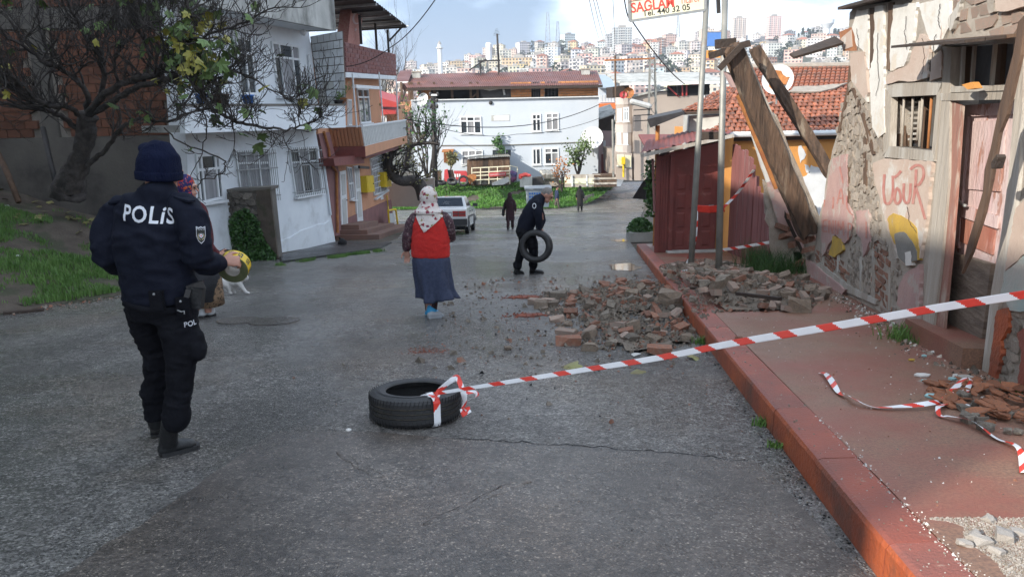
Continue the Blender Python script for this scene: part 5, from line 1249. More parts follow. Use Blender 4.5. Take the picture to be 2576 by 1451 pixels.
mb=MB();a,b=sgp(*z4(385,12)),sgp(*z4(935,-72));mb.bar(a+nS*.003,b+nS*.003,.004,.025,nS);mb.build('stripe',M['signred'],sg)

# ------------------------------------------------------------------ white house across the lot
HY4=66.
def W4(P,f=z3,dy=0):return [at(*f(*p),HY4+dy) for p in P]
w4=thing('white_block_house','long bluish white two storey house with maroon corrugated roof across the grass lot','house',(-2,HY4,-5.5))
a,b=W4([(262,732),(1623,704)]);zt0,zt1=a.z,b.z;ZB=-6.6
mb=MB();mb.prism([(a.x,HY4,zt0),(b.x,HY4,zt1),(b.x,HY4,ZB),(a.x,HY4,ZB)],(0,9,0));mb.build('wall',M['bluewhite'],w4)
mb=MB();mb.bar((a.x,HY4-.1,zt0+.03),(b.x,HY4-.1,zt1+.03),.3,.08);mb.build('coping',M['white_paint'],w4)
nF=V((0,-1,0));GL,CU=M['glass'],M['curtain']
for P,c,rr_,pm in (([(615,845),(770,845),(775,972),(620,972)],[.33,.66],[.27],[CU,GL]),
        ([(1137,828),(1203,826),(1206,955),(1140,957)],[.5],[.3],GL),([(1237,822),(1332,820),(1335,947),(1240,949)],[.5],[.28],CU),
        ([(1140,1077),(1203,1075),(1206,1196),(1142,1198)],[.45],[],GL),([(1227,1074),(1332,1072),(1336,1193),(1230,1195)],[.5],[.3],[CU,GL]),
        ([(626,1092),(782,1089),(785,1165),(628,1210)],[.34,.66],[.4],CU)):
    window(w4,W4(P),c,rr_,nF,.11,.08,pm)
mb=MB();mb.prism(W4([(853,1090),(985,1086),(985,1135),(853,1135)],dy=-.002),(0,-.02,0));mb.build('dark_opening',M['glass'],w4)
for x in (905,945):mb=MB();q_=W4([(x,1088),(x,1135)],dy=-.03);mb.bar(*q_,.07,.05);mb.build('mullion',M['white_paint'],w4)
mb=MB();mb.prism(W4([(843,838),(977,832),(977,878),(843,880)],dy=-.002),(0,-.02,0));mb.build('blocked_window',M['oldconc'],w4)
mb=MB();mb.prism(W4([(860,842),(975,838),(975,876),(862,877)],dy=-.02),(0,-.02,0));mb.build('infill',M['white_paint'],w4)
mb=MB();mb.tube(W4([(480,1056),(900,1054),(1200,1044),(1600,1028)],dy=-.05),.05,6);mb.build('pipe',M['galv'],w4)
mb=MB();mb.ball(W4([(838,747)],dy=-.05)[0],.16);mb.build('lamp',M['darksteel'],w4)
mb=MB();P=W4([(497,1090),(565,1088),(570,1180),(500,1180)],dy=-.01);mb.prism(P,(0,-.03,0));bw_=mb.build('barred_window',M['wood'],w4)
mb=MB()
for i in range(9):u=(i+.5)/9;mb.tube([P[0].lerp(P[1],u)+V((0,-.1,0)),P[3].lerp(P[2],u)+V((0,-.1,0))],.03,4)
mb.build('window_grille',M['rustor'],bw_)
P=W4([(490,1090),(572,1087)]);mb=MB();mb.prism([P[0],P[1],P[1]+V((0,-.9,-.12)),P[0]+V((0,-.9,-.12))],(0,0,.07));mb.build('window_hood',M['rustor'],w4)
# left return balcony
mb=MB();mb.prism(W4([(182,742),(264,735),(262,812),(182,812)],dy=.8),(0,.3,0));mb.build('balcony',M['peach'],w4)
# attic storey
ab=(W4([(300,660),(1623,640)],dy=.2));zA0,zA1=ab[0].z,ab[1].z
mb=MB();mb.box(a.x+.2,b.x,HY4+4.5,HY4+4.7,zt0,zt0+2.2);mb.build('attic_wall',M['black'],w4)  # black back sheet paints in the dark of the open attic
mb=MB();mb.prism(W4([(335,660),(405,655),(405,722),(335,725)],dy=.7),(0,.1,0));mb.build('attic_wall',M['orbrick'],w4)
ob=MB();ob.obox((0,0,0),(.5,0,0),(0,.09,0),(0,0,.5));obm=ob.mesh('brick',M['orbrick'])
xq0,xq1=at(*z3(985,680),HY4+.2).x,b.x-.02
hol=[(at(*z3(u,680),HY4+.2).x,at(*z3(v,680),HY4+.2).x) for u,v in ((1135,1200),(1232,1330))]
def ztop(x):return zt0+(zt1-zt0)*(x-a.x)/(b.x-a.x)+.08
r=random.Random(6);bl,bh=.40,.24
mb=MB()
for (u,v) in ((xq0,hol[0][0]),(hol[0][1],hol[1][0]),(hol[1][1],xq1)):mb.prism([(u,HY4+.32,ztop(u)),(v,HY4+.32,ztop(v)),(v,HY4+.32,ztop(v)+1.25),(u,HY4+.32,ztop(u)+1.25)],(0,.1,0))
mb.build('mortar_bed',M['mortar'],w4)
for j in range(6):
    x=xq0-(j % 2)*bl*.5
    while x<xq1-.05:
        x0,x1=max(x,xq0),min(x+bl,xq1);x+=bl
        for h0,h1 in hol:
            if x0<h1 and x1>h0:x0,x1=(x0,h0) if x0<h0 else ((h1,x1) if x1>h1 else (0,0))
        if x1-x0<.08:continue
        o=obj('brick',obm,w4,((x0+x1)/2,HY4+.24+r.uniform(-.015,.015),ztop(x0)+.03+bh*(j+.5)*.86));o.scale=(x1-x0-.03,1,bh*.86-.03)
for h0,h1 in hol:
    for u in (.25,.5,.75):x=h0+(h1-h0)*u;mb=MB();mb.box(x-.05,x+.05,HY4+.25,HY4+.33,ztop(x),ztop(x)+1.25);mb.build('attic_post',M['darksteel'],w4)
for zx in (195,250,270,320,432,560,695,745):p=at(*z3(zx,720),HY4+.4);mb=MB();mb.box(p.x-.1,p.x+.1,p.y,p.y+.2,p.z-.1,p.z+1.4);mb.build('attic_post',M['wood'],w4)
for (u,v) in (((700,715),(748,668)),((225,650),(275,690))):mb=MB();mb.bar(at(*z3(*u),HY4+.5),at(*z3(*v),HY4+.5),.1,.12);mb.build('brace',M['wood'],w4)
mb=MB();P=[at(*z3(*u),HY4+.1) for u in ((790,640),(930,640),(985,655),(985,715),(900,722),(780,712),(762,660))];mb.prism(ragged(P,9,0,1) if False else P,(0,.05,0));mb.build('tarpaulin',M['darksteel'],w4)
mb=MB();mb.tube([at(*z3(*u),HY4-.02) for u in ((785,642),(830,652),(900,640),(930,642),(940,690))],.09,6);mb.build('rope_cloth',M['stripe'],w4)
# corrugated roof
E0,E1=at(*z3(235,640),HY4-.7),at(*z3(1652,618),HY4-.7);R0,R1=at(*z3(160,545),HY4+4.6),at(*z3(1612,515),HY4+4.6)
mb=MB();k=190;vs=[]
for i in range(k+1):
    u=i/k;h=.07 if i % 2 else 0;vs+=[E0.lerp(E1,u)+V((0,0,h)),R0.lerp(R1,u)+V((0,0,h)),R0.lerp(R1,u)+V((0,4,-1.4+h))]
mb.add(vs,[(3*i,3*i+3,3*i+4,3*i+1) for i in range(k)]+[(3*i+1,3*i+4,3*i+5,3*i+2) for i in range(k)])
mb.build('roof',M['roofred'],w4)
mb=MB();mb.bar(E0+V((0,.05,-.1)),E1+V((0,.05,-.1)),.1,.22);mb.build('fascia',M['darkwood'],w4)
L0,L1=at(*z3(155,600),HY4+1.2),at(*z3(242,598),HY4+1.2)
mb=MB();mb.prism([L0,L1,L1+V((0,3.4,1.0)),L0+V((-.1,3.4,1.0))],(0,0,.1));mb.build('roof',M['roofred'],w4)
mb=MB();mb.bar(L0,L1,.2,.14);mb.build('fascia',M['white_paint'],w4)
for zx,zy in ((300,565),(1530,545)):
    p=at(*z3(zx,zy),HY4+3);mb=MB();mb.box(p.x-.35,p.x+.35,p.y,p.y+.7,p.z-.6,p.z+.45);ch=mb.build('chimney',M['oldconc'],w4);mb=MB();mb.box(p.x-.42,p.x+.42,p.y-.07,p.y+.77,p.z+.452,p.z+.56);mb.build('cap',M['mortar'],ch)
# solar boiler on the roof
sb=thing('water_boiler','white cylindrical water tank on stilts above the maroon roof','water tank',at(*z3(828,520),HY4+4))
a_,b_=at(*z3(828,440),HY4+4),at(*z3(828,322),HY4+4);rb=(at(*z3(850,400),HY4+4)-at(*z3(806,400),HY4+4)).length/2
mb=MB();mb.lathe([(rb*.2,-.05),(rb,0),(rb,(b_-a_).length),(rb*.8,(b_-a_).length+.12)],a_,(0,0,1),16);mb.build('tank',M['white_wall'],sb,smooth=False)
mb=MB()
for dx,dy in ((-.8,-.5),(.8,-.5),(-.8,.5),(.8,.5)):mb.bar(a_+V((dx,dy,0)),a_+V((dx,dy,-3.2)),.1,.1)
mb.bar(a_+V((-1,-.5,-.05)),a_+V((1,-.5,-.05)),.12,.12);mb.build('stand',M['darksteel'],sb)
p,q=at(*z3(800,440),HY4+3.6),at(*z3(680,518),HY4+3.4);mb=MB();mb.prism([p,q,q+V((.3,1.6,.3)),p+V((.3,1.6,.3))],(0,0,.12));mb.build('collector_panel',M['darksteel'],sb)
an=thing('antenna_mast','tall thin aerial mast on the maroon roof beside the tank','antenna',at(*z3(898,525),HY4+4.5))
mb=MB();mb.tube([at(*z3(900,528),HY4+4.5),at(*z3(886,248),HY4+4.5)],.09,6);mb.build('mast',M['darksteel'],an)
mb=MB();c=at(*z3(882,240),HY4+4.5)
for k in range(5):mb.bar(c+V((-.3+.05*k,0,.12*k-.2)),c+V((.3-.05*k,0,.12*k-.15)),.025,.025)
mb.build('aerial',M['darksteel'],an)
dish('white satellite dish at the right end of the pale blue house',at(*z3(1574,1000),HY4-.8),.95,(-.35,-1,.3),M['white_paint'])
dish('small white satellite dish on top of the pale blue wall under the roof',at(*z3(345,722),HY4-.3),.55,(-.6,-1,.4),M['white_paint'])
sh4=None
# ------------------------------------------------------------------ the grass lot and what lies on it
lot_pts=[gnd(*p) for p in ()]
def lot_h(x,y):
    t=min(1,max(0,(y-57)/7));return zs(y)+.06+t*1.0
LB=[(-13,56.5),(-9.5,56.2),(-6,56.4),(-1.2,56.0),(.8,55.2),(3.4,55.0),(6.2,58),(8.6,62.5),(8.9,66),(-13,66)]
mb=MB();g={}
for j in range(24):
    for i in range(48):
        x,y=-13+.5*i,54.6+.5*j
        if inside((x,y),LB):g[i,j]=len(mb.v);mb.v.append((x,y,lot_h(x,y)+.05*noise.noise(V((x,y,0)))))
for (i,j),k in g.items():
    if all(q in g for q in ((i+1,j),(i,j+1),(i+1,j+1))):mb.f.append((k,g[i+1,j],g[i+1,j+1],g[i,j+1]));mb.m.append(0)
struct(mb,'grass_lot',M['earth'],smooth=True)
M['lotgrass']=mk('bright_lot_grass',(.06,.17,.02),(.085,.21,.03),.8,.6,c3=(.05,.12,.02),s3=.6,f3=.6)
def lot_s(r):
    x,y=r.uniform(-13,9),r.uniform(54.8,65.5)
    if not inside((x,y),LB) or noise.noise(V((x*.5,y*.5,9)))<-.42:return None
    return (x,y,lot_h(x,y)),1
blades('grass',26000,lot_s,M['lotgrass'],.08,.22,.08,12)
def lotp(zx,zy,y):return at(*z3(zx,zy),y)
# cabin
cb=thing('cabin','brown plank cabin with corrugated grey roof in front of the pale house','hut',lotp(820,1290,63.5))
CY_=63.6;P=[at(*z3(*p),CY_) for p in ((668,1165),(978,1142),(978,1330),(668,1330))]
mb=MB();mb.prism([P[0],P[1],V((P[1].x,CY_,-6)),V((P[0].x,CY_,-6))],(0,1.6,0));mb.build('wall',M['wood'],cb)
for i in range(8):u0,u1=i/8,(i+.93)/8;mb=MB();mb.prism([P[0].lerp(P[1],u0),P[0].lerp(P[1],u1),P[3].lerp(P[2],u1),P[3].lerp(P[2],u0)],(0,-.05,0));mb.build('plank',M['wood'] if i != 3 else M['darkwood'],cb)
a,b=at(*z3(650,1150),CY_-.4),at(*z3(990,1137),CY_-.4);c,d=at(*z3(690,1138),CY_+1.9),at(*z3(965,1118),CY_+1.9);mb=MB();k=46;vs=[]
for i in range(k+1):u=i/k;h=.05*(i % 2);vs+=[a.lerp(b,u)+V((0,0,h)),c.lerp(d,u)+V((0,0,h))]
mb.add(vs,[(2*i,2*i+2,2*i+3,2*i+1) for i in range(k)]);mb.build('roof',M['galv'],cb)
# railing
rl=thing('railing','rusty cream pipe railing standing before the brown cabin','railing',lotp(840,1300,62.5));RY=62.6
mb=MB()
for zy in (1212,1245,1268,1300):mb.bar(lotp(700,zy+8,RY),lotp(980,zy-6,RY),.06,.07)
mb.build('rails',M['cream'],rl)
for zx in (702,765,826,888,978):mb=MB();mb.bar(lotp(zx,1215,RY-.02),lotp(zx,1335,RY-.02),.07,.07);mb.build('post',M['cream'],rl)
mb=MB();mb.tube([lotp(980,1203,RY),lotp(1033,1215,RY+.6),lotp(1033,1250,RY+.6)],.04,5);mb.build('rail_end',M['cream'],rl)
sgn=thing('banner_board','small red board with pale lettering tied to the pipe railing','sign',lotp(890,1265,RY-.1));q=[lotp(*p,RY-.12) for p in ((826,1256),(950,1246),(950,1275),(826,1282))]
mb=MB();mb.prism(q,(0,-.04,0));mb.build('board',M['redplastic'],sgn)
mb=MB()
for i in range(12):u=.05+.076*i;mb.prism([V(q[0].lerp(q[1],u).lerp(q[3].lerp(q[2],u),v))+V((0,-.041,0)) for u,v in ((u,.3),(u+.045,.3),(u+.045,.72),(u,.72))],(0,-.005,0))
mb.build('lettering',M['pinkwall'],sgn)
# red barriers, boxes and tyres
def slab(name,lab,cat,P,y,th,mat,grp=None):
    t=thing(name,lab,cat,lotp(*P[-1],y),grp);mb=MB();mb.prism([lotp(*p,y) for p in P],(0,th,0));mb.build('body',mat,t);return t
t=slab('plastic_barrier','upright faded red plastic road barrier at the lot','barrier',[(503,1235),(525,1230),(540,1320),(500,1320)],62.3,.5,M['redplastic'])
t=slab('plastic_barrier','long red plastic road barrier with white blocks on the grass lot','barrier',[(570,1243),(660,1243),(668,1262),(662,1322),(610,1320),(588,1300)],62.0,.5,M['redplastic'])
for x in (575,592,608):mb=MB();mb.prism([lotp(*p,61.99) for p in ((x,1262),(x+11,1262),(x+13,1285),(x+2,1285))],(0,-.02,0));mb.build('white_block',M['white_paint'],t)
slab('board','brown wooden board propped at the left edge of the grass lot','board',[(448,1242),(480,1240),(484,1318),(450,1320)],62.4,.08,M['wood'])
slab('board','dark greenish panel wedged between the two red barriers','board',[(528,1235),(562,1232),(590,1320),(545,1322)],62.5,.2,M['darkwood'])
slab('tin_sheet','bent orange rusty tin sheet beside the long red barrier','tin sheet',[(668,1275),(705,1262),(735,1270),(732,1300),(690,1335),(672,1310)],61.8,.1,M['rustor'])
slab('board','white slanting board leaning by the pipe railing','board',[(848,1330),(900,1305),(968,1282),(975,1318),(930,1340),(850,1345)],61.6,.08,M['stripe'])
slab('stone_kerb','low dark stone retaining edge below the pipe railing','wall',[(735,1300),(990,1296),(990,1338),(735,1340)],62.7,.3,M['dirtyconc'])
slab('crate','grey white plastic crate with a red cloth on top','crate',[(1052,1285),(1140,1283),(1140,1355),(1052,1357)],61.2,.9,M['oldconc'])
t=thing('red_cloth','bright red cloth heaped over the grey crate','cloth',lotp(1085,1285,61.4));mb=MB();
for x,y,rr_ in ((1065,1275,.28),(1090,1268,.3),(1112,1274,.24),(1058,1290,.2)):mb.ball(lotp(x,y,61.6),rr_,.5,rr_*.55)
o=obj('cloth',remesh(mb,.05,3,.05,3),t);o.data.materials.append(M['signred'])
t=thing('clothes_heap','heap of dark red and blue clothes hanging by the railing post','clothes',lotp(1005,1320,62));mb=MB()
for x,y,rr_ in ((992,1255,.25),(1005,1270,.35),(1015,1290,.3),(1000,1300,.3),(1022,1262,.2)):mb.ball(lotp(x,y,62),rr_*.6,.3,rr_*.9)
o=obj('cloth',remesh(mb,.05,3,.06,3),t);o.data.materials.append(mk('wine_cloth',(.20,.03,.05),(.05,.06,.16),1.5,.9))
slab('container','dark grey low bin beside the grey crate','bin',[(1142,1293),(1215,1285),(1228,1320),(1222,1348),(1142,1352)],61.5,.9,M['darksteel'])
slab('container','brown stained box under grey plastic sheeting','bin',[(1228,1290),(1330,1285),(1330,1350),(1232,1352)],61.9,.9,M['mortar'])
t=thing('plastic_sheet','crumpled grey plastic sheeting draped over the brown box','sheet',lotp(1265,1270,61.9));mb=MB()
for k in range(7):mb.tube([lotp(1205+12*k,1243+4*(k % 2),61.8),lotp(1225+12*k,1268,61.5),lotp(1240+11*k,1290,61.6)],.16,6,dome=True)
o=obj('sheet',remesh(mb,.05,2,.06,3),t);o.data.materials.append(M['galv'])
def tyre_mesh(R,r_,wd,mat):
    mb=MB();pr=[(r_,-wd*.36),(r_+.02,-wd*.44),((R+r_)/2,-wd*.5),(R-.03,-wd*.46),(R,-wd*.34),(R,wd*.34),(R-.03,wd*.46),((R+r_)/2,wd*.5),(r_+.02,wd*.44),(r_,wd*.36),(r_+.03,wd*.25),(R-.035,wd*.2),(R-.035,-wd*.2),(r_+.03,-wd*.25)]
    mb.lathe(pr,(0,0,0),(0,0,1),28,True);return mb.mesh('tyre',mat,True)
tm=tyre_mesh(.31,.19,.2,M['rubber'])
for (zx,zy,rx_,ry_,lab) in ((640,1312,1.35,.2,'black tyre leaning upright against the long red barrier'),(560,1318,.5,.2,'black tyre lying between the red barriers'),(480,1325,.15,.1,'black tyre lying flat at the left edge of the lot')):
    o=obj('old_tyre',tm,None,lotp(zx,zy,61.5),(rx_,ry_,0));o.scale=(1.4,1.4,1.2);tag(o,lab,'tyre','old tyres on the grass lot')
# pallet fence by the road
pf=thing('pallet_fence','long low fence of pale pallet boards with white uprights beside the road','fence',lotp(1500,1350,60.5));PY=60.6
for zy in (1278,1300,1318,1346):mb=MB();mb.bar(lotp(1375,zy+2,PY),lotp(1635,zy,PY-.2),.06,.30 if zy != 1346 else .22);mb.build('board',M['greywood'] if zy in (1278,1346) else M['cream'],pf)
for zx in (1428,1535,1632):mb=MB();mb.bar(lotp(zx,1272,PY-.12),lotp(zx+2,1352,PY-.12),.22,.1);mb.build('upright',M['white_paint'] if zx != 1632 else M['wood'],pf)
pl_=thing('pallet_stack','short stack of wooden pallets at the end of the pallet fence','pallets',lotp(1660,1350,61))
for k in range(5):mb=MB();p=lotp(1665,1345-18*k,60.9);mb.box(p.x-.9,p.x+.9,p.y-.6,p.y+.7,p.z-.06,p.z+.10);mb.build('pallet',M['greywood'] if k % 2 else M['wood'],pl_)
hd=thing('retaining_edge','mossy stone edge of the lot beside the road','wall',(6,59,-6));mb=MB();mb.prism([at(1455,500,57.4),at(1495,488,60),at(1500,500,59.5),at(1465,520,57)],(.0,.5,0));mb.build('stone',M['stone'],hd)
# street bin
bn=thing('waste_container','pale grey municipal waste container with blue lettering at the lot corner','bin',at(1350,515,45));BYY=44.5
q=[at(1323,478,BYY),at(1385,476,BYY),at(1380,521,BYY),at(1326,521,BYY)];mb=MB();mb.prism(q,(0,1.0,0));mb.build('body',mk('pale_grey_bin',(.40,.44,.46),(.34,.38,.41),3,.5),bn)
mb=MB();mb.prism([q[0]+V((-.08,-.08,.0)),q[1]+V((.08,-.08,0)),q[1]+V((.08,1.08,.05)),q[0]+V((-.08,1.08,.05))],(0,0,.08));mb.build('lid',M['greymetal'],bn)
flat_text('lettering','LADİK',.26,at(1352,494,BYY),(1,0,0),(0,0,1),M['bluepl'],bn,.01) if False else None
mb=MB()
for i in range(3):
    for j in range(7-i):p=at(1333+6*j,487+8*i,BYY-.004);mb.box(p.x-.045,p.x+.05,p.y-.01,p.y,p.z-.06,p.z+.05)
mb.build('lettering',M['bluepl'],bn)
# trees and bushes on the lot
def shrub_tree(name,lab,base,hgt,seed,leafn,leafmat,r0=.07,spread=.5,nst=3,depth=2,lsz=.12,upb=.35,cat='tree'):
    t=thing(name,lab,cat,base);r=random.Random(seed);mb=MB();tips=[]
    for k in range(nst):grow(mb,r,V(base)-V((0,0,.05)),V((r.uniform(-1,1)*spread,r.uniform(-1,1)*spread,1)).normalized(),hgt*.5,r0,depth,tips,.35,upb,6,(3,4))
    mb.build('branches',M['bark'],t,smooth=True)
    if leafn:
        def smp(rr):p,d=rr.choice(tips);return p+V((rr.gauss(0,.16),rr.gauss(0,.16),rr.gauss(0,.16)))*hgt*.3
        leafmass('foliage',leafn,smp,leafmat,lsz,seed,parent=t,kind='stuff')
    return t
shrub_tree('citrus_tree','small green leafed tree in front of the pale blue house',lotp(1472,1265,63.5),3.6,4,620,M['leaf'],.10,.75,3,2,.19)
shrub_tree('sapling','slender green sapling rising behind the brown cabin',lotp(905,1150,65.2),3.0,9,260,M['ivy'],.05,.15,1,2,.2)
shrub_tree('thorn_bush','reddish brown bare bush by the pallet fence',at(1413,480,58),2.6,14,160,M['rustor'],.05,.6,7,2,.16,cat='bush')
shrub_tree('yellow_shrub','yellowing shrub under the barred window of the pale house',lotp(545,1235,63.8),1.9,15,260,M['leafd'],.04,.6,5,1,.2,cat='bush')
tw=shrub_tree('bare_tree','leafless tree with tangled grey branches before the pale house',at(1078,455,50),5.2,22,120,M['ivy'],.085,.6,5,3,.16)
# gnarled tree and brush pile by the peach house
gt=thing('gnarled_tree','dark gnarled trunk arching left with dead twigs beside the peach house','tree',at(1060,500,36));mb=MB();r=random.Random(3);tips=[]
pts=catmull([at(*p) for p in ((1068,500,36),(1058,470,36),(1040,455,36),(1010,455,35.6),(985,440,35.2),(975,410,35),(990,380,35))],5)
mb.tube(pts,[.34-.20*i/(len(pts)-1) for i in range(len(pts))],8,cap=False)
for k in range(26):i=r.randint(len(pts)//3,len(pts)-1);grow(mb,r,pts[i],V((r.uniform(-.6,1),r.uniform(-.6,.6),r.uniform(.1,1))).normalized(),r.uniform(.8,1.5),.05,2,tips,.5,.1,4,(2,4))
mb.build('branches',M['bark'],gt,smooth=True)
leafmass('foliage',350,lambda rr:rr.choice(tips)[0]+V((rr.gauss(0,.1),0,rr.gauss(0,.1))),M['leafd'],.13,2,parent=gt,kind='stuff')
gt2=thing('climbing_tree','thin bare tree with scattered leaves growing up past the black pole','tree',at(1030,395,40));mb=MB();tips=[]
pts=catmull([at(*p) for p in ((1020,430,40),(1030,375,40),(1048,362,40),(1085,360,40),(1105,365,40))],5);mb.tube(pts,[.16-.10*i/(len(pts)-1) for i in range(len(pts))],7,cap=False)
for k in range(20):i=r.randint(3,len(pts)-1);grow(mb,r,pts[i],V((r.uniform(-.6,.6),r.uniform(-.5,.5),r.uniform(.2,1))).normalized(),r.uniform(.8,1.6),.045,2,tips,.4,.3,4,(2,4))
mb.build('branches',M['bark'],gt2,smooth=True)
leafmass('foliage',260,lambda rr:rr.choice(tips)[0]+V((rr.gauss(0,.12),0,rr.gauss(0,.12))),M['ivy'],.14,2,parent=gt2,kind='stuff')
# garden wall behind the car and maroon tin
gw=thing('garden_wall','plain beige garden wall behind the gnarled tree','wall',at(1040,515,38));mb=MB();mb.prism([at(*p,38) for p in ((975,462),(1092,448),(1094,520),(975,520))],(0,.3,0));mb.build('wall',M['beige'],gw)
mb=MB();mb.prism([at(*p,37.99) for p in ((1062,468),(1088,464),(1088,500),(1064,500))],(0,-.02,0));mb.build('pale_panel',M['stripe'],gw)
hr=thing('roof_house','low house with bright red metal roof glimpsed behind the peach balcony','house',at(960,330,50));mb=MB()
mb.prism([at(*p,52) for p in ((930,262),(998,266),(998,330),(930,330))],(0,4,0));mb.build('wall',M['peach'],hr)
M['redroof']=mk('red_metal_roof',(.42,.05,.045),(.34,.045,.04),1,.4)
for P in (((935,245),(950,244),(999,259),(999,270),(935,268)),((935,275),(995,280),(998,287),(935,290))):mb=MB();mb.prism([at(*p,50.5) for p in P],(0,1.4,.4));mb.build('roof',M['redroof'],hr)
window(hr,[at(*p,51.9) for p in ((985,266),(998,266),(998,275),(985,275))],[.5],[],nF,.1,.06,GL)
window(hr,[at(*p,51.9) for p in ((957,292),(973,291),(973,310),(957,311))],[.5],[],nF,.1,.06,GL)
# black utility pole
up_=thing('utility_pole','black utility pole with insulators before the pale blue house','pole',at(1093,455,44));mb=MB()
mb.tube([at(1095,470,44),at(1090,243,44)],[.16,.12],10);mb.build('shaft',M['darksteel'],up_,smooth=True)
for zy,hw,m_ in ((690,30,'white_paint'),(735,25,'darksteel'),(780,25,'darksteel')):
    mb=MB();mb.bar(at(*z3(428-hw,zy),43.9),at(*z3(428+hw,zy),43.9),.09,.1);ca=mb.build('crossarm',M[m_],up_)
    for s in (-1,1):p=at(*z3(428+s*(hw-3),zy-8),43.9);mb=MB();mb.lathe([(.05,-.12),(.08,0),(.05,.1)],p,n=8);mb.build('insulator',M['darksteel'],ca)
# ------------------------------------------------------------------ beige building with rounded bay, pink house, posts down the street
bg_=thing('beige_house','beige three storey house with curved window bay at the street bend','house',at(1600,445,62));BYb=60.
P=lambda L_:[at(*z4(*p),BYb) for p in L_]
q=P([(415,695),(900,640),(900,1300),(430,1310)]);mb=MB();mb.prism(q,(0,9,0));mb.build('wall',M['beige'],bg_)
mb=MB();c0=at(*z4(365,740),BYb+.6);c1=at(*z4(365,1105),BYb+.6);R=(at(*z4(430,700),BYb)-at(*z4(290,700),BYb)).length/2
mb.lathe([(R,0),(R,(c0-c1).length)],V((c1.x,BYb+1.0,c1.z)),(0,0,1),14);bay=mb.build('bay',M['beige'],bg_)
M['beige2']=mk('pale_band_render',(.50,.45,.41),(.45,.40,.37),1,.85)
for z0,z1_ in ((708,760),(905,965),(1060,1110)):
    a,b=at(*z4(365,z0),BYb).z,at(*z4(365,z1_),BYb).z;mb=MB();mb.lathe([(R+.03,0),(R+.03,a-b)],V((c1.x,BYb+1.0,b)),(0,0,1),14);mb.build('band',M['beige2'],bay)
q=P([(292,1105),(415,1110),(415,1310),(300,1300)]);mb=MB();mb.prism(q,(0,8,0));mb.build('wall',M['beige'],bg_)
def bwin(L_,pm,dy=0):window(bg_,[at(*z4(*p),BYb+dy) for p in L_],[.5],[.3],nF,.1,.08,pm)
for L_,pm in (([(305,790),(337,785),(337,880),(305,882)],CU),([(350,780),(390,776),(390,880),(350,882)],GL),([(300,962),(332,962),(335,1045),(303,1045)],CU),([(350,965),(382,965),(382,1048),(352,1048)],CU)):bwin(L_,pm,-.75)
for L_ in ([(305,1120),(352,1122),(352,1205),(308,1202)],[(362,1125),(402,1128),(402,1212),(365,1210)]):
    bwin(L_,CU,-.001);grille(bg_,[at(*z4(*p),BYb) for p in L_],8,nF,.2,.03,(.1,.9),M['cream'])
mb=MB();q=P([(668,622),(975,610),(975,690),(668,700)]);mb.prism([p+V((0,-.01,0)) for p in q],(0,-.03,0));mb.build('attic_opening',M['black'],bg_)
for (u,v) in (((670,628),(748,700)),((738,620),(742,700)),((775,618),(778,698)),((808,616),(806,696))):mb=MB();mb.bar(P([u])[0]+V((0,-.1,0)),P([v])[0]+V((0,-.1,0)),.1,.1);mb.build('attic_strut',M['redroof'] if u[0] != 738 else M['darksteel'],bg_)
q=[at(*z4(*p),BYb-.8) for p in ((330,612),(1120,598),(1100,560),(320,580))];mb=MB();mb.prism([q[0],q[1],q[1]+V((0,9,.9)),q[0]+V((0,9,.9))],(0,0,.15));mb.build('roof',M['oldconc'],bg_)
mb=MB();mb.bar(q[0],q[1],.2,.18);mb.build('fascia',M['white_paint'],bg_)
q=P([(292,630),(415,612),(415,700),(292,712)]);mb=MB();mb.prism([p+V((0,1.5,0)) for p in q],(0,4,0));mb.build('attic',M['darkwood'],bg_)
mb=MB();mb.bar(*[p+V((0,-.2,0)) for p in P([(395,705),(655,640)])],.2,.15);mb.build('eave',M['oldconc'],bg_)
for zx,zy,rr_ in ((388,675,.42),(350,690,.28)):dish('orange rusty dish on the corner of the beige house' if rr_>.4 else 'small red-brown dish beside the orange one on the beige house',at(*z4(zx,zy),BYb-.5),rr_,(-.2,-1,.4),M['rustor'] if rr_>.4 else M['redplastic'])
yg=thing('gas_riser','yellow gas box and riser pipe at the foot of the beige house','pipe',at(1568,445,BYb));mb=MB();mb.tube([at(*z4(350,1140),BYb-.3),at(*z4(352,1285),BYb-.3)],.08,6);mb.build('pipe',M['yellow'],yg);mb=MB();p=at(*z4(350,1165),BYb-.4);mb.box(p.x-.13,p.x+.13,p.y-.15,p.y+.15,p.z-.28,p.z+.25);mb.build('box',M['yellow'],yg)
pk=thing('pink_house','narrow pale pink house between the white and the beige houses','house',at(1525,440,72));q=[at(*z4(*p),72) for p in ((165,945),(282,950),(300,1310),(180,1270))]
mb=MB();mb.prism(q,(0,6,0));mb.build('wall',M['pinkwall'],pk)
q=[at(*z4(*p),71.99) for p in ((190,1120),(300,1120),(302,1312),(190,1275))];mb=MB();mb.prism(q,(0,-.05,0));mb.build('red_gate',M['maroon'],pk)
window(pk,[at(*z4(*p),72) for p in ((205,1020),(222,1020),(222,1105),(206,1105))],[],[.5],nF,.1,.08,CU)
mb=MB();a,b,c,d=[at(*z4(*p),72) for p in ((160,870),(285,830),(285,950),(160,950))];mb.prism([a,b,V((b.x,72,c.z)),V((a.x,72,d.z))],(0,.2,0));mb.build('dark_veranda',M['darkwood'],pk)
mb=MB();mb.prism([a+V((0,-.8,0)),b+V((0,-.8,0)),b+V((0,3,.8)),a+V((0,3,.8))],(0,0,.1));mb.build('roof',M['oldconc'],pk)
ow=thing('orange_band_house','white house with orange band and blue grey roof far down the street','house',at(1528,320,95));OY=96
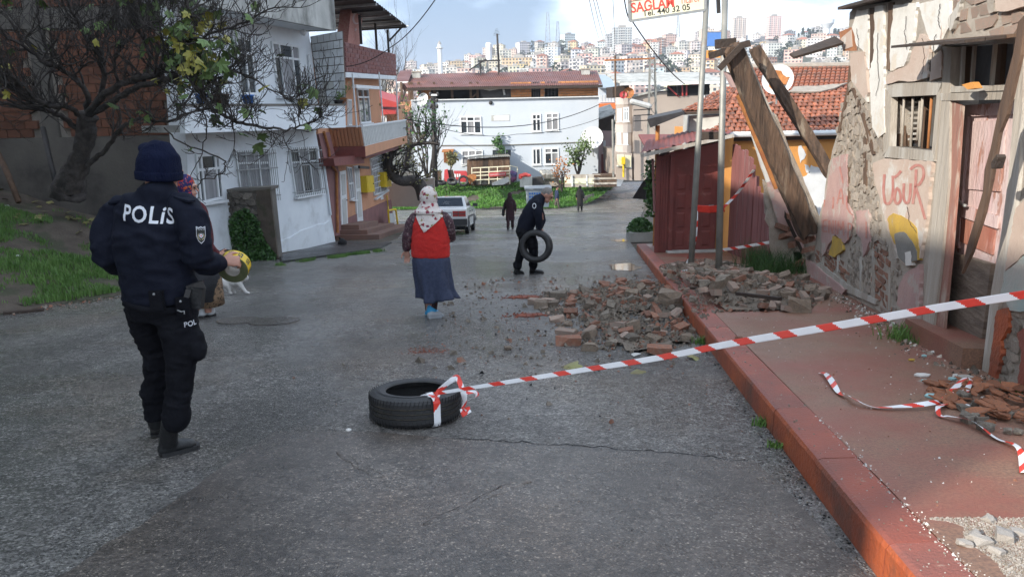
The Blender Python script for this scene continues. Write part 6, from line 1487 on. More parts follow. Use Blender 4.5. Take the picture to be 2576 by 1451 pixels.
q=[at(*z4(*p),OY) for p in ((172,640),(290,640),(290,870),(172,870))];mb=MB();mb.prism(q,(0,8,0));mb.build('wall',M['bluewhite'],ow)
q=[at(*z4(*p),OY-.01) for p in ((172,752),(290,748),(290,790),(172,795))];mb=MB();mb.prism(q,(0,-.5,0));mb.build('band',M['signred'] if False else mk('orange_paint',(.60,.16,.04),rough=.6),ow)
for i in range(5):x=180+22*i;window(ow,[at(*z4(*p),OY) for p in ((x,690),(x+15,690),(x+15,738),(x,738))],[],[],nF,.15,.08,GL)
for i in range(3):x=178+38*i;window(ow,[at(*z4(*p),OY) for p in ((x,805),(x+30,802),(x+30,835),(x,838))],[.5],[],nF,.15,.08,GL)
mb=MB();a,b=at(*z4(165,642),OY-1),at(*z4(295,640),OY-1);mb.prism([a,b,b+V((0,6,1.6)),a+V((0,6,1.6))],(0,0,.15));mb.build('roof',mk('blue_grey_roof',(.30,.36,.42),rough=.5),ow)
# lattice electric pole with street lamp
lp=thing('lattice_pole','grey lattice electric pole with a street lamp beside the beige house','pole',at(1643,470,40));mb=MB()
B0,B1=at(1641,470,40),at(1641,148,40)
for s in (-1,1):
    for t_ in (-1,1):mb.bar(B0+V((s*.28,t_*.2,0)),B1+V((s*.12,t_*.1,0)),.06,.06)
mb.build('legs',M['galv'],lp);mb=MB()
for i in range(16):u,v=i/16,(i+1)/16;s=1 if i % 2 else -1;w0,w1=.28-.16*u,.28-.16*v;mb.bar(B0.lerp(B1,u)+V((s*w0,-.2,0)),B0.lerp(B1,v)+V((-s*w1,-.2,0)),.03,.03)
mb.build('lattice',M['galv'],lp)
mb=MB();a,b=at(*z4(548,780),39.6),at(*z4(480,755),39.2);mb.tube([a,b],.05,6);la=mb.build('lamp_arm',M['galv'],lp);mb=MB();mb.tube([b+V((.4,0,-.12)),b+V((-.45,0,.12))],(.2,.1) if False else .14,8,dome=True);mb.build('street_lamp',M['stripe'],la)
for zy in (800,840,880):mb=MB();mb.bar(at(*z4(425,zy),39.8),at(*z4(560,zy-8),39.8),.05,.05);mb.build('crossarm',M['darksteel'],lp)
mb=MB();mb.bar(at(*z4(215,440),40),at(*z4(580,425),40),.08,.08);mb.build('crossarm',M['rustor'],lp)
th_=thing('thin_pole','thin grey pole at the bend of the street','pole',at(1543,440,58));mb=MB();mb.tube([at(1543,445,58),at(1541,300,58)],.08,6);mb.build('shaft',M['galv'],th_)
tk=thing('thin_pole','dark thin pole rising from the beige house corner','pole',at(1549,250,60));mb=MB();mb.tube([at(1549,245,59),at(1547,140,59)],.07,6);mb.build('shaft',M['wood'],tk)
# planter with bush by the shed
pb=thing('planter','stone trough with a dense dark green bush at the pavement end','planter',gnd(1612,605,.05));c=gnd(1612,606,.02)
mb=MB();mb.box(c.x-.36,c.x+.38,c.y-.2,c.y+.5,c.z,c.z+.28);mb.build('trough',M['oldconc'],pb)
def bs(rr):
    a,b,q=rr.uniform(0,6.28),rr.uniform(0,pi/2),rr.uniform(.5,1)**.5;return V((c.x+cos(a)*cos(b)*.40*q,c.y+.15+sin(a)*cos(b)*.36*q,c.z+.24+sin(b)*.42*q))
leafmass('foliage',1500,bs,M['ivy'],.07,5,parent=pb,kind='stuff')
vn=thing('climbing_plant','leafy climber growing up the drain pipe of the red shed','plant',at(1640,560,16.6))
leafmass('foliage',420,lambda rr:at(rr.gauss(1636,7),rr.uniform(405,545),16.8)+V((0,rr.uniform(-.1,.1),0)),M['ivy'],.08,6,parent=vn,kind='stuff')
tn=thing('tin_sheets','grey green tin sheets stacked slanting at the shed side','tin sheet',at(1620,490,19));
for k in range(3):mb=MB();mb.prism([at(*z4(*p),18.6+.25*k) for p in ((415,1440),(490,1320),(550,1260),(560,1380),(540,1451))],(.1,.05,0));mb.build('sheet',M['galv'] if k else M['darksteel'],tn)
# ------------------------------------------------------------------ the far hillside town
FM={}
M['farwall']=mk('far_render',(.6,.6,.6),(.5,.5,.5),.1,.85,objcol=True)
nt_=M['farwall'].node_tree
for n_ in nt_.nodes:
    if n_.type=='MIX':
        pass
M['farwall']=mk('far_render',(.6,.6,.6),None,1,.85,objcol=True)
M['farroof']=mk('far_clay_roof',(.36,.13,.075),(.28,.11,.07),.3,.8,orand=.25)
M['farflat']=mk('far_flat_roof',(.34,.32,.30),None,1,.9,orand=.2)
M['farwin']=mk('far_window',(.07,.08,.095),None,1,.25)
M['farslab']=mk('far_balcony',(.62,.61,.59),None,1,.8,orand=.1)
def block(w_,d_,fl,kind,seed,fh=3.0):
    """meshes of one far building: wall, windows, balconies, roof"""
    r=random.Random(seed);h=fl*fh;o={}
    mb=MB();mb.box(-w_/2,w_/2,-d_/2,d_/2,-3,h);o['wall']=mb.mesh('wall',M['farwall'])
    wb,sb_=MB(),MB();nw=max(2,int(w_/3));balc=r.random()<.6;bc=r.randrange(nw)
    for f in range(fl):
        z=f*fh
        for i in range(nw):
            x=-w_/2+w_*(i+.5)/nw;ww=.75 if i != bc else 1.1;wb.box(x-ww,x+ww,-d_/2-.05,-d_/2+.02,z+.9,z+2.3)
            if balc and (i==bc or (kind=='tower' and i % 2==0)) and f>0:sb_.box(x-w_/nw*.48,x+w_/nw*.48,-d_/2-1.3,-d_/2-.06,z-.15,z+.85)
        for i in range(max(1,int(d_/4))):
            y=-d_/2+d_*(i+.5)/max(1,int(d_/4))
            for s in (-1,1):wb.box(s*w_/2-.05,s*w_/2+.05,y-.7,y+.7,z+.9,z+2.3)
    if kind != 'tower' :
        for f in range(1,fl):sb_.box(-w_/2-.12,w_/2+.12,-d_/2-.16,d_/2+.1,f*fh-.12,f*fh+.12)
    o['windows']=wb.mesh('windows',M['farwin']);o['balconies']=sb_.mesh('balconies',M['farslab']) if sb_.v else None
    rb=MB()
    if kind=='hip':
        e=.7;zr_=h+min(w_,d_)*.22;k=min(w_,d_)*.45
        v=[(-w_/2-e,-d_/2-e,h),(w_/2+e,-d_/2-e,h),(w_/2+e,d_/2+e,h),(-w_/2-e,d_/2+e,h),(-w_/2+k,0,zr_),(w_/2-k,0,zr_)]
        rb.add(v,[(0,1,5,4),(1,2,5),(2,3,4,5),(3,0,4),(3,2,1,0)]);o['roof']=rb.mesh('roof',M['farroof'])
    else:
        rb.box(-w_/2-.3,w_/2+.3,-d_/2-.3,d_/2+.3,h,h+.35)
        if kind=='tower':rb.box(-w_*.2,w_*.2,-d_*.2,d_*.2,h+.35,h+3.5)
        else:rb.box(-w_*.1,w_*.25,-d_*.2,d_*.2,h+.35,h+2.2)
        o['roof']=rb.mesh('roof',M['farflat'])
    return o
PR=[]
r=random.Random(44)
for k in range(22):
    kind=r.choice(['hip','hip','flat','flat','flat']);fl=r.choice([2,3,3,4,4,5,6]);w_=r.uniform(9,16);PR.append((block(w_,r.uniform(9,13),fl,kind,k),kind,fl,w_))
HC=[((.66,.635,.60),'white'),((.52,.50,.47),'light grey'),((.66,.58,.46),'cream'),((.62,.42,.36),'pink'),((.44,.43,.43),'grey'),((.62,.45,.26),'tan'),((.50,.24,.16),'brick red'),((.58,.63,.68),'pale blue')]
CW=[34,16,16,10,8,6,6,6]
def far_house(px,y,proto,col,lab,cat='building',grp=None,z=None,sc=1,rz=0,name='hillside_building',dz=0):
    d=ray(px,200);x=d.x/d.y*y;zz=hz(x,y) if z is None else z
    t=thing(name,lab,cat,(x,y,zz+dz),grp,rz);t.scale=(sc,sc,sc)
    for nm,me in proto.items():
        if me is None:continue
        o=bpy.data.objects.new(nm,me);COL.objects.link(o);o.parent=t
        if nm=='wall':o.color=(*[c*r.uniform(.92,1.06) for c in col],1)
        if nm=='windows':o['kind']='stuff'
    return t
used=[];cnt=0
zone=lambda px:'left of the tower block' if px<1530 else ('below the tall tower block' if px<1700 else ('near the pink towers' if px<1960 else 'below the pine ridge'))
rows=[262,285,310,335,362,392,424,460,498,540,585,632,682,735,785]
for ri,y in enumerate(rows):
    px=985+r.uniform(0,25)
    while px<2150:
        pr,kind,fl,w_=r.choice(PR);x0=ray(px,200);x=x0.x/x0.y*y
        stepx=(w_*.74+r.uniform(1.5,9))*FPX/y
        if noise.noise(V((x*.013,y*.013,3)))>-.33:
            c,cn=r.choices(HC,CW)[0]
            hn=('two' if fl==2 else 'three' if fl==3 else 'four' if fl==4 else 'five' if fl==5 else 'six')
            far_house(px,y+r.uniform(-9,9),pr,c,'%s %s storey building with %s roof on hillside %s' % (cn,hn,'red hipped' if kind=='hip' else 'flat',zone(px)),grp='%s %s storey %s roofed hillside buildings %s' % (cn,hn,kind,zone(px)),rz=r.uniform(-.5,.5),sc=.74);cnt+=1
        px+=stepx*r.uniform(.9,1.1)
print('far buildings',cnt)
# landmarks of the hill
tb=block(24,16,12,'tower',99);far_house(1563,640,tb,(.50,.52,.51),'tall grey white tower block on the left part of the hill','tower block',None,dz=3,sc=.62,name='tower_block')
tb2=block(19,15,10,'tower',98)
M['cream2']=1
for px,y,dz,lab in ((1773,720,-2,'pink tan tower block just left of the grey sign pole top'),(1852,760,2,'pink tan tower block between the two poles and the leaning post'),(1938,770,1,'pink tan tower block right of the leaning timbers on the ridge')):
    far_house(px,y,tb2,(.72,.56,.48),lab,'tower block','pink tower blocks on the ridge',dz=dz+4,sc=.62,name='tower_block')
b3=block(28,13,4,'flat',97);far_house(1301,600,b3,(.62,.47,.27),'wide tan institution building on the ridge',dz=1,sc=.8);far_house(1349,605,block(20,13,4,'flat',96),(.74,.73,.70),'wide white building beside the tan one on the ridge',dz=1,sc=.8)
far_house(1022,520,block(16,12,4,'flat',95),(.62,.35,.30),'red and white banded block at the far left of the ridge',dz=1,sc=.8)
bl_=thing('blue_tank_house','small bright blue cube on the hillside near the sign pole','building',at(1796,95,600));mb=MB();p=at(1796,92,600);mb.box(p.x-6,p.x+6,p.y,p.y+9,p.z-7,p.z+3);mb.build('wall',M['bluepl'],bl_);mb=MB();mb.prism([(p.x-6.4,p.y-.4,p.z+3),(p.x+6.4,p.y-.4,p.z+3),(p.x+6.4,p.y+9.4,p.z+3),(p.x-6.4,p.y+9.4,p.z+3)],(0,0,.4));mb.build('roof',M['farflat'],bl_)
def minaret(px,y0,y1,Y,lab):
    a,b=at(px,y0,Y),at(px,y1,Y);t=thing('minaret',lab,'minaret',a);h=(b-a).length;mb=MB();mb.lathe([(1.3,-8),(1.1,h*.55),(1.9,h*.58),(1.9,h*.63),(1.0,h*.64),(.95,h*.8)],a,n=10);mb.build('shaft',M['white_paint'],t);mb=MB();mb.lathe([(1.1,h*.8),(.02,h)],a,n=10);mb.build('spire',M['farflat'],t)
minaret(1107,150,102,420,'slim white minaret on the left of the far hill');minaret(1867,128,88,560,'small white minaret among houses right of the second pole')
def mast(px,y0,y1,Y,wd,lab,m=M['greymetal']):
    a,b=at(px,y0,Y),at(px,y1,Y);t=thing('radio_mast',lab,'radio mast',a,'radio masts on the hill');mb=MB();n_=14
    for s in (-1,1):
        for q in (-1,1):mb.bar(a+V((s*wd,q*wd,0)),b+V((s*wd*.35,q*wd*.35,0)),.35,.35)
    mb.build('legs',m,t);mb=MB()
    for i in range(n_):u,v=i/n_,(i+1)/n_;s=1 if i % 2 else -1;w0,w1=wd*(1-.65*u),wd*(1-.65*v);mb.bar(a.lerp(b,u)+V((s*w0,-wd*.5,0)),a.lerp(b,v)+V((-s*w1,-wd*.5,0)),.22,.22);mb.bar(a.lerp(b,v)+V((-w1,-wd*.5,0)),a.lerp(b,v)+V((w1,-wd*.5,0)),.2,.2)
    mb.build('lattice',m,t)
mast(1378,140,32,700,2.6,'taller lattice radio mast on the hill');mast(1403,135,55,710,2.2,'shorter lattice radio mast beside the taller one');mast(1706,95,38,760,1.6,'thin lattice mast just left of the sign pole')
wt=thing('water_tower','white mushroom water tower above the pine ridge','water tower',at(2079,82,780));a=at(2079,84,780);mb=MB();mb.lathe([(3.4,-6),(3.2,4),(4.5,6),(6.6,9),(6.6,12.5),(3,13.6),(.1,13.8)],a,n=16);mb.build('tank',M['white_wall'],wt,smooth=False)
M['pine']=mk('dark_pine',(.018,.035,.018),(.03,.05,.028),.4,.9)
def hill_tree(px,Y,h,lab,k,grp,mat=None,z=None):
    d=ray(px,150);x=d.x/d.y*Y;zz=hz(x,Y) if z is None else z;t=thing('pine_tree' if k=='pine' else 'hill_tree',lab,'tree',(x,Y,zz),grp);rr=random.Random(int(px*7+Y));mb=MB()
    mb.tube([(x,Y,zz-1),(x,Y,zz+h*.7)],[.4,.15],5);mb.build('trunk',M['bark'],t)
    def s(q):
        v=q.random();a=q.uniform(0,6.28);rad=(h*.22*(1-v)+.3 if k=='pine' else h*.42*sqrt(max(.02,1-(2*v-1)**2)))*sqrt(q.uniform(.3,1));return V((x+cos(a)*rad,Y+sin(a)*rad,zz+h*(.15+.9*v)))
    leafmass('crown',120,s,mat or M['pine'],h*.16,int(px),parent=t)
for k in range(34):px=2000+r.uniform(0,150);hill_tree(px,770+r.uniform(-12,25),r.uniform(7,13),'dark pine on the ridge around the white water tower','pine','dark pines on the ridge')
for k in range(120):
    px=r.uniform(1000,2140);Y=r.choice(rows[4:])+14;hill_tree(px,Y,r.uniform(6,11),'dull green tree between the hillside buildings','leaf','trees among the hillside buildings')
hill_tree(1608,235,9,'round dark green tree at the foot of the hill above the beige house','leaf',None)
for k in range(26):px=r.uniform(1010,2000);hill_tree(px,r.uniform(225,255),r.uniform(6,10),'dark scrubby tree along the foot of the hill','leaf','scrubby trees at the foot of the hill')
# bare winter tree behind the terrace canopy
shrub_tree('winter_tree','bare winter tree rising behind the dark terrace canopy',V((at(958,190,82).x,82,-6.5)),20,41,0,None,.2,.3,3,4,upb=.4)
# ------------------------------------------------------------------ overhead wires
def wire(P,sag,lab,rad=.012,grp=None):
    o=[]
    for (a,b) in zip(P,P[1:]):
        a,b=V(a),V(b);o+=[a.lerp(b,i/14)-V((0,0,sag*4*(i/14)*(1-i/14))) for i in range(14)]
    o.append(V(P[-1]));mb=MB();mb.tube(o,rad,5);return mb.build('cable',M['cable'],label=lab,cat='cable',group=grp)
wire([at(1098,-5,19),at(985,118,25),at(870,168,25)],.12,'black cable sweeping from the sky down to the brick parapet',.014)
wire([at(*z2(1240,520),24.2),at(*z2(1195,470),23.9),at(*z2(1140,520),23.6),at(*z2(985,590),23.3)],.02,'loose black cable tacked on the concrete block screen',.012)
wire([at(1090,256,43.8),at(1055,300,64)],.3,'thin cable from the utility pole to the left house end',.02)
wire([at(1020,300,40),at(1508,263,64)],1.0,'dark cable crossing the upper windows of the pale house',.03)
wire([at(1100,320,44),at(1300,338,60),at(1508,298,64)],.3,'thin cable sagging past the middle of the pale house',.02)
wire([at(1570,-5,13.4),at(1588,50,13.5),at(1722,212,20)],.1,'black cable running down behind the shop sign',.012)
for k,(x0,x1) in enumerate(((1474,1508),(1484,1520),(1490,1531))):wire([at(x0,-40,60),at(x1,100,200)],.5,'one of three thin power lines descending left of the tower block',.035,'three thin power lines above the hill')
wire([at(1540,-40,60),at(1548,110,200)],.3,'single thin power line above the tall tower block',.035)
# ------------------------------------------------------------------ people
def oball(mb,c,ax,ay,az,n=12,m=8):
    c,ax,ay,az=V(c),V(ax),V(ay),V(az);t=MB();t.ball((0,0,0),1,n=n,m=m)
    mb.add([c+ax*v[0]+ay*v[1]+az*v[2] for v in t.v],t.f)
def headparts(mb,c,face,upv,s=1.0,neck=None):
    """skull, jaw, nose, ears and neck melted into the body; c = centre of the head"""
    f=V(face).normalized();u=V(upv);u=(u-f*u.dot(f)).normalized();r_=f.cross(u)
    oball(mb,c+u*.018*s-f*.012*s,r_*.076*s,f*.097*s,u*.100*s)
    oball(mb,c-u*.050*s+f*.030*s,r_*.056*s,f*.058*s,u*.062*s)
    oball(mb,c-u*.088*s+f*.062*s,r_*.026*s,f*.024*s,u*.022*s)
    mb.tube([c+f*.083*s+u*.022*s,c+f*.104*s-u*.010*s,c+f*.112*s-u*.022*s],[.009*s,.013*s,.016*s],8,dome=True)
    mb.tube([c+f*.085*s-u*.056*s-r_*.02*s,c+f*.094*s-u*.055*s,c+f*.085*s-u*.056*s+r_*.02*s],.010*s,7,dome=True)
    mb.tube([c+f*.083*s+u*.035*s-r_*.045*s,c+f*.093*s+u*.04*s,c+f*.083*s+u*.035*s+r_*.045*s],.012*s,7,dome=True)
    for q in (-1,1):oball(mb,c+r_*q*.080*s-f*.010*s-u*.005*s,r_*.012*s,f*.020*s,u*.032*s)
    if neck is not None:mb.tube([c-u*.05*s-f*.02*s,V(neck)],.054*s,12)
    return f,u,r_
def faceparts(root,c,f,u,r_,s=1.0):
    mb=MB()
    for q in (-1,1):mb.ball(c+f*.083*s+u*.014*s+r_*q*.030*s,.0125*s)
    mb.build('eyes',M['eye'],root,smooth=True)
    mb=MB();mb.tube([c+f*.098*s-u*.0555*s-r_*.022*s,c+f*.1045*s-u*.0545*s,c+f*.098*s-u*.0555*s+r_*.022*s],.0035*s,5);mb.build('mouth',M['lip'],root,smooth=True)
    mb=MB()
    for q in (-1,1):mb.tube([c+f*.096*s+u*.038*s+r_*q*.016*s,c+f*.098*s+u*.043*s+r_*q*.034*s,c+f*.082*s+u*.038*s+r_*q*.054*s],.0045*s,5)
    mb.build('eyebrows',M['hair'],root,smooth=True)
M['eye']=mk('eye',(.05,.035,.03),rough=.2);M['lip']=mk('lip',(.30,.10,.09),rough=.5)
def hand(mb,w_,fwd,pn,th,curl=.4,s=1.0,spread=.0,curls=None):
    """palm, four jointed fingers of unequal length and a thumb leaving the palm's side; pn = out of the palm, th = towards the thumb"""
    f=V(fwd).normalized();p=V(pn);p=(p-f*p.dot(f)).normalized();t=V(th);t=(t-f*t.dot(f)-p*t.dot(p)).normalized();w_=V(w_)
    mb.tube([w_-f*.03*s,w_+f*.02*s,w_+f*.06*s,w_+f*.088*s],[(.027*s,.021*s),(.034*s,.018*s),(.040*s,.016*s),(.037*s,.012*s)],12,side=t,dome=True)
    for i,(off,L_) in enumerate(((.029,.072),(.010,.082),(-.010,.076),(-.028,.060))):
        b=w_+f*.088*s+t*off*s;d=(f+t*spread*(off/.03)).normalized();pts=[b-d*.02*s,b];c_=(curls[i] if curls else curl)
        ang=c_*.5
        for k,fr in enumerate((.45,.32,.25)):
            ang+=c_*(.55 if k else .3);dd=(d*cos(ang)+p*sin(ang));pts.append(pts[-1]+dd*L_*fr*s)
        mb.tube(pts,[.0098*s,.0095*s,.0090*s,.0082*s,.0070*s],8,dome=True)
    b=w_+f*.018*s+t*.026*s
    mb.tube([b,b+(t*.75+f*.65+p*.2).normalized()*.034*s,b+(t*.75+f*.65+p*.2).normalized()*.034*s+(f*.85+t*.4+p*.45).normalized()*.033*s,b+(t*.75+f*.65+p*.2).normalized()*.034*s+(f*.85+t*.4+p*.45).normalized()*.033*s+(f*.85+t*.05+p*.6).normalized()*.026*s],[.015*s,.0125*s,.0108*s,.0085*s],8,dome=True)
def skinmesh(name,mb,vox,mat,root,smooth=3,wr=0,ws=6,st=(1,1,1),seed=0,**kw):
    me=remesh(mb,vox,smooth,wr,ws,st,seed);me.materials.append(mat);return obj(name,me,root,**kw)
def bootmesh(heel,toe,ankle,top,r_a=.055):
    mb=MB();h,t,a,tp_=V(heel),V(toe),V(ankle),V(top);d=(t-h).normalized();s=d.cross(V((0,0,1))).normalized();z=V((0,0,1))
    L_=(t-h).length
    mb.tube([h+z*.045+d*.03,h+d*L_*.4+z*.050,h+d*L_*.72+z*.040,t-d*.045+z*.036],[(.040,.042),(.043,.047),(.050,.038),(.042,.032)],12,side=s,dome=True)
    mb.tube([h+d*.055+z*.06,a,tp_],[(.046,.056),(.048,.055),(r_a,r_a)],12,side=s,dome=True)
    sole=MB();o=[(0,-.032),(.02,-.04),(L_*.4,-.036),(L_*.7,-.052),(L_*.9,-.042),(L_,-.012),(L_,.012),(L_*.9,.042),(L_*.7,.052),(L_*.4,.036),(.02,.04),(0,.032)]
    sole.prism([h+d*(x+.004)+s*y+z*.002 for x,y in o],(0,0,.03));return mb,sole

# --- the officer in front -----------------------------------------------------------------
OY1=4.32
def q1(px,py,dy=0):return at(px,py,OY1+dy)
of=thing('person','policeman seen from behind in navy jacket and woollen hat holding a roll of yellow tape','person',gnd(430,1145))
side=V((.95,-.31,0));fwd=V((.31,.95,0))
mb=MB()
mb.tube([q1(402,738),q1(396,692),q1(386,640),q1(383,590),q1(383,545),q1(387,512),q1(393,490)],[(.24,.165),(.232,.168),(.232,.172),(.236,.172),(.232,.155),(.185,.125),(.10,.10)],20,side=side)
mb.tube([q1(396,700),q1(404,752)],[(.236,.17),(.225,.168)],18,side=side)
mb.tube([q1(300,527,.07),q1(280,556,.07),q1(264,606,.04),q1(266,646,.03),q1(290,660,.12),q1(330,668,.30)],[.082,.088,.086,.078,.072,.06],14,dome=True)
mb.tube([q1(462,520,-.06),q1(482,548,-.08),q1(494,600,-.10),q1(497,645,-.10),q1(512,660,-.05),q1(536,663,.0),q1(552,663,.04)],[.088,.092,.086,.082,.076,.066,.05],14,dome=True)
mb.tube([q1(391,514),q1(393,490,-.005),q1(387,468,-.012),q1(378,454,-.02)],[.125,.116,.102,.088],18)
mb.tube([q1(330,512,.04),q1(388,497,0),q1(450,508,-.03)],[.05,.075,.05],12,dome=True)
jk=skinmesh('jacket',mb,.010,M['navy'],of,2,.020,5.0,(1,1,1.9),3)
# body under the clothes: one skin with head and hands
bd=MB();hc=q1(401,424,.04);face=V((.62,.78,-.04))
f_,u_,r__=headparts(bd,hc,face,(0.02,0,1),1.12,q1(394,500,.02))
bd.tube([q1(402,760),q1(392,690),q1(384,600),q1(386,520),q1(392,498)],[(.17,.12),(.17,.12),(.18,.12),(.15,.09),(.07,.07)],14,side=side)
bd.tube([q1(300,530,.07),q1(268,606,.04),q1(270,650,.04),q1(338,668,.32)],[.055,.055,.05,.035],10)
bd.tube([q1(462,525,-.06),q1(494,600,-.10),q1(499,650,-.09),q1(556,660,.05),q1(562,657,.055)],[.06,.055,.05,.034,.031],10)
bd.tube([q1(360,770,.04),q1(394,890,.12),q1(392,1060,.2)],[.09,.06,.045],10);bd.tube([q1(448,775,-.03),q1(455,905,-.05),q1(432,1070,-.02)],[.09,.06,.045],10)
wr_=q1(562,656,.055)
hand(bd,wr_,V((.86,.30,-.10)),V((.05,.85,-.5)),V((.3,.35,.9)),1.35,.92,.1)
hand(bd,q1(338,668,.32),V((.9,.35,.1)),V((0,.3,-1)),V((0,1,.2)),.5)
skinmesh('body',bd,.0055,M['skin'],of,3)
faceparts(of,hc,f_,u_,r__,1.12)
# knitted hat
mb=MB();mb.tube([q1(401,449,.02),q1(400,425,.02),q1(398,398,.02),q1(390,374,.03),q1(382,363,.04)],[(.116,.126),(.118,.130),(.112,.122),(.085,.092),(.04,.045)],20,side=side)
oball(mb,q1(372,374,.03),side*.05,fwd*.06,V((0,0,.035)))
skinmesh('hat',mb,.009,M['knit'],of,3,.004,14,(1,1,1),1)
mb=MB();mb.tube([q1(401,452,.02),q1(400,428,.02)],[(.122,.132),(.124,.136)],22,side=side);skinmesh('hat_cuff',mb,.009,M['knit'],of,3)
# trousers, one skin
mb=MB()
mb.tube([q1(400,722),q1(400,770),q1(403,800)],[(.20,.15),(.205,.16),(.18,.14)],16,side=side)
mb.tube([q1(362,770,.05),q1(374,830,.08),q1(392,885,.10),q1(394,950,.14),q1(390,1005,.17),q1(392,1050,.19)],[.112,.100,.080,.072,.070,.068],14)
mb.tube([q1(442,778,-.02),q1(452,840,-.05),q1(456,905,-.06),q1(452,960,-.05),q1(446,1010,-.04),q1(440,1058,-.03)],[.122,.110,.085,.077,.075,.074],14)
mb.tube([q1(446,1040,-.03),q1(442,1056,-.03)],[.084,.080],12,dome=True);mb.tube([q1(386,982,.16),q1(388,1000,.17)],[.082,.078],12,dome=True)
oball(mb,q1(498,870,-.06),V((.045,0,0)),V((0,.08,0)),V((0,0,.10)))
tr_=skinmesh('trousers',mb,.011,M['trouser'],of,3,.015,7,(1,1,2.4),8)
for hp,tp2,ank,top in ((gnd(403,1150),gnd(500,1124),q1(425,1085,-.02),q1(436,1048,-.03)),(gnd(391,1100),gnd(424,1072),q1(392,1062,.19),q1(391,1020,.19))):
    mb,so_=bootmesh(hp,tp2,ank,top,.066);b_=skinmesh('boot',mb,.009,M['boot'],of,3,.004,16);so_.build('sole',M['rubber'],b_)
# lettering and badge
tm_=text_mesh('POLiS',.125,0,1.1,.018);xs_=[v.co.x for v in tm_.vertices];wdt=max(xs_)-min(xs_);sc=.292/wdt
for v in tm_.vertices:v.co.x*=sc
bx,by=(q1(408,563,-.2)-q1(286,536,-.2)).normalized(),None
ctr=q1(346,567,-.25);ax=V((.985,-.06,-.075)).normalized();ay=V((.02,0,1));ay=(ay-ax*ay.dot(ax)).normalized()
def bolder(me,k):
    bm=bmesh.new();bm.from_mesh(me);bmesh.ops.solidify(bm,geom=bm.faces[:],thickness=0);bm.free()
wrap(tm_,ctr,ax,ay,jk.data,.004,.02);tm_.materials.append(M['reflect']);obj('lettering',tm_,of)
tm2=bpy.data.meshes.new('x')
def emblem(c,axx,ayy,w_,h_,target):
    ol=[(-.5,.5),(-.2,.44),(0,.5),(.2,.44),(.5,.5),(.5,-.05),(.3,-.35),(0,-.5),(-.3,-.35),(-.5,-.05)]
    def plate(k,z,mat,pts):
        me=bpy.data.meshes.new('badge');me.from_pydata([(x*w_*k,y*h_*k,0) for x,y in pts],[],[tuple(range(len(pts)))]);wrap(me,c,axx,ayy,target,z,.016);me.materials.append(mat);return me
    b=obj('badge',plate(1,.004,M['reflect'],ol),of);obj('badge_field',plate(.9,.0055,M['signblack'],ol),b)
    M['gold']=mk('gold_thread',(.45,.38,.22),rough=.5)
    ring=[]
    for s in (-1,1):
        po=[(s*.36*cos(t),.36*.62*sin(t)-.06) for t in [radians(-80+12*i) for i in range(11)]]+[(s*.28*cos(t),.28*.62*sin(t)-.06) for t in [radians(40-12*i) for i in range(11)]]
        obj('wreath',plate(1,.0065,M['gold'],po if s>0 else po[::-1]),b)
    st_=[((.27 if i % 2==0 else .14)*cos(radians(22.5*i)),(.27 if i % 2==0 else .14)*.62*sin(radians(22.5*i))-.03) for i in range(16)]
    obj('star',plate(1,.0078,M['reflect'],st_),b)
    obj('star_centre',plate(1,.009,M['signred'],[(.075*cos(radians(30*i)),.075*.62*sin(radians(30*i))-.03) for i in range(12)]),b)
    t2=text_mesh('POLİS',.017,0,1.1);
    for v in t2.vertices:v.co.y+=h_*.30
    wrap(t2,c,axx,ayy,target,.0068,.01);t2.materials.append(M['reflect']);obj('badge_lettering',t2,b)
emblem(q1(512,601,-.3),V((.86,.42,-.12)).normalized(),V((.06,.05,1)).normalized(),.050,.096,jk.data)
t3=text_mesh('POL',.042,bold=.015);wrap(t3,q1(503,838,-.25),V((.80,.60,0)).normalized(),V((0,0,1)),tr_.data,.004,.02);t3.materials.append(M['reflect']);obj('lettering',t3,of)
# belt gear
mb=MB();mb.tube([q1(402,752),q1(402,768)],[(.222,.172),(.222,.172)],24,side=side);mb.build('belt',M['trouser'],of,smooth=True)
mb=MB();a,b=q1(497,722,-.12),q1(492,772,-.12);mb.bar(a,b,.075,.06,V((0,1,0)));hl=mb.build('holster',M['boot'],of)
mb=MB();mb.bar(q1(472,730,-.13),q1(514,716,-.10),.035,.05);mb.bar(q1(478,728,-.14),q1(472,748,-.15),.03,.045,V((0,1,0)));mb.build('pistol',M['darksteel'],hl)
for x0,y0,dy in ((395,754,-.18),(462,772,-.16)):mb=MB();mb.obox(q1(x0,y0,dy),side*.045,V((0,.018,0)),V((0,0,.055)));pc=mb.build('pouch',M['trouser'],of);mb=MB();mb.ball(q1(x0-8,y0-14,dy-.02),.0075);mb.build('snap_button',M['greymetal'],pc)
mb=MB();mb.tube([q1(446,780,-.2),q1(456,784,-.21),q1(463,782,-.21),q1(464,790,-.21)],.004,5);mb.build('key_chain',M['greymetal'],of,smooth=True)
# epaulettes
for a,b in ((q1(318,513,-.02),q1(283,524,.02)),(q1(446,505,-.09),q1(485,520,-.13))):mb=MB();mb.bar(a+V((0,-.0,.022)),b+V((0,0,.03)),.05,.012);mb.build('epaulette',M['navy'],of)
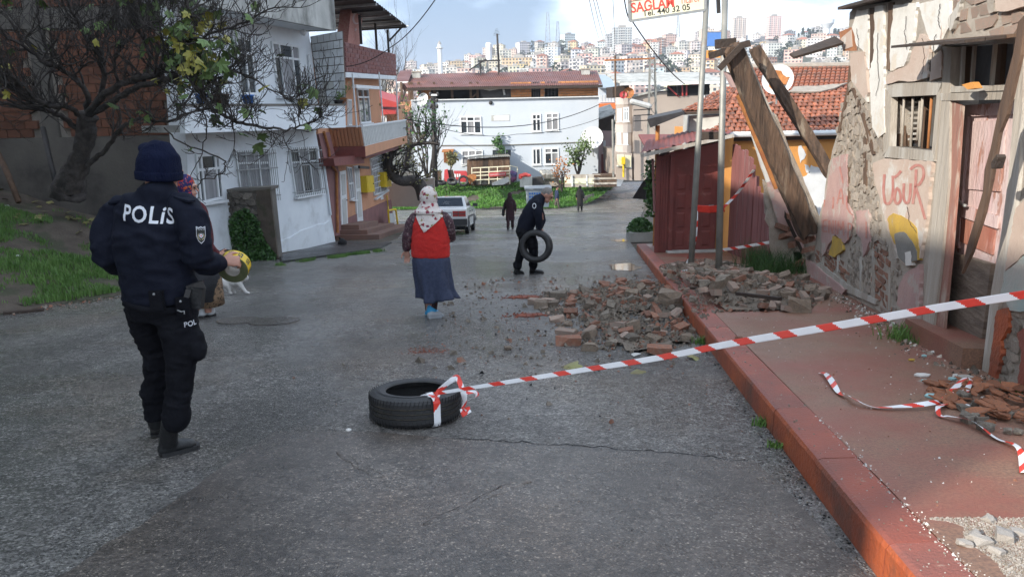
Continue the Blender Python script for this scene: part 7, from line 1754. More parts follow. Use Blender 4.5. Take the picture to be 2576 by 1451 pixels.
# roll of yellow tape in his hand: its own thing
rc=q1(589,670,.15);rax=V((.03,-.93,-.30)).normalized()
rl_=thing('tape_roll','roll of yellow and black warning tape in the hand of the policeman in the hat','tape roll',rc)
mb=MB();R1,R0=.090,.044
mb.lathe([(R0,-.04),(R1-.003,-.04),(R1,-.038),(R1,.038),(R1-.003,.04),(R0,.04)],rc,rax,36,True);M['olive']=mk('olive_tape_edge',(.075,.085,.035),(.10,.11,.05),40,.5,.2,80);mb.build('roll',M['olive'],rl_,smooth=False)
mb=MB();mb.lathe([(R1+.001,-.036),(R1+.0015,.036)],rc,rax,48);mb.f=mb.f[:48];mb.m=mb.m[:48];mb.build('printed_face',M['yellow'],rl_)
mb=MB();mb.lathe([(R0-.004,-.041),(R0+.001,-.041),(R0+.001,.041),(R0-.004,.041)],rc,rax,30,True);mb.build('core',M['greywood'],rl_)
mb=MB();a_=rax.orthogonal().normalized();b_=rax.cross(a_)
for i in range(10):
    for (h0,h1,t0,t1) in ((-.022,.022,0,.13),(-.022,-.012,.15,.32),(.0,.022,.2,.34),(-.022,.02,.38,.45)):
        f=lambda t,h:rc+rax*h+(a_*cos(2*pi*(i+t)/10)+b_*sin(2*pi*(i+t)/10))*(R1+.003)
        mb.quad(f(t0,h0),f(t1,h0),f(t1,h1),f(t0,h1))
mb.build('print',M['signblack'],rl_)

# --- patterned cloths -------------------------------------------------------------------
def floral(name,base,cols,sc,size,leafc=None):
    m=bpy.data.materials.new(name);m.use_nodes=True;t=m.node_tree;t.nodes.clear();L=t.links.new
    o=N(t,'ShaderNodeOutputMaterial');b=N(t,'ShaderNodeBsdfPrincipled');L(b.outputs[0],o.inputs[0]);b.inputs['Roughness'].default_value=.85
    tc=N(t,'ShaderNodeTexCoord');no=N(t,'ShaderNodeTexNoise');no.inputs['Scale'].default_value=sc*2;L(tc.outputs['Object'],no.inputs['Vector'])
    ad=N(t,'ShaderNodeVectorMath',operation='MULTIPLY_ADD');ad.inputs[1].default_value=(.05,.05,.05);L(no.outputs['Color'],ad.inputs[0]);L(tc.outputs['Object'],ad.inputs[2])
    v=N(t,'ShaderNodeTexVoronoi');v.inputs['Scale'].default_value=sc;L(ad.outputs[0],v.inputs['Vector'])
    sp=N(t,'ShaderNodeSeparateColor');L(v.outputs['Color'],sp.inputs[0])
    cr=N(t,'ShaderNodeValToRGB');cr.color_ramp.interpolation='CONSTANT';e=cr.color_ramp.elements;e[0].color=(*cols[0],1);e[1].color=(*cols[-1],1);e[1].position=1-1/len(cols)
    for i,c in enumerate(cols[1:-1]):e.new((i+1)/len(cols)).color=(*c,1)
    L(sp.outputs[0],cr.inputs[0])
    lt=N(t,'ShaderNodeMath',operation='LESS_THAN');L(v.outputs['Distance'],lt.inputs[0]);mu=N(t,'ShaderNodeMath',operation='MULTIPLY');mu.inputs[1].default_value=size;L(sp.outputs[1],mu.inputs[0]);ad2=N(t,'ShaderNodeMath',operation='ADD');ad2.inputs[1].default_value=size*.35;L(mu.outputs[0],ad2.inputs[0]);L(ad2.outputs[0],lt.inputs[1])
    x=N(t,'ShaderNodeMix',data_type='RGBA');L(lt.outputs[0],x.inputs[0]);x.inputs[6].default_value=(*base,1);L(cr.outputs[0],x.inputs[7]);L(x.outputs[2],b.inputs['Base Color']);return m
M['scarf_white']=floral('white_floral_scarf',(.62,.56,.52),[(.30,.03,.05),(.42,.16,.15),(.62,.56,.52),(.22,.03,.06),(.25,.20,.07),(.62,.56,.52)],26,.5)
M['scarf_navy']=floral('navy_floral_scarf',(.012,.014,.085),[(.48,.07,.02),(.40,.03,.03),(.012,.014,.085),(.30,.10,.16),(.5,.16,.03)],30,.5)
M['sleeve']=floral('dark_floral_sleeve',(.05,.022,.03),[(.20,.14,.14),(.10,.02,.04),(.05,.022,.03),(.26,.2,.19)],55,.45)
M['leopard']=floral('leopard_cloth',(.22,.14,.08),[(.02,.014,.01),(.04,.025,.015),(.02,.014,.01)],34,.45)
M['vest']=mk('red_knit_vest',(.62,.028,.022),(.53,.022,.018),16,.95,.9,70,st=(1,1,1.6),bd=.015)
M['denim']=mk('dark_denim',(.028,.038,.075),(.045,.058,.105),26,.9,.5,60,c3=(.06,.075,.12),s3=9,f3=.5,p3=.55)
M['cardigan']=mk('maroon_cardigan',(.10,.012,.016),(.075,.01,.014),20,.95,.7,60)
M['charcoal']=mk('charcoal_cloth',(.022,.023,.027),(.03,.031,.036),8,.9,.5,30)
M['wine']=mk('dark_wine_coat',(.035,.010,.015),(.025,.008,.012),6,.9,.5,20)
M['bluecoat']=mk('dark_blue_coat',(.014,.025,.065),(.012,.02,.05),6,.9)
M['khaki']=mk('khaki_trousers',(.09,.08,.065),(.07,.06,.05),6,.9)
M['blackcl']=mk('black_cloth',(.008,.0075,.008),(.012,.011,.012),6,.92)
M['blueshoe']=mk('bright_blue_overshoe',(.03,.32,.60),(.03,.26,.52),9,.5)
M['greyshoe']=mk('grey_rubber_clog',(.34,.37,.40),rough=.5)
M['sock']=floral('black_spotted_sock',(.012,.012,.014),[(.25,.04,.06),(.012,.012,.014),(.10,.10,.10)],60,.4)
# --- woman in the red vest -----------------------------------------------------------------
WY=9.25
def q2(px,py,dy=0):return at(px,py,WY+dy)
wo=thing('person','woman walking away in red knitted vest, white floral headscarf and long denim skirt','person',gnd(1090,800))
X_=V((1,0,0));
mb=MB();mb.tube([q2(1083,642),q2(1083,620),q2(1082,590),q2(1081,560),q2(1080,541),q2(1079,528)],[(.238,.17),(.243,.18),(.232,.18),(.215,.165),(.185,.13),(.10,.09)],20,side=X_)
mb.tube([q2(1083,645),q2(1083,636)],[(.236,.168),(.243,.175)],20,side=X_)
vest=skinmesh('vest',mb,.012,M['vest'],wo,4,.01,7,(1,1,2),2)
mb=MB();mb.tube([q2(1046,545,.0),q2(1035,562),q2(1027,592),q2(1024,610,.02),q2(1023,622,.03)],[.065,.075,.072,.066,.06],12,dome=True)
skinmesh('sleeve',mb,.012,M['sleeve'],wo,3,.012,9,(1,1,1),5)
mb=MB();mb.tube([q2(1116,545,.0),q2(1126,560),q2(1133,582,.03),q2(1133,596,.08),q2(1136,598,.22)],[.065,.075,.07,.065,.055],12,dome=True)
skinmesh('sleeve',mb,.012,M['sleeve'],wo,3,.012,9,(1,1,1),6)
# skirt with folds
mb=MB();n_=64;rowsS=[]
for k,(px,py,w_,d_) in enumerate(((1083,634,.20,.15),(1084,652,.232,.18),(1087,690,.225,.19),(1092,725,.205,.19),(1096,750,.205,.20))):
    c=q2(px,py);k_=k/4;rowsS.append([c+V((cos(2*pi*j/n_)*w_*(1+.19*k_*k_*sin(2*pi*j/n_*6+1)+.07*k_*sin(2*pi*j/n_*13+k)) + (.08*k_**3 if cos(2*pi*j/n_)>.6 else 0),sin(2*pi*j/n_)*d_*(1+.19*k_*k_*sin(2*pi*j/n_*6+1)+.06*k_*sin(2*pi*j/n_*13+k)),-.02*k_*sin(2*pi*j/n_*3+.5))) for j in range(n_)])
fine=[]
for a,b in zip(rowsS,rowsS[1:]):
    for t in range(5):fine.append([p.lerp(q,t/5) for p,q in zip(a,b)])
fine.append(rowsS[-1]);fine.append([p+(q2(1096,750)-p)*.04 for p in rowsS[-1]])
mb.add([p for rr_ in fine for p in rr_],[(i*n_+j,i*n_+(j+1) % n_,(i+1)*n_+(j+1) % n_,(i+1)*n_+j) for i in range(len(fine)-1) for j in range(n_)])
mb.build('skirt',M['denim'],wo,smooth=True)
# headscarf
mb=MB();oball(mb,q2(1078,496,.02),X_*.112,V((0,.125,0)),V((0,0,.135)),16,10)
mb.tube([q2(1078,512,.02),q2(1078,528,.0)],[(.11,.11),(.14,.12)],18,side=X_)
oball(mb,q2(1078,532,-.02),X_*.185,V((0,.13,0)),V((0,0,.05)),16,8)
sc_=skinmesh('headscarf',mb,.011,M['scarf_white'],wo,5,.008,10,(1,1,.6),4)
tri=[(1033,536),(1058,526),(1080,524),(1100,526),(1121,537),(1113,548),(1098,562),(1080,578),(1064,590),(1056,578),(1046,560)]
me=bpy.data.meshes.new('flap');O_=q2(1078,550,-.3);me.from_pydata([((q2(x,y,-.3)-O_).x,(q2(x,y,-.3)-O_).z,0) for x,y in tri],[],[tuple(range(len(tri)))])
jn=MB();
for m_ in (vest.data,sc_.data):jn.add([v.co[:] for v in m_.vertices],[tuple(p.vertices) for p in m_.polygons])
jm=jn.mesh('j',[]);wrap(me,O_,X_,V((0,0,1)),jm,.010,.03)
me.materials.append(M['scarf_white']);ob_=obj('scarf_tail',me,wo);sm_=ob_.modifiers.new('s','SOLIDIFY');sm_.thickness=.006
bd=MB();hc2=q2(1079,498,.03);f2_,u2_,r2_=headparts(bd,hc2,V((.1,1,-.1)),(0,0,1),1.0,q2(1079,532))
bd.tube([q2(1083,660),q2(1082,600),q2(1080,545),q2(1079,530)],[(.18,.13),(.18,.13),(.15,.1),(.06,.06)],14,side=X_)
bd.tube([q2(1048,548),q2(1030,592),q2(1023,628,.03)],[.05,.045,.03],10);bd.tube([q2(1114,548),q2(1131,590,.03),q2(1137,598,.26)],[.05,.045,.03],10)
bd.tube([q2(1074,655),q2(1075,700),q2(1081,785,.08)],[.09,.07,.042],10);bd.tube([q2(1094,655),q2(1092,710),q2(1089,788)],[.09,.07,.045],10)
hand(bd,q2(1023,630,.03),V((.02,.1,-1)),V((-.2,-1,0)),V((-1,.1,0)),.35,1.0,.12);hand(bd,q2(1137,598,.26),V((.1,1,.1)),V((-1,0,0)),V((0,0,1)),.6)
skinmesh('body',bd,.006,M['skin'],wo,3);faceparts(wo,hc2,f2_,u2_,r2_)
for P,nm in (([q2(1094,735),q2(1091,762),q2(1089,786)],0),([q2(1078,735,.06),q2(1078,760,.08),q2(1079,778,.1)],1)):mb=MB();mb.tube(P,[.058,.054,.048],12);mb.build('sock',M['sock'],wo,smooth=True)
mb,so_=bootmesh(gnd(1076,801),gnd(1116,797),q2(1088,790),q2(1089,784),.05);sh_=skinmesh('shoe',mb,.01,M['greyshoe'],wo,3);so_.build('sole',M['greyshoe'],sh_)
mb=MB();mb.tube([q2(1086,776,-.0),q2(1086,786,-.01)],[.066,.072],12,dome=True);skinmesh('overshoe',mb,.01,M['blueshoe'],wo,3)
mb,so_=bootmesh(gnd(1074,792),gnd(1098,785),q2(1080,783,.1),q2(1080,775,.1),.055);sh_=skinmesh('shoe',mb,.01,M['blueshoe'],wo,3);so_.build('sole',M['blueshoe'],sh_)
# --- second officer, bent over a tyre -----------------------------------------------------------
CY2=13.9
def q3(zx,zy,dy=0):return at(*z7(zx,zy),CY2+dy)
o2=thing('person','grey haired policeman in dark uniform bending forward and carrying a tyre in one hand','person',gnd(1325,690))
Yd=V((0,1,0))
mb=MB();mb.tube([q3(1085,490),q3(1100,440),q3(1130,370),q3(1165,310),q3(1195,268),q3(1215,248)],[(.18,.155),(.185,.165),(.20,.16),(.215,.145),(.17,.11),(.075,.075)],18,side=Yd)
mb.tube([q3(1175,300,-.17),q3(1180,350,-.22),q3(1188,410,-.23),q3(1190,470,-.2),q3(1190,488,-.19)],[.085,.082,.072,.06,.05],12,dome=True)
mb.tube([q3(1180,300,.16),q3(1200,370,.2),q3(1215,420,.2),q3(1200,470,.12)],[.08,.075,.065,.05],12,dome=True)
mb.tube([q3(1205,262),q3(1222,243)],[.085,.078],12)
j2=skinmesh('jacket',mb,.013,M['navy'],o2,4,.014,6,(1,1,1),11)
mb=MB();mb.tube([q3(1095,455),q3(1080,500),q3(1085,530)],[(.175,.15),(.19,.16),(.17,.14)],14,side=Yd)
mb.tube([q3(1075,515,.06),q3(1085,570,.07),q3(1065,640,.06),q3(1045,700,.05),q3(1038,755,.05)],[.115,.11,.088,.076,.07],12)
mb.tube([q3(1110,515,-.06),q3(1140,580,-.08),q3(1150,650,-.06),q3(1150,705,-.05),q3(1145,750,-.04)],[.12,.11,.09,.078,.074],12)
mb.tube([q3(1030,742,.05),q3(1036,752,.05)],[.085,.08],10,dome=True);mb.tube([q3(1147,735,-.04),q3(1147,748,-.04)],[.088,.085],10,dome=True)
skinmesh('trousers',mb,.013,M['trouser'],o2,4,.012,6,(1,1,2),13)
for hp,tp2,ank,top in ((gnd(*z7(1008,812)),gnd(*z7(1080,806)),q3(1030,775,.05),q3(1034,738,.05)),(gnd(*z7(1120,808)),gnd(*z7(1224,803)),q3(1140,770,-.04),q3(1146,735,-.04))):
    mb,so_=bootmesh(hp,tp2,ank,top,.07);b_=skinmesh('boot',mb,.012,M['boot'],o2,3);so_.build('sole',M['rubber'],b_)
bd=MB();hc3=q3(1247,238);fc=V((.80,-.18,-.58));f3_,u3_,r3_=headparts(bd,hc3,fc,(.55,0,.85),1.15,q3(1205,270))
bd.tube([q3(1090,500),q3(1120,400),q3(1165,315),q3(1200,268)],[(.13,.11),(.13,.11),(.15,.1),(.06,.06)],12,side=Yd)
bd.tube([q3(1175,305,-.15),q3(1188,410,-.22),q3(1190,492,-.19)],[.055,.05,.033],10);bd.tube([q3(1180,305,.15),q3(1215,420,.19),q3(1200,475,.1)],[.055,.05,.035],10)
bd.tube([q3(1075,520,.06),q3(1065,640,.06),q3(1038,760,.05)],[.08,.06,.045],10);bd.tube([q3(1110,520,-.06),q3(1150,650,-.06),q3(1145,760,-.04)],[.08,.06,.045],10)
hand(bd,q3(1190,492,-.19),V((.05,-.1,-1)),V((.2,.95,0)),V((.8,-.3,0)),1.25,1.12);hand(bd,q3(1200,478,.1),V((0,-.3,-1)),V((0,-1,0)),V((1,0,0)),.8)
skinmesh('body',bd,.0065,M['skin'],o2,3);faceparts(o2,hc3,f3_,u3_,r3_,1.15)
mb=MB();c=hc3;s_=1.15
hm=MB();oball(hm,c+u3_*.030*s_-f3_*.020*s_,r3_*.079*s_,f3_*.094*s_,u3_*.094*s_);hm2=hm.mesh('hair',M['hair'],True)
bm=bmesh.new();bm.from_mesh(hm2);bmesh.ops.subdivide_edges(bm,edges=bm.edges,cuts=2,use_grid_fill=True)
kill=[v for v in bm.verts if (v.co-c).dot(f3_)>.045*s_ or (v.co-c).dot(u3_)<-.035*s_ or ((v.co-c).dot(f3_)>.0 and (v.co-c).dot(u3_)<.02*s_)]
bmesh.ops.delete(bm,geom=kill,context='VERTS');bm.to_mesh(hm2);bm.free();obj('hair',hm2,o2)
me=bpy.data.meshes.new('badge');me.from_pydata([(.045*cos(t)*.8,.05*sin(t),0) for t in [2*pi*i/10 for i in range(10)]],[],[tuple(range(10))]);wrap(me,q3(1160,335,-.6),V((1,0,0)),V((.1,0,1)),j2.data,.005,.02);me.materials.append(M['reflect']);bg2=obj('badge',me,o2)
me=bpy.data.meshes.new('badge_field');me.from_pydata([(.03*cos(t)*.8,.035*sin(t),0) for t in [2*pi*i/10 for i in range(10)]],[],[tuple(range(10))]);wrap(me,q3(1160,335,-.6),V((1,0,0)),V((.1,0,1)),j2.data,.007,.02);me.materials.append(M['navy']);obj('badge_field',me,bg2)
ty2=obj('carried_tyre',tyre_mesh(.305,.195,.19,M['rubber']),None,q3(1168,607,-.22));ty2.rotation_euler=(radians(82),0,radians(-14));tag(ty2,'black tyre carried upright by the bending grey haired policeman','tyre')
# --- woman half hidden behind the first officer ---------------------------------------------
HY_=9.6
def q4(px,py,dy=0):return at(px,py,HY_+dy)
w3=thing('person','woman in navy floral headscarf and maroon cardigan partly hidden behind the near policeman','person',gnd(512,795))
mb=MB();mb.tube([q4(495,690),q4(498,640),q4(496,580),q4(488,525),q4(480,505)],[(.20,.22),(.195,.21),(.19,.20),(.15,.16),(.08,.08)],16,side=X_)
mb.tube([q4(500,520,-.12),q4(515,570,-.16),q4(525,620,-.12),q4(545,640,-.05)],[.07,.07,.065,.055],10,dome=True);skinmesh('cardigan',mb,.016,M['cardigan'],w3,3,.01,8)
mb=MB();mb.tube([q4(505,670),q4(515,700),q4(522,740),q4(525,766)],[(.20,.21),(.21,.22),(.20,.21),(.20,.21)],20,side=X_);mb.build('skirt',M['leopard'],w3,smooth=True)
mb=MB();mb.tube([q4(500,645,-.02),q4(508,690,-.02),q4(508,752,-.04)],[(.225,.25),(.235,.26),(.215,.26)],20,side=X_);mb.build('apron',M['charcoal'],w3,smooth=True)
bd=MB();hc4=q4(474,474);f4_,u4_,r4_=headparts(bd,hc4,V((1,.05,-.08)),(0,0,1),1.05,q4(478,520))
bd.tube([q4(498,690),q4(494,600),q4(482,515)],[(.15,.15),(.14,.14),(.06,.06)],12,side=X_);bd.tube([q4(500,525,-.1),q4(523,610,-.12),q4(552,642,-.04)],[.05,.045,.03],8);hand(bd,q4(552,642,-.04),V((1,.3,0)),V((0,1,0)),V((0,0,1)),.6)
bd.tube([q4(512,700,.05),q4(505,790,.05)],[.07,.045],8);bd.tube([q4(518,700,-.08),q4(524,786,-.08)],[.07,.045],8);skinmesh('body',bd,.009,M['skin'],w3,3);faceparts(w3,hc4,f4_,u4_,r4_,1.05)
mb=MB();oball(mb,q4(466,466),X_*.118,V((0,.115,0)),V((0,0,.145)),14,9);mb.tube([q4(466,485),q4(468,515)],[(.12,.115),(.13,.13)],14,side=X_);skinmesh('headscarf',mb,.013,M['scarf_navy'],w3,3,.008,9)
for a,b in ((gnd(518,797),gnd(541,793)),(gnd(498,800),gnd(520,797))):
    mb,so_=bootmesh(a,b,a+V((.08,0,.07)),a+V((.08,0,.12)),.045);s_=skinmesh('shoe',mb,.012,M['white_paint'],w3,2);so_.build('sole',M['rubber'],s_)
# --- people farther down the street ----------------------------------------------------------
def walker(lab,base,h,face,coat,legs,head,skirt=False,bag=None,stride=.18,long=.5,hood=True):
    t=thing('person',lab,'person',base);b=V(base);f=V(face).normalized();s=f.cross(V((0,0,1)));z=V((0,0,1));k=h/1.65
    P=lambda u,v,w:b+(s*u+f*v+z*w)*k
    bd=MB();headparts(bd,P(0,.03,1.52),f,(0,0,1),k,P(0,0,1.34));bd.tube([P(0,0,.8),P(0,0,1.1),P(0,0,1.36)],[(.13*k,.09*k),(.14*k,.09*k),(.06*k,.06*k)],10,side=s)
    for q in (-1,1):
        bd.tube([P(q*.09,0,.85),P(q*.09,q*stride*.6,.45),P(q*.09,q*stride,.05)],[.07*k,.05*k,.04*k],8);bd.tube([P(q*.17,0,1.3),P(q*.24,-q*.06,1.05),P(q*.24,-q*.14+.05,.83)],[.04*k,.036*k,.03*k],8);hand(bd,P(q*.24,-q*.14+.05,.83),-z+f*.1,-s*q,f,.5,k)
    skinmesh('body',bd,.011,M['skin'],t,2)
    mb=MB();mb.tube([P(0,0,long),P(0,0,.85),P(0,0,1.1),P(0,-.01,1.27),P(0,0,1.37)],[(.20*k,.17*k),(.19*k,.15*k),(.19*k,.14*k),(.18*k,.12*k),(.08*k,.08*k)],14,side=s)
    for q in (-1,1):mb.tube([P(q*.16,0,1.29),P(q*.245,-q*.06,1.05),P(q*.245,-q*.13+.04,.88)],[.062*k,.06*k,.05*k],9,dome=True)
    skinmesh('coat',mb,.02,coat,t,3,.012,7)
    mb=MB()
    for q in (-1,1):mb.tube([P(q*.085,0,.9),P(q*.09,q*stride*.6,.45),P(q*.09,q*stride,.07)],[.10*k,.08*k,.065*k],9)
    skinmesh('trousers',mb,.02,legs,t,2)
    for q in (-1,1):m_,so_=bootmesh(P(q*.09,q*stride-.08,.0),P(q*.09,q*stride+.18,.0),P(q*.09,q*stride,.09),P(q*.09,q*stride,.14),.05);x=skinmesh('shoe',m_,.018,M['boot'],t,2);so_.build('sole',M['rubber'],x)
    mb=MB()
    if hood:oball(mb,P(0,.0,1.535),s*.10*k,f*.115*k,z*.135*k);mb.tube([P(0,-.01,1.46),P(0,-.01,1.32)],[(.10*k,.1*k),(.17*k,.13*k)],12,side=s);skinmesh('headscarf',mb,.018,head,t,3)
    else:oball(mb,P(0,.005,1.555),s*.084*k,f*.10*k,z*.088*k);mb.build('hair',head,t,smooth=True)
    if bag:m_=MB();m_.tube([P(-.30,-.02,.68),P(-.30,-.02,.92)],[(.07*k,.15*k),(.05*k,.12*k)],10,side=s,dome=True);bo_=skinmesh('handbag',m_,.02,bag,t,2);m_=MB();m_.tube(catmull([P(-.30,-.1,.95),P(-.22,-.06,1.2),P(-.17,-.03,1.36),P(-.22,.06,1.2),P(-.30,.08,.95)],3),.012*k,5);m_.build('strap',bag,bo_)
    return t
walker('woman in long dark wine coat and hood walking away with a black shoulder bag',gnd(1284,578),1.47,(.05,1,0),M['wine'],M['wine'],M['wine'],bag=M['blackcl'],long=.42)
walker('man in dark blue coat and khaki trousers standing by the lot corner',gnd(1401,529),1.78,(1,.3,0),M['bluecoat'],M['khaki'],M['hair'] if False else M['blackcl'],hood=False,long=.78,stride=.1)
walker('woman in black headscarf and black clothes walking farthest up the wet street',gnd(1459,532),1.74,(.2,1,0),M['blackcl'],M['blackcl'],M['blackcl'],long=.35)
# --- the white cat ----------------------------------------------------------------------------
CYc=11.85
def q5(zx,zy,dy=0):return at(*z6(zx,zy),CYc+dy)
ct=thing('cat','white cat walking to the right along the road behind the policeman','cat',gnd(595,738));mb=MB()
mb.tube([q5(1010,1125),q5(1050,1120),q5(1100,1132),q5(1150,1128),q5(1190,1122),q5(1212,1112)],[(.065,.085),(.08,.105),(.078,.095),(.078,.10),(.065,.085),(.045,.055)],14,side=(0,1,0),dome=True)
mb.tube([q5(1195,1125),q5(1215,1108),q5(1228,1102)],[.06,.055,.05],10)
oball(mb,q5(1229,1106),V((.068,0,0)),V((0,.06,0)),V((0,0,.058)));oball(mb,q5(1244,1117),V((.032,0,0)),V((0,.03,0)),V((0,0,.026)))
for dy in (-.035,.035):mb.tube([q5(1230,1092,dy),q5(1236,1076,dy*1.3)],[.024,.006],8)
for P,dy in (([(1185,1140),(1215,1180),(1240,1212),(1262,1219)],-.04),([(1175,1145),(1160,1180),(1148,1205),(1160,1215)],.05),([(1040,1130),(1060,1170),(1035,1195),(1050,1215)],.05),([(1060,1130),(1105,1165),(1120,1190),(1122,1219),(1136,1220)],-.045)):
    mb.tube([q5(*p,dy) for p in P],([.055,.034,.026,.024] if len(P)==4 else [.075,.05,.03,.025,.024]),9,dome=True)
mb.tube(catmull([q5(1015,1110),q5(985,1100),q5(965,1075),q5(955,1050)],4),.022,8,dome=True)
M['whitefur']=mk('white_fur',(.62,.60,.57),(.54,.52,.49),10,.95,.5,60)
skinmesh('body',mb,.010,M['whitefur'],ct,4)
mb=MB()
for dy in (-.03,.02):mb.ball(q5(1246,1104,dy),.009)
mb.build('eyes',M['eye'],ct);mb=MB();mb.ball(q5(1252,1114),.009);mb.build('nose',M['lip'],ct)
# ------------------------------------------------------------------ the car
CX_,CYr=-2.30,26.9
def make_car():
    zb_=zs(CYr);sl_=atan2(-.115,1)
    t=thing('parked_car','white boxy saloon car parked facing down the street, seen from behind','car',(CX_,CYr+2.0,zs(CYr+2)),None,radians(-1.5));t.rotation_euler=(sl_,0,radians(-2))
    M['carpaint']=mk('white_car_paint',(.70,.71,.70),(.66,.67,.66),2,.22,coat=.6,c3=(.45,.43,.4),s3=3,f3=.3,p3=.6);M['carglass']=mk('car_glass',(.015,.018,.022),rough=.05,spec=.8);M['bumper']=mk('black_bumper',(.025,.025,.027),rough=.55);M['lamp']=mk('red_lamp',(.30,.015,.012),rough=.2);M['rim']=mk('steel_rim',(.30,.31,.32),rough=.35,met=.7)
    def lb(name,me,mats,p=t,**kw):return obj(name,me,p,local=True,**kw)
    hw=.80
    prof=[(-2.0,.36),(-2.02,.62),(-2.0,.93),(-1.92,.965),(-1.05,.985),(1.0,.95),(1.85,.88),(1.98,.80),(2.0,.55),(1.95,.34),(1.7,.26),(-1.7,.27)]
    bm=bmesh.new();L_=[bm.verts.new((-hw,y,z)) for y,z in prof];R_v=[bm.verts.new((hw,y,z)) for y,z in prof];n=len(prof)
    bm.faces.new(L_);bm.faces.new(R_v[::-1])
    for i in range(n):bm.faces.new((L_[i],R_v[i],R_v[(i+1) % n],L_[(i+1) % n]))
    bmesh.ops.recalc_face_normals(bm,faces=bm.faces);bmesh.ops.bevel(bm,geom=bm.edges[:],offset=.035,segments=2,affect='EDGES',profile=.6)
    # rear wheel arches are cut by dark liners below
    me=bpy.data.meshes.new('body');bm.to_mesh(me);bm.free();me.materials.append(M['carpaint']);body=lb('body',me,None)
    bm=bmesh.new();lo=[(-.74,-1.32,.96),(.74,-1.32,.96),(.74,.72,.96),(-.74,.72,.96)];hi=[(-.60,-.86,1.36),(.60,-.86,1.36),(.60,.12,1.375),(-.60,.12,1.375)]
    A=[bm.verts.new(p) for p in lo];B=[bm.verts.new(p) for p in hi];bm.faces.new(A[::-1]);bm.faces.new(B)
    for i in range(4):bm.faces.new((A[i],A[(i+1) % 4],B[(i+1) % 4],B[i]))
    bmesh.ops.bevel(bm,geom=bm.edges[:],offset=.03,segments=2,affect='EDGES');me=bpy.data.meshes.new('cabin');bm.to_mesh(me);bm.free();me.materials.append(M['carpaint']);cab=lb('cabin',me,None)
    A,B=[V(p) for p in lo],[V(p) for p in hi]
    def pane(name,a,b,c,d,u0,u1,v0,v1,mat=M['carglass']):
        f=lambda u,v:a.lerp(b,u).lerp(d.lerp(c,u),v);nn=(b-a).cross(d-a).normalized();mb=MB();mb.prism([f(u0,v0),f(u1,v0),f(u1,v1),f(u0,v1)],nn*.006 if nn.dot((a+c)/2-V((0,-.3,1.1)))>0 else -nn*.006);return lb(name,mb.mesh(name,mat),None,cab)
    pane('rear_window',A[0],A[1],B[1],B[0],.07,.93,.12,.90);pane('windscreen',A[2],A[3],B[3],B[2],.06,.94,.1,.9)
    for a,b,c,d in ((A[1],A[2],B[2],B[1]),(A[3],A[0],B[0],B[3])):
        u=(.10,.44,.48,.88) if a is A[1] else (.12,.52,.56,.90);pane('side_window',a,b,c,d,u[0],u[1],.14,.88);pane('side_window',a,b,c,d,u[2],u[3],.14,.88)
    mb=MB()
    for k in range(5):mb.box(-.12+.03*(k % 2),.14,0,.002,0,.012);
    st=pane('sticker',A[0],A[1],B[1],B[0],.40,.62,.45,.50,M['white_paint']);pane('sticker',A[0],A[1],B[1],B[0],.42,.58,.54,.58,M['white_paint']);pane('sticker',A[0],A[1],B[1],B[0],.40,.56,.36,.40,M['white_paint'])
    def bx(name,x0,x1,y0,y1,z0,z1,mat,p=t):mb=MB();mb.box(x0,x1,y0,y1,z0,z1);return lb(name,mb.mesh(name,mat),None,p)
    bx('bumper',-.82,.82,-2.12,-1.96,.36,.58,M['bumper']);bx('bumper',-.82,.82,1.94,2.1,.36,.55,M['bumper'])
    for s in (-1,1):
        tl=bx('tail_lamp',min(s*.30,s*.77),max(s*.30,s*.77),-2.045,-1.99,.66,.86,M['lamp']);bx('lamp_divider',min(s*.5,s*.52),max(s*.5,s*.52),-2.055,-2.0,.66,.86,M['bumper'],tl)
        bx('lamp_bar',min(s*.31,s*.76),max(s*.31,s*.76),-2.053,-2.0,.75,.77,M['bumper'],tl)
        bx('door_strip',min(s*.80,s*.815),max(s*.80,s*.815),-1.4,1.3,.60,.66,M['bumper'])
        for y0,y1 in ((-.82,-.81),(.12,.13),(.95,.96)):bx('door_gap',min(s*.795,s*.8025),max(s*.795,s*.8025),y0,y1,.36,.94,M['bumper'])
        for y0 in (-.68,.28):bx('door_handle',min(s*.80,s*.825),max(s*.80,s*.825),y0,y0+.14,.80,.83,M['bumper'])
        mb=MB();mb.obox((s*.90,.62,1.02),(.09,0,0),(0,.05,0),(0,0,.06));mb.bar((s*.78,.62,.98),(s*.86,.62,1.0),.03,.03);lb('wing_mirror',mb.mesh('wing_mirror',M['bumper']),None)
        for y in (-1.22,1.22):
            mb=MB();mb.lathe([(.355,0),(.355,.01)],(s*.799,y,.32),(s,0,0),22);lb('wheel_arch',mb.mesh('wheel_arch',M['black']),None)
            w_=thing('wheel',None,None,(0,0,0));w_.parent=t;w_.location=(s*.74,y,.285)
            o=obj('tyre',tyre_mesh(.285,.175,.17,M['rubber']),w_,(0,0,0),(0,pi/2,0),local=True);mb=MB();mb.lathe([(.04,.05),(.1,.075),(.16,.06),(.178,.07),(.178,-.05)],(0,0,0),(s,0,0),18);lb('rim',mb.mesh('rim',M['rim'],True),None,w_)
    bx('number_plate_recess',-.26,.26,-2.03,-1.99,.68,.82,M['bumper']);bx('plate',-.25,.25,-2.034,-2.0,.69,.80,M['white_paint'])
    bx('exhaust',.38,.43,-2.05,-1.5,.24,.29,M['darksteel']);bx('underbody',-.72,.72,-1.8,1.8,.18,.30,M['black'])
    return t
make_car()
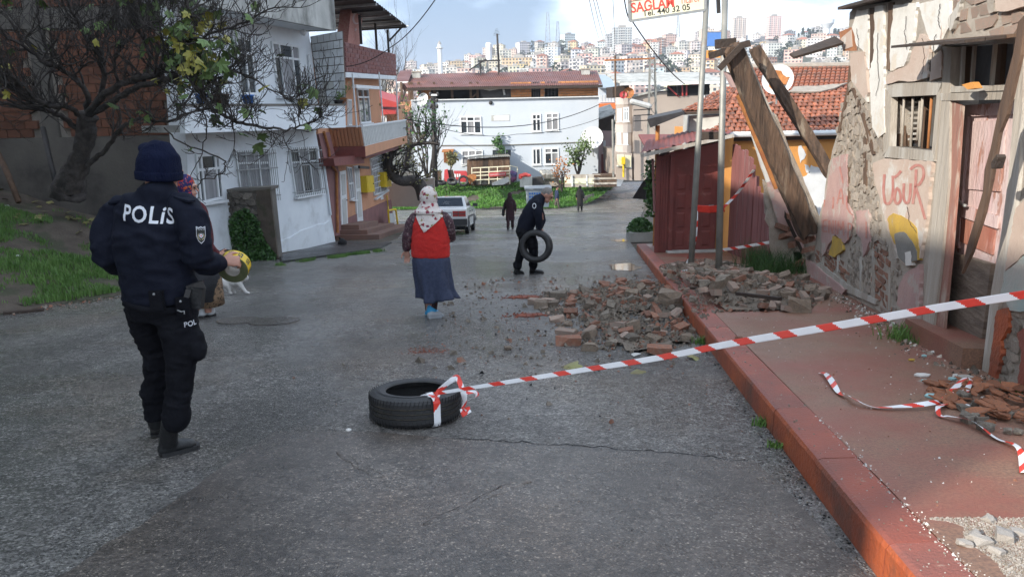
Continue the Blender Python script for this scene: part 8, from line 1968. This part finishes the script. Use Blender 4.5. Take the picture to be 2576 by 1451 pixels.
# ------------------------------------------------------------------ tape
def resample(P,step):
    o=[V(P[0])];
    for a,b in zip(P,P[1:]):
        a,b=V(a),V(b);n=max(1,int((b-a).length/step));o+=[a.lerp(b,(i+1)/n) for i in range(n)]
    return o
def ribbon(name,P,w_,lab=None,period=.20,red=.09,skew=.03,nrm=None,parent=None,cat='barrier tape',group=None,phase=0,widths=None,twist=None):
    """striped plastic tape following a path; nrm gives the tape's own facing along the path"""
    P=resample(P,.007);n=len(P);mbw=MB();s=phase;up_w=V((0,0,1));th=.0006
    rows=[]
    for i,p in enumerate(P):
        t=(P[min(i+1,n-1)]-P[max(i-1,0)]).normalized();nn=V(nrm(i/(n-1)) if callable(nrm) else (nrm or (0,-1,.3)));a=t.cross(nn)
        if a.length<1e-4:a=t.orthogonal()
        a.normalize();nn=a.cross(t)
        if twist:a=Quaternion(t,twist(i/(n-1)))@a
        ww=(widths(i/(n-1)) if widths else 1)*w_*.5;rows.append((p+a*ww,p-a*ww))
        rows[-1]=(*rows[-1],s);
        if i<n-1:s+=(P[i+1]-P[i]).length
    for i in range(n-1):
        for k in range(9):
            u0,u1=k/9,(k+1)/9;ss=(rows[i][2]+rows[i+1][2])/2+skew*((u0+u1)/2-.5)*2
            mbw.k=1 if (ss % period)<red else 0
            a,b,c,d=rows[i][0].lerp(rows[i][1],u0),rows[i][0].lerp(rows[i][1],u1),rows[i+1][0].lerp(rows[i+1][1],u1),rows[i+1][0].lerp(rows[i+1][1],u0);mbw.quad(a,b,c,d)
    me=mbw.mesh(name,[M['tapew'],M['taper']],True);bm=bmesh.new();bm.from_mesh(me);bmesh.ops.remove_doubles(bm,verts=bm.verts,dist=1e-5);bm.to_mesh(me);bm.free()
    o=obj(name,me,parent);md=o.modifiers.new('t','SOLIDIFY');md.thickness=th;tag(o,lab,cat if lab else None,group);return o
zt=lambda x,y:(817.6+.1953*x,880.5+.1953*y)
zp5=lambda x,y:(2012.5+.4146*x,849+.4146*y)
# ------------------------------------------------------------------ worn tyre lying on the road
tcx,tcy=-.70,5.02;TZ=zs(tcy);TR_,TI,TW=.325,.205,.215
tilt=Matrix.Rotation(atan2(-.115,1),4,'X')
tyb=thing('worn_tyre','worn car tyre lying flat on the asphalt with barrier tape tied round it','tyre',(tcx,tcy,TZ));tyb.rotation_euler=(atan2(-.115,1),0,0)
def tyre_prof(h):
    pts=[(TI,.015),(TI+.012,.004),(TI+.045,.0),(TR_-.04,.008),(TR_-.012,.022)]
    ht=[.025,.045]
    side_=[(TR_-.012,.022),(TR_-.001,.04)]
    top=[(TR_-.001,TW-.04),(TR_-.012,TW-.022),(TR_-.04,TW-.008),(TI+.045,TW),(TI+.012,TW-.004),(TI,TW-.015),(TI+.012,TW-.03),(TI+.03,TW-.05),(TR_-.02,TW-.06),(TR_-.02,.06),(TI+.03,.05),(TI+.012,.03)]
    tread=[]
    for g_ in (.075,.108,.141):tread+=[(TR_,g_-.006),(TR_-.009,g_-.004),(TR_-.009,g_+.004),(TR_,g_+.006)]
    return pts+side_[1:]+tread+top
mb=MB();mb.lathe(tyre_prof(0),(0,0,0),(0,0,1),72,True);obj('carcass',mb.mesh('carcass',M['rubber'],False),tyb,local=True)
M['dust']=mk('dusty_groove',(.12,.105,.075),(.05,.045,.035),25,.95)
mb=MB()
for g_ in (.075,.108,.141):mb.lathe([(TR_-.0085,g_-.0035),(TR_-.0085,g_+.0035)],(0,0,0),(0,0,1),72);
mb.f=[f for f in mb.f if len(f)==4];mb.m=[0]*len(mb.f);obj('groove',mb.mesh('groove',M['dust']),tyb,local=True)
r=random.Random(4);mb=MB()
for i in range(72):
    a=2*pi*i/72;e=V((cos(a),sin(a),0));ta=V((-sin(a),cos(a),0))
    for z0,z1_,sl in ((.155,.20,.012),(.016,.062,-.012)):
        for o_ in (0,):mb.bar(e*(TR_+.0005)+ta*0+V((0,0,z0)),e*(TR_-.004 if False else TR_-.002)+ta*sl+V((0,0,z1_)),.0035,.003,e)
    if i % 2:mb.bar(e*(TR_+.0004)+V((0,0,.115)),e*(TR_+.0004)+ta*.018+V((0,0,.134)),.002,.002,e);mb.bar(e*(TR_+.0004)+V((0,0,.082)),e*(TR_+.0004)-ta*.018+V((0,0,.101)),.002,.002,e)
obj('sipes',mb.mesh('sipes',M['black']),tyb,local=True)
mb=MB();mb.lathe([(TI+.052,TW+.0),(TI+.056,TW+.0025),(TI+.060,TW+.0)],(0,0,0),(0,0,1),60);mb.f=[f for f in mb.f if len(f)==4];mb.m=[0]*len(mb.f);obj('sidewall_ring',mb.mesh('sidewall_ring',M['rubber'],True),tyb,local=True)
def tl(a,rr_,h):return tilt@V((cos(a)*rr_,sin(a)*rr_,h))+V((tcx,tcy,TZ))
# tape tied round the tyre
ang=radians(-57)
loop=[tl(ang,TI-.012,.10),tl(ang,TI-.006,TW-.03),tl(ang,TI+.01,TW+.006),tl(ang,TR_-.04,TW+.003),tl(ang,TR_-.004,TW-.014),tl(ang,TR_+.006,TW-.04),tl(ang,TR_+.007,.04),tl(ang,TR_-.008,.012),tl(ang,TR_-.05,.004)]
e_=V((cos(ang),sin(ang),0))
def ln(u):return e_*sin(min(1,max(0,(u-.15)/.4))*pi/2)+V((0,0,1))*cos(min(1,max(0,(u-.15)/.4))*pi/2)-e_*(.8 if u<.2 else 0)
kn=loop[3]+V((0,0,.012))
bt=thing('barrier_tape','red and white barrier tape stretched from the worn tyre across the pavement to the wall','barrier tape',kn)
ribbon('tyre_loop',loop,.052,nrm=ln,parent=bt,period=.24,red=.075,skew=.03,phase=.02)
main=[kn]+[at(px,py,y) for px,py,y in ((1250,965,4.62),(1450,933,4.45),(1650,901,4.28),(1850,862,4.1),(2100,820,3.9),(2350,776,3.72),(2600,737,3.55),(2800,702,3.42))]
ribbon('stretched_tape',catmull(main,8),.053,nrm=lambda u:(-.15,-1,.55-.5*u),parent=bt,period=.225,red=.085,skew=.022,widths=lambda u:.42+.38*min(1,u*1.6))
def T_(L_):return [at(*zt(x,y),d) for x,y,d in L_]
ribbon('loose_loop',catmull(T_([(1440,595,4.78),(1470,530,4.80),(1560,440,4.83),(1660,370,4.86),(1700,350,4.86),(1730,400,4.84),(1760,480,4.8),(1785,560,4.78),(1800,640,4.78),(1795,700,4.78),(1770,760,4.76),(1815,800,4.74)]),5),.038,nrm=(-.3,-1,.3),parent=bt,period=.2,red=.08,twist=lambda u:.8*sin(u*9))
ribbon('loose_end',catmull(T_([(1800,740,4.77),(1810,790,4.74),(1830,830,4.72)]),5),.07,nrm=(-.1,-1,.5),parent=bt,period=.14,red=.06)
ribbon('loose_loop',catmull(T_([(1790,560,4.80),(1870,540,4.84),(1930,540,4.9),(1962,580,4.9),(1930,610,4.86),(1860,640,4.8),(1815,665,4.78)]),5),.03,nrm=(0,-.6,1),parent=bt,period=.16,red=.07,twist=lambda u:1.2*u)
ribbon('loose_end',catmull(T_([(1440,597,4.78),(1360,590,4.80),(1280,580,4.85),(1200,610,4.88),(1160,630,4.9)]),5),.022,nrm=(0,-.5,1),parent=bt,period=.16,red=.06)
# dropped tape on the pavement
PT=[(118,222),(150,235),(185,285),(240,350),(290,372),(325,402),(440,430),(600,438),(780,430),(880,378),(990,300),(1030,320),(965,378),(860,430),(832,458),(850,485),(910,500),(1050,545),(1190,622),(1290,668),(1335,735),(1362,830)]
pts=[gnd(*zp5(x,y),PH) for x,y in PT]
pts=[p+V((0,0,.012+(.05 if i in (10,11) else .012*(i % 3)))) for i,p in enumerate(pts)]
ribbon('dropped_tape',catmull(pts,6),.048,'crumpled length of red and white tape lying curled on the pavement',nrm=(0,-.25,1),period=.19,red=.075,widths=lambda u:.55+.35*abs(sin(u*17)),twist=lambda u:.5*sin(u*21))
# tape on the poles and the fence
wb_=lambda L_:[at(*p) for p in L_]
ribbon('pole_tape',catmull(wb_([(1749,520,12.72),(1750,560,12.68),(1746,600,12.66),(1740,630,12.68),(1732,660,12.7),(1722,690,12.6),(1745,700,12.5),(1735,712,12.4)]),6),.085,'strip of red and white tape hanging down the sign pole into the rubble',nrm=(-.2,-1,0),period=.26,red=.10,twist=lambda u:.5*sin(u*8))
ribbon('pole_band',wb_([(1746,524,12.75),(1785,527,12.6),(1822,524,12.4)]),.12,'red tape strip tied between the two grey poles',nrm=(0,-1,0),period=2,red=1.9)
ribbon('fence_tape',catmull(wb_([(1818,524,12.45),(1852,490,12.6),(1880,452,12.4),(1896,428,12.2)]),6),.075,'short red and white tape rising from the pole to the plank fence',nrm=(0,-1,0),period=.26,red=.11,widths=lambda u:.6)
ribbon('fence_tape',catmull(wb_([(1806,630,12.4),(1850,624,12.3),(1905,615,12.2),(1962,605,12.0)]),6),.075,'red and white tape tied from the plain pole towards the wild grass tuft',nrm=(0,-1,0),period=.22,red=.08,widths=lambda u:.65)
ribbon('knot_tape',catmull([gnd(*zr(x,y),h) for x,y,h in ((1495,240,.2),(1500,200,.3),(1560,180,.34),(1610,175,.33),(1635,190,.3),(1590,220,.25),(1620,250,.2),(1690,285,.2),(1755,340,.2))],5),.08,'tangled red and white tape among the rubble at the pole foot',nrm=(0,-.6,1),period=.22,red=.1,twist=lambda u:sin(u*9))

# ------------------------------------------------------------------ the rubble
RP_=[(250,410),(330,385),(450,350),(620,335),(870,285),(1050,250),(1290,270),(1350,190),(1480,155),(1750,145),(1970,195),(2030,270),(2250,320),(2487,330),(2650,400),(2700,500),(2580,620),(2400,645),(2100,640),(1780,650),(1620,790),(1500,800),(1330,870),(1100,850),(830,840),(700,780),(520,770),(490,650),(390,560),(260,440)]
RW=[gnd(*zr(*p)) for p in RP_];RQ=[(p.x,p.y) for p in RW]
def pile_h(x,y):
    if not inside((x,y),RQ):return 0
    d=9
    for a,b in zip(RQ,RQ[1:]+RQ[:1]):
        t=max(0,min(1,((x-a[0])*(b[0]-a[0])+(y-a[1])*(b[1]-a[1]))/((b[0]-a[0])**2+(b[1]-a[1])**2+1e-9)));d=min(d,sqrt((x-a[0]-t*(b[0]-a[0]))**2+(y-a[1]-t*(b[1]-a[1]))**2))
    onp=x>kx(y)+.1;h=min(1,d/1.1)*(.20 if onp else .11)
    if onp:h+=.14*math.exp(-((x-3.7)**2+(y-8.9)**2)/1.2)*min(1,d/.7)
    else:h*=.35+.65*min(1,max(0,(x-.4)/1.5))
    return h
def base_z(x,y):return zs(y)+(PH if x>kx(y) else 0)
M['debris']=mk('grey_rubble_dust',(.185,.15,.115),(.12,.10,.08),9,.95,.9,45,c3=(.26,.16,.11),s3=7,f3=.5,p3=.58)
for onp in (0,1):
    mb=MB();g={}
    for j in range(70):
        for i in range(60):
            x,y=-.6+.1*i,6.6+.1*j
            if (x>kx(y)+.28) != bool(onp) and not (onp==0 and x<kx(y)-.02):continue
            if onp==0 and x>kx(y)-.02:continue
            h=pile_h(x,y)
            v_=noise.noise(V((x*1.3,y*1.3,5)))
            if h <= .0 or (onp==0 and v_<-.12+.25*(x<1)):continue
            g[i,j]=len(mb.v);mb.v.append((x,y,base_z(x,y)+max(.004,h*.75-.03)+.03*noise.noise(V((x*5,y*5,0)))+.015))
    for (i,j),k in g.items():
        if all(q in g for q in ((i+1,j),(i,j+1),(i+1,j+1))):mb.f.append((k,g[i+1,j],g[i+1,j+1],g[i,j+1]));mb.m.append(0)
    mb.build('rubble_dust',M['debris'],kind='stuff',smooth=True)
r=random.Random(99)
bk=[setmat(chunk(random.Random(200+k),1,.52,.36,.10,1 if k<5 else 3),M['oldbrick']) for k in range(10)]
bp_=[setmat(m_.copy(),M['palebrick']) for m_ in bk]
M['lump']=mk('masonry_lump',(.27,.205,.15),(.19,.15,.115),7,.95,.8,50,c3=(.33,.28,.23),s3=6,f3=.6,p3=.54,orand=.22)
mo=[setmat(chunk(random.Random(300+k),1,.8,.65,.22,5),M['lump']) for k in range(10)]
M['rubgrey']=mk('grey_mortar_piece',(.235,.195,.15),(.155,.13,.105),6,.95,.7,50,c3=(.30,.265,.22),s3=5,f3=.5,orand=.25)
gr_=[setmat(m_.copy(),M['rubgrey']) for m_ in mo]
cnt=0;used=[]
def put(x,y,me,s,nm,lab,grp,lift=0,flat=False):
    z=base_z(x,y)+pile_h(x,y)*.75+s*.17+lift
    o=obj(nm,me,None,(x,y,z),(r.uniform(-.35,.35)*(0 if flat else 1),r.uniform(-.35,.35)*(0 if flat else 1),r.uniform(0,6.28)));o.scale=(s,s*r.uniform(.85,1.15),s*r.uniform(.85,1.15));tag(o,lab,'brick' if 'brick' in nm else 'mortar lump',grp)
tries=0
while cnt<290 and tries<30000:
    tries+=1;x,y=r.uniform(-.7,4.9),r.uniform(6.6,13.2)
    if not inside((x,y),RQ):continue
    road_=x<kx(y)
    if kx(y)-.06<x<kx(y)+.30 and r.random()<.45:continue
    if noise.noise(V((x*1.1,y*1.1,8)))<(-.05 if road_ else -.3) and r.random()<.8:continue
    if road_ and r.random()>.40+.45*min(1,max(0,(x-.2)/1.4)):continue
    s=r.uniform(.06,.185)
    if any((x-a)**2+(y-b)**2<(.36*(s+c))**2 for a,b,c in used):continue
    used.append((x,y,s));kd=r.random();side_='on the road' if road_ else 'on the pavement'
    if kd<(.42 if road_ else .18):put(x,y,r.choice(bk),s*1.05,'fallen_brick','dark red broken brick in the rubble '+side_,'red bricks fallen '+side_)
    elif kd<.66:put(x,y,r.choice(bp_),s*1.05,'fallen_brick','dusty pale brick with mortar in the rubble '+side_,'pale bricks fallen '+side_)
    elif kd<.88:put(x,y,r.choice(mo),s,'mortar_lump','brownish lump of old masonry in the rubble '+side_,'masonry lumps fallen '+side_)
    else:put(x,y,r.choice(gr_),s,'mortar_lump','grey lump of mortar in the rubble '+side_,'grey mortar lumps fallen '+side_)
    cnt+=1
# bricks that lie out by themselves
def lone(zx,zy,s,me,nm,lab,f=zr,h=0):
    p=gnd(*f(zx,zy),h);o=obj(nm,me,None,(p.x,p.y,p.z+s*.17),(0,0,r.uniform(-.5,.5)));o.scale=(s,s,s);tag(o,lab,'brick' if 'brick' in nm else 'mortar lump')
lone(565,785,.25,bk[0],'fallen_brick','whole brown brick lying nearest the tape, apart from the heap');lone(545,715,.22,bp_[1],'fallen_brick','half brick just behind the lone whole brick')
lone(300,450,.22,bp_[2],'fallen_brick','pale brick at the outermost left tip of the rubble');lone(395,440,.19,bp_[0],'fallen_brick','pale brick second from the left tip of the rubble')
lone(1320,865,.24,bk[1],'fallen_brick','red brick at the near edge of the rubble above the tape');lone(480,410,.24,gr_[1],'mortar_lump','grey upright mortar slab behind the leftmost bricks')
lone(68,825,.07,mo[2],'mortar_lump','small dark clod on the asphalt left of the rubble');lone(1980,738,.07,bk[3],'fallen_brick','small red brick bit on the pavement edge beyond the tape',h=PH)
lone(745,830,.15,mo[5],'mortar_lump','dark clod beside the nearest rubble bricks');lone(2380,400,.18,mo[3],'mortar_lump','largest masonry boulder on the pavement heap by the wall',h=.25);lone(2480,480,.23,mo[6],'mortar_lump','big reddish masonry boulder against the foot of the wall',h=.22)
lone(1410,430,.27,mo[7],'mortar_lump','large tilted masonry lump straddling the red kerb',h=.14);lone(2060,165,.24,bp_[4],'mortar_lump','two stuck stones lying by the foot of the plank fence',h=.14)
# charred sticks on the heap
def rod(lab,a,b,rad):mb=MB();mb.bar(a,b,rad*2,rad*1.6);mb.build('charred_stick',M['darkwood'],label=lab,cat='timber')
rod('dark thin stick lying across the rubble on the pavement',gnd(*zr(1965,360),.42),gnd(*zr(2325,405),.45),.022)
rod('dark charred board behind the tangled tape at the pole foot',gnd(*zr(1600,208),.3),gnd(*zr(1830,200),.3),.04);rod('dark charred board in front of the pole feet',gnd(*zr(1640,238),.28),gnd(*zr(1880,245),.28),.045)
rod('thin pale lath on the rubble near the kerb',gnd(*zr(1560,312),.26),gnd(*zr(1720,322),.26),.018)
# small debris: nobody could count it
def scatter(name,n,sample,mats,smin,smax,seed,group=None):
    rr=random.Random(seed);mbs=[MB() for _ in mats]
    for k in range(n):
        s=sample(rr)
        if s is None:continue
        x,y,z=s;q=rr.uniform(smin,smax)*(.5+rr.random()**3);c=V((x,y,z+q*.25));a=rr.uniform(0,6.28);m=rr.choice(mbs)
        vs=[c+V((cos(a+i*2.09)*q*rr.uniform(.5,1),sin(a+i*2.09)*q*rr.uniform(.5,1),-q*.35)) for i in range(3)]+[c+V((rr.uniform(-.4,.4)*q,rr.uniform(-.4,.4)*q,q*rr.uniform(.25,.7)))]
        vs.append(c+V((cos(a+1)*q*.7,sin(a+1)*q*.7,q*rr.uniform(.1,.45))))
        m.add(vs,[(0,2,1),(0,1,4),(1,3,4),(0,4,3),(1,2,3),(2,0,3)])
    for m,mt in zip(mbs,mats):
        if m.v:m.build(name,mt,kind='stuff')
def rs(rr):
    x,y=rr.uniform(-.9,4.9),rr.uniform(6.3,13.4)
    if inside((x,y),RQ):return (x,y,base_z(x,y)+pile_h(x,y)*.75)
    if x<kx(y) and rr.random()<.10:return (x,y,base_z(x,y))
    return None
scatter('rubble',15000,rs,[M['rubgrey'],M['debris'],M['oldbrick'],M['rubgrey'],M['debris']],.012,.05,5)
def rd(rr):
    x,y=rr.gauss(1.0,1.3),rr.gauss(8.2,2.6);return (x,y,zs(y)) if x<kx(y)-.02 and 3<y<16 else None
scatter('gravel',420,rd,[M['rubgrey'],M['oldbrick'],M['black']],.006,.03,6)
def gut(rr):y=rr.uniform(2,9);return (kx(y)-abs(rr.gauss(0,.05))-.01,y,zs(y))
scatter('gravel',500,gut,[M['rubgrey'],M['black']],.005,.016,7)
def pvs(rr):y=rr.uniform(2.2,9);x=rr.uniform(kx(y)+.3,wx(y)-.1);return (x,y,zpv(y))
scatter('gravel',700,pvs,[M['rubgrey'],M['chalk'],M['oldbrick']],.003,.011,8)
def wbs(rr):y=rr.uniform(4.6,9.5);x=wx(y)-.05-abs(rr.gauss(0,.16));return (x,y,zpv(y))
scatter('rubble',900,wbs,[M['rubgrey'],M['chalk'],M['rubblestone'],M['earth']],.006,.03,9)
# red brick dust smears
M['brickdust']=mk('red_brick_dust',(.26,.075,.04),(.16,.06,.045),9,.95,.6,60)
for zx,zy,w_,k in ((200,392,.28,1),(235,542,.22,2)):
    p=gnd(*zr(zx,zy));mb=MB();po=ragged([(p.x+cos(2*pi*i/9)*w_*.8,p.y+sin(2*pi*i/9)*w_*.55) for i in range(9)],.05,.04,k);mb.prism([(x,y,zs(y)+.001) for x,y in po],(0,0,.012));mb.build('brick_dust',M['brickdust'],kind='stuff')
p=gnd(1075,887);scatter('brick_dust',500,lambda rr:(p.x+rr.gauss(0,.13),p.y+rr.gauss(0,.10),zs(p.y+0)+.0-.115*0),[M['brickdust']],.004,.014,3)
for q in ((200,392),(235,542)):c_=gnd(*zr(*q));scatter('brick_dust',160,lambda rr:(lambda x,y:(x,y,zs(y)))(c_.x+rr.gauss(0,.14),c_.y+rr.gauss(0,.09)),[M['brickdust']],.01,.035,4)
# white crushed plaster at the near corner
def wps(rr):
    x,y=zp5(rr.uniform(790,1500),rr.uniform(1090,1500));p=gnd(x,y,PH)
    v=noise.noise(V((p.x*2.2,p.y*2.2,1)))+.3*noise.noise(V((p.x*7,p.y*7,1)));u=(x-zp5(790,0)[0])/250
    return (p.x,p.y,p.z) if v+u*.5>.12 else None
M['crushed']=mk('crushed_plaster',(.42,.38,.34),(.27,.245,.22),20,.95,.4,90)
scatter('crushed_plaster',22000,wps,[M['crushed'],M['crushed'],M['rubgrey']],.002,.0065,12)
sv_=[setmat(chunk(random.Random(400+k),1,.7,.45,.2,5),M['crushed']) for k in range(5)]
for k,(x,y,s) in enumerate(((1100,1245,.065),(1240,1215,.085),(1190,1305,.05),(1000,1260,.05),(1290,1180,.04),(1145,1110,.05),(1320,1190,.05),(1060,1220,.07))):
    p=gnd(*zp5(x,y),PH);o=obj('plaster_lump',sv_[k % 5],None,(p.x,p.y,p.z+s*.18),(0,0,k));o.scale=(s,s,s);tag(o,'pale plaster lump in the crushed plaster at the near corner of the pavement','plaster lump','plaster lumps at the near corner')
# broken roof tiles at the door
M['shard']=mk('broken_clay_tile',(.34,.125,.055),(.26,.10,.05),7,.88,.5,40,c3=(.16,.09,.06),s3=5,f3=.6,orand=.28)
def shard(seed):
    rr=random.Random(seed);k=rr.randint(5,7);po=[(cos(2*pi*i/k)*rr.uniform(.55,1),sin(2*pi*i/k)*rr.uniform(.3,.6)) for i in range(k)];mb=MB();mb.prism([(x,y,.16*(1-y*y*3)) for x,y in po],(0,0,-.13));return mb.mesh('tile_shard',M['shard'])
shm=[shard(k) for k in range(8)]
SPo=[(730,310),(860,270),(1110,262),(1359,340),(1359,560),(1180,560),(930,470),(850,420),(760,350)]
k=0;r=random.Random(61)
while k<95:
    x,y=r.uniform(730,1500),r.uniform(265,570)
    if not inside((min(x,1358),y),SPo):continue
    p=gnd(*zp5(x,y),PH);s=r.uniform(.035,.10);lift=r.uniform(0,.05)*(1 if x>1000 else .3)
    o=obj('tile_shard',r.choice(shm),None,(p.x,p.y,p.z+.012+lift),(r.uniform(-.35,.35),r.uniform(-.35,.35),r.uniform(0,6.28)));o.scale=(s,s,s*.8);tag(o,'orange brown shard of broken roof tile heaped on the pavement by the doorstep','tile shard','broken roof tile shards by the doorstep');k+=1
for k in range(22):
    x,y=r.uniform(980,1500),r.uniform(280,600);p=gnd(*zp5(x,y),PH);s=r.uniform(.03,.09)
    o=obj('mortar_lump',r.choice(gr_),None,(p.x,p.y,p.z+.02),(r.uniform(-.4,.4),0,r.uniform(0,6.28)));o.scale=(s,s,s);tag(o,'small grey mortar lump among the broken roof tiles','mortar lump','mortar lumps among the tile shards')
M['flakeb']=mk('turquoise_paint_flake',(.30,.50,.50),rough=.8)
for k,(x,y,s,m_,lab) in enumerate(((740,235,.06,'chalk','pale plaster flake on the pavement before the doorstep'),(755,268,.028,'flakeb','small green paint flake on the pavement'),(925,258,.035,'flakeb','turquoise paint flake by the doorstep'),(750,118,.03,'flakeb','blue paint flake nearest the old door'),(680,142,.03,'ochre','yellow plaster crumb on the pavement'),(1000,250,.07,'greywood','pale flat splinter by the broken tiles'),(800,362,.06,'flakeb','long pale green flake touching the dropped tape'),(995,425,.05,'white_paint','crumpled white scrap on the tile shards'))):
    rr=random.Random(k);p=gnd(*zp5(x,y),PH);mb=MB();po=[(cos(2*pi*i/6)*s*rr.uniform(.6,1.1),sin(2*pi*i/6)*s*rr.uniform(.4,.7)) for i in range(6)];mb.prism([(p.x+u,p.y+v,p.z+.006) for u,v in po],(0,0,.012));mb.build('flake',M[m_],label=lab,cat='flake')
# wisps of weed along the kerb and wall
def wd(c,n,sp,hh,lab,seed):
    blades('weed',n,lambda rr:((c.x+rr.gauss(0,sp),c.y+rr.gauss(0,sp),c.z),1),M['grassA'],hh*.5,hh,.012,seed,kind=None,lean=.9,label=lab,cat='weed')
wd(gnd(1915,1070),40,.022,.07,'small green weed at the foot of the kerb, farther one',1);wd(gnd(1955,1125),34,.02,.055,'small green weed at the foot of the kerb, nearer one',2);wd(gnd(*zr(1670,775)),60,.04,.09,'green weed growing beside the rubble against the kerb',3)
wd(gnd(*z8(1000,1190),PH)+V((0,0,0)),160,.10,.16,'dry weeds at the wall foot left of the doorstep',5);wd(gnd(*zp5(1310,330),PH),50,.04,.06,'little green weed at the wall foot right of the door',6)
# white pebble beside the tyre
mb=MB();p=gnd(877,1084);mb.ball(p+V((0,0,.008)),.022,.018,.012,7,5);mb.build('pebble',M['chalk'],smooth=False,label='white pebble on the road left of the worn tyre',cat='pebble')
# ------------------------------------------------------------------ small things by the road
t=thing('black_bag','black plastic bag standing at the foot of the drain pipe by the white house corner','bag',gnd(862,618));mb=MB();c=gnd(862,619);oball(mb,c+V((0,0,.10)),X_*.13,Yd*.1,V((0,0,.12)));mb.tube([c+V((-.05,0,.18)),c+V((-.10,0,.30))],[.04,.015],8);me=remesh(mb,.02,2,.03,9);me.materials.append(M['blackcl']);obj('bag',me,t)
def disc(name,px,py,rx_,ry_,h,mat,seed,**kw):
    p=gnd(px,py);po=ragged([(p.x+cos(2*pi*i/16)*rx_,p.y+sin(2*pi*i/16)*ry_) for i in range(16)],.08,.012,seed);mb=MB();mb.prism([(x,y,zs(y)+h-.01) for x,y in po],(0,0,.01));return mb.build(name,mat,**kw)
disc('road_patch',1468,563,.42,.40,.008,M['seam'],1,kind='structure');disc('road_patch',690,808,.30,.30,.008,M['patch'],2,kind='structure');disc('road_patch',600,806,.28,.26,.009,M['patch'],3,kind='structure')
mb=MB();mb.bar(gnd(8,792),gnd(110,782),.09,.08);mb.build('kerb_scrap',M['darkwood'],label='black broken kerb piece lying along the edge of the grass bank',cat='kerb piece')
def fps(rr):
    u=rr.random();a,b=gnd(705,668),gnd(958,632);p=a.lerp(b,u)+V((rr.gauss(0,.07),rr.gauss(0,.07),0));return ((p.x,p.y,p.z),1) if noise.noise(p*1.7)>-.15 else None
blades('grass',2200,fps,M['grassA'],.03,.09,.015,9)
def bes(rr):
    i=rr.randrange(1,4);(ax,ay),(bx,by)=BF[i],BF[i+1];u=rr.random();x,y=ax+(bx-ax)*u+rr.gauss(.1,.18),ay+(by-ay)*u-.08;return (x,y,zs(y)+.0) 
scatter('gravel',1500,bes,[M['earth'],M['rubgrey'],M['earth'],M['oldbrick']],.008,.035,21)
for k,(x,y) in enumerate(((18,520),(140,693),(290,690),(45,646),(245,1090))):
    if y>900:continue
    p=gbank(x,y)
    mb=MB();mb.ball(p+V((0,0,.015)),.05,.035,.02,7,5);mb.build('litter',M['white_paint'],label=('white scrap of litter at the far left of the bank','small white scrap on the green grass near the road','white crumpled paper on the grass below the policeman\'s elbow','white paper bit on the bare soil of the bank')[k],cat='litter')
def jt(rr):y=2.1+2.2*rr.random()**2;return (kx(y)+.22+rr.gauss(0,.018),y,zpv(y))
scatter('gravel',420,jt,[M['crushed'],M['chalk']],.003,.010,31)
def kt(rr):y=rr.uniform(2,8);return (kx(y)+rr.uniform(.04,.21),y,zpv(y))
scatter('gravel',260,kt,[M['crushed'],M['rubgrey']],.003,.012,32)
# the air between here and the hill
mb=MB();mb.box(-1000,1500,-45,2260,-15.5,118);m=bpy.data.materials.new('thin_haze');m.use_nodes=True;tt=m.node_tree;tt.nodes.clear();o_=N(tt,'ShaderNodeOutputMaterial');pv=N(tt,'ShaderNodeVolumePrincipled');pv.inputs['Color'].default_value=(.86,.91,1,1);pv.inputs['Density'].default_value=.00034;pv.inputs['Anisotropy'].default_value=.2;tt.links.new(pv.outputs[0],o_.inputs['Volume'])
mb.build('haze',m,kind='stuff')
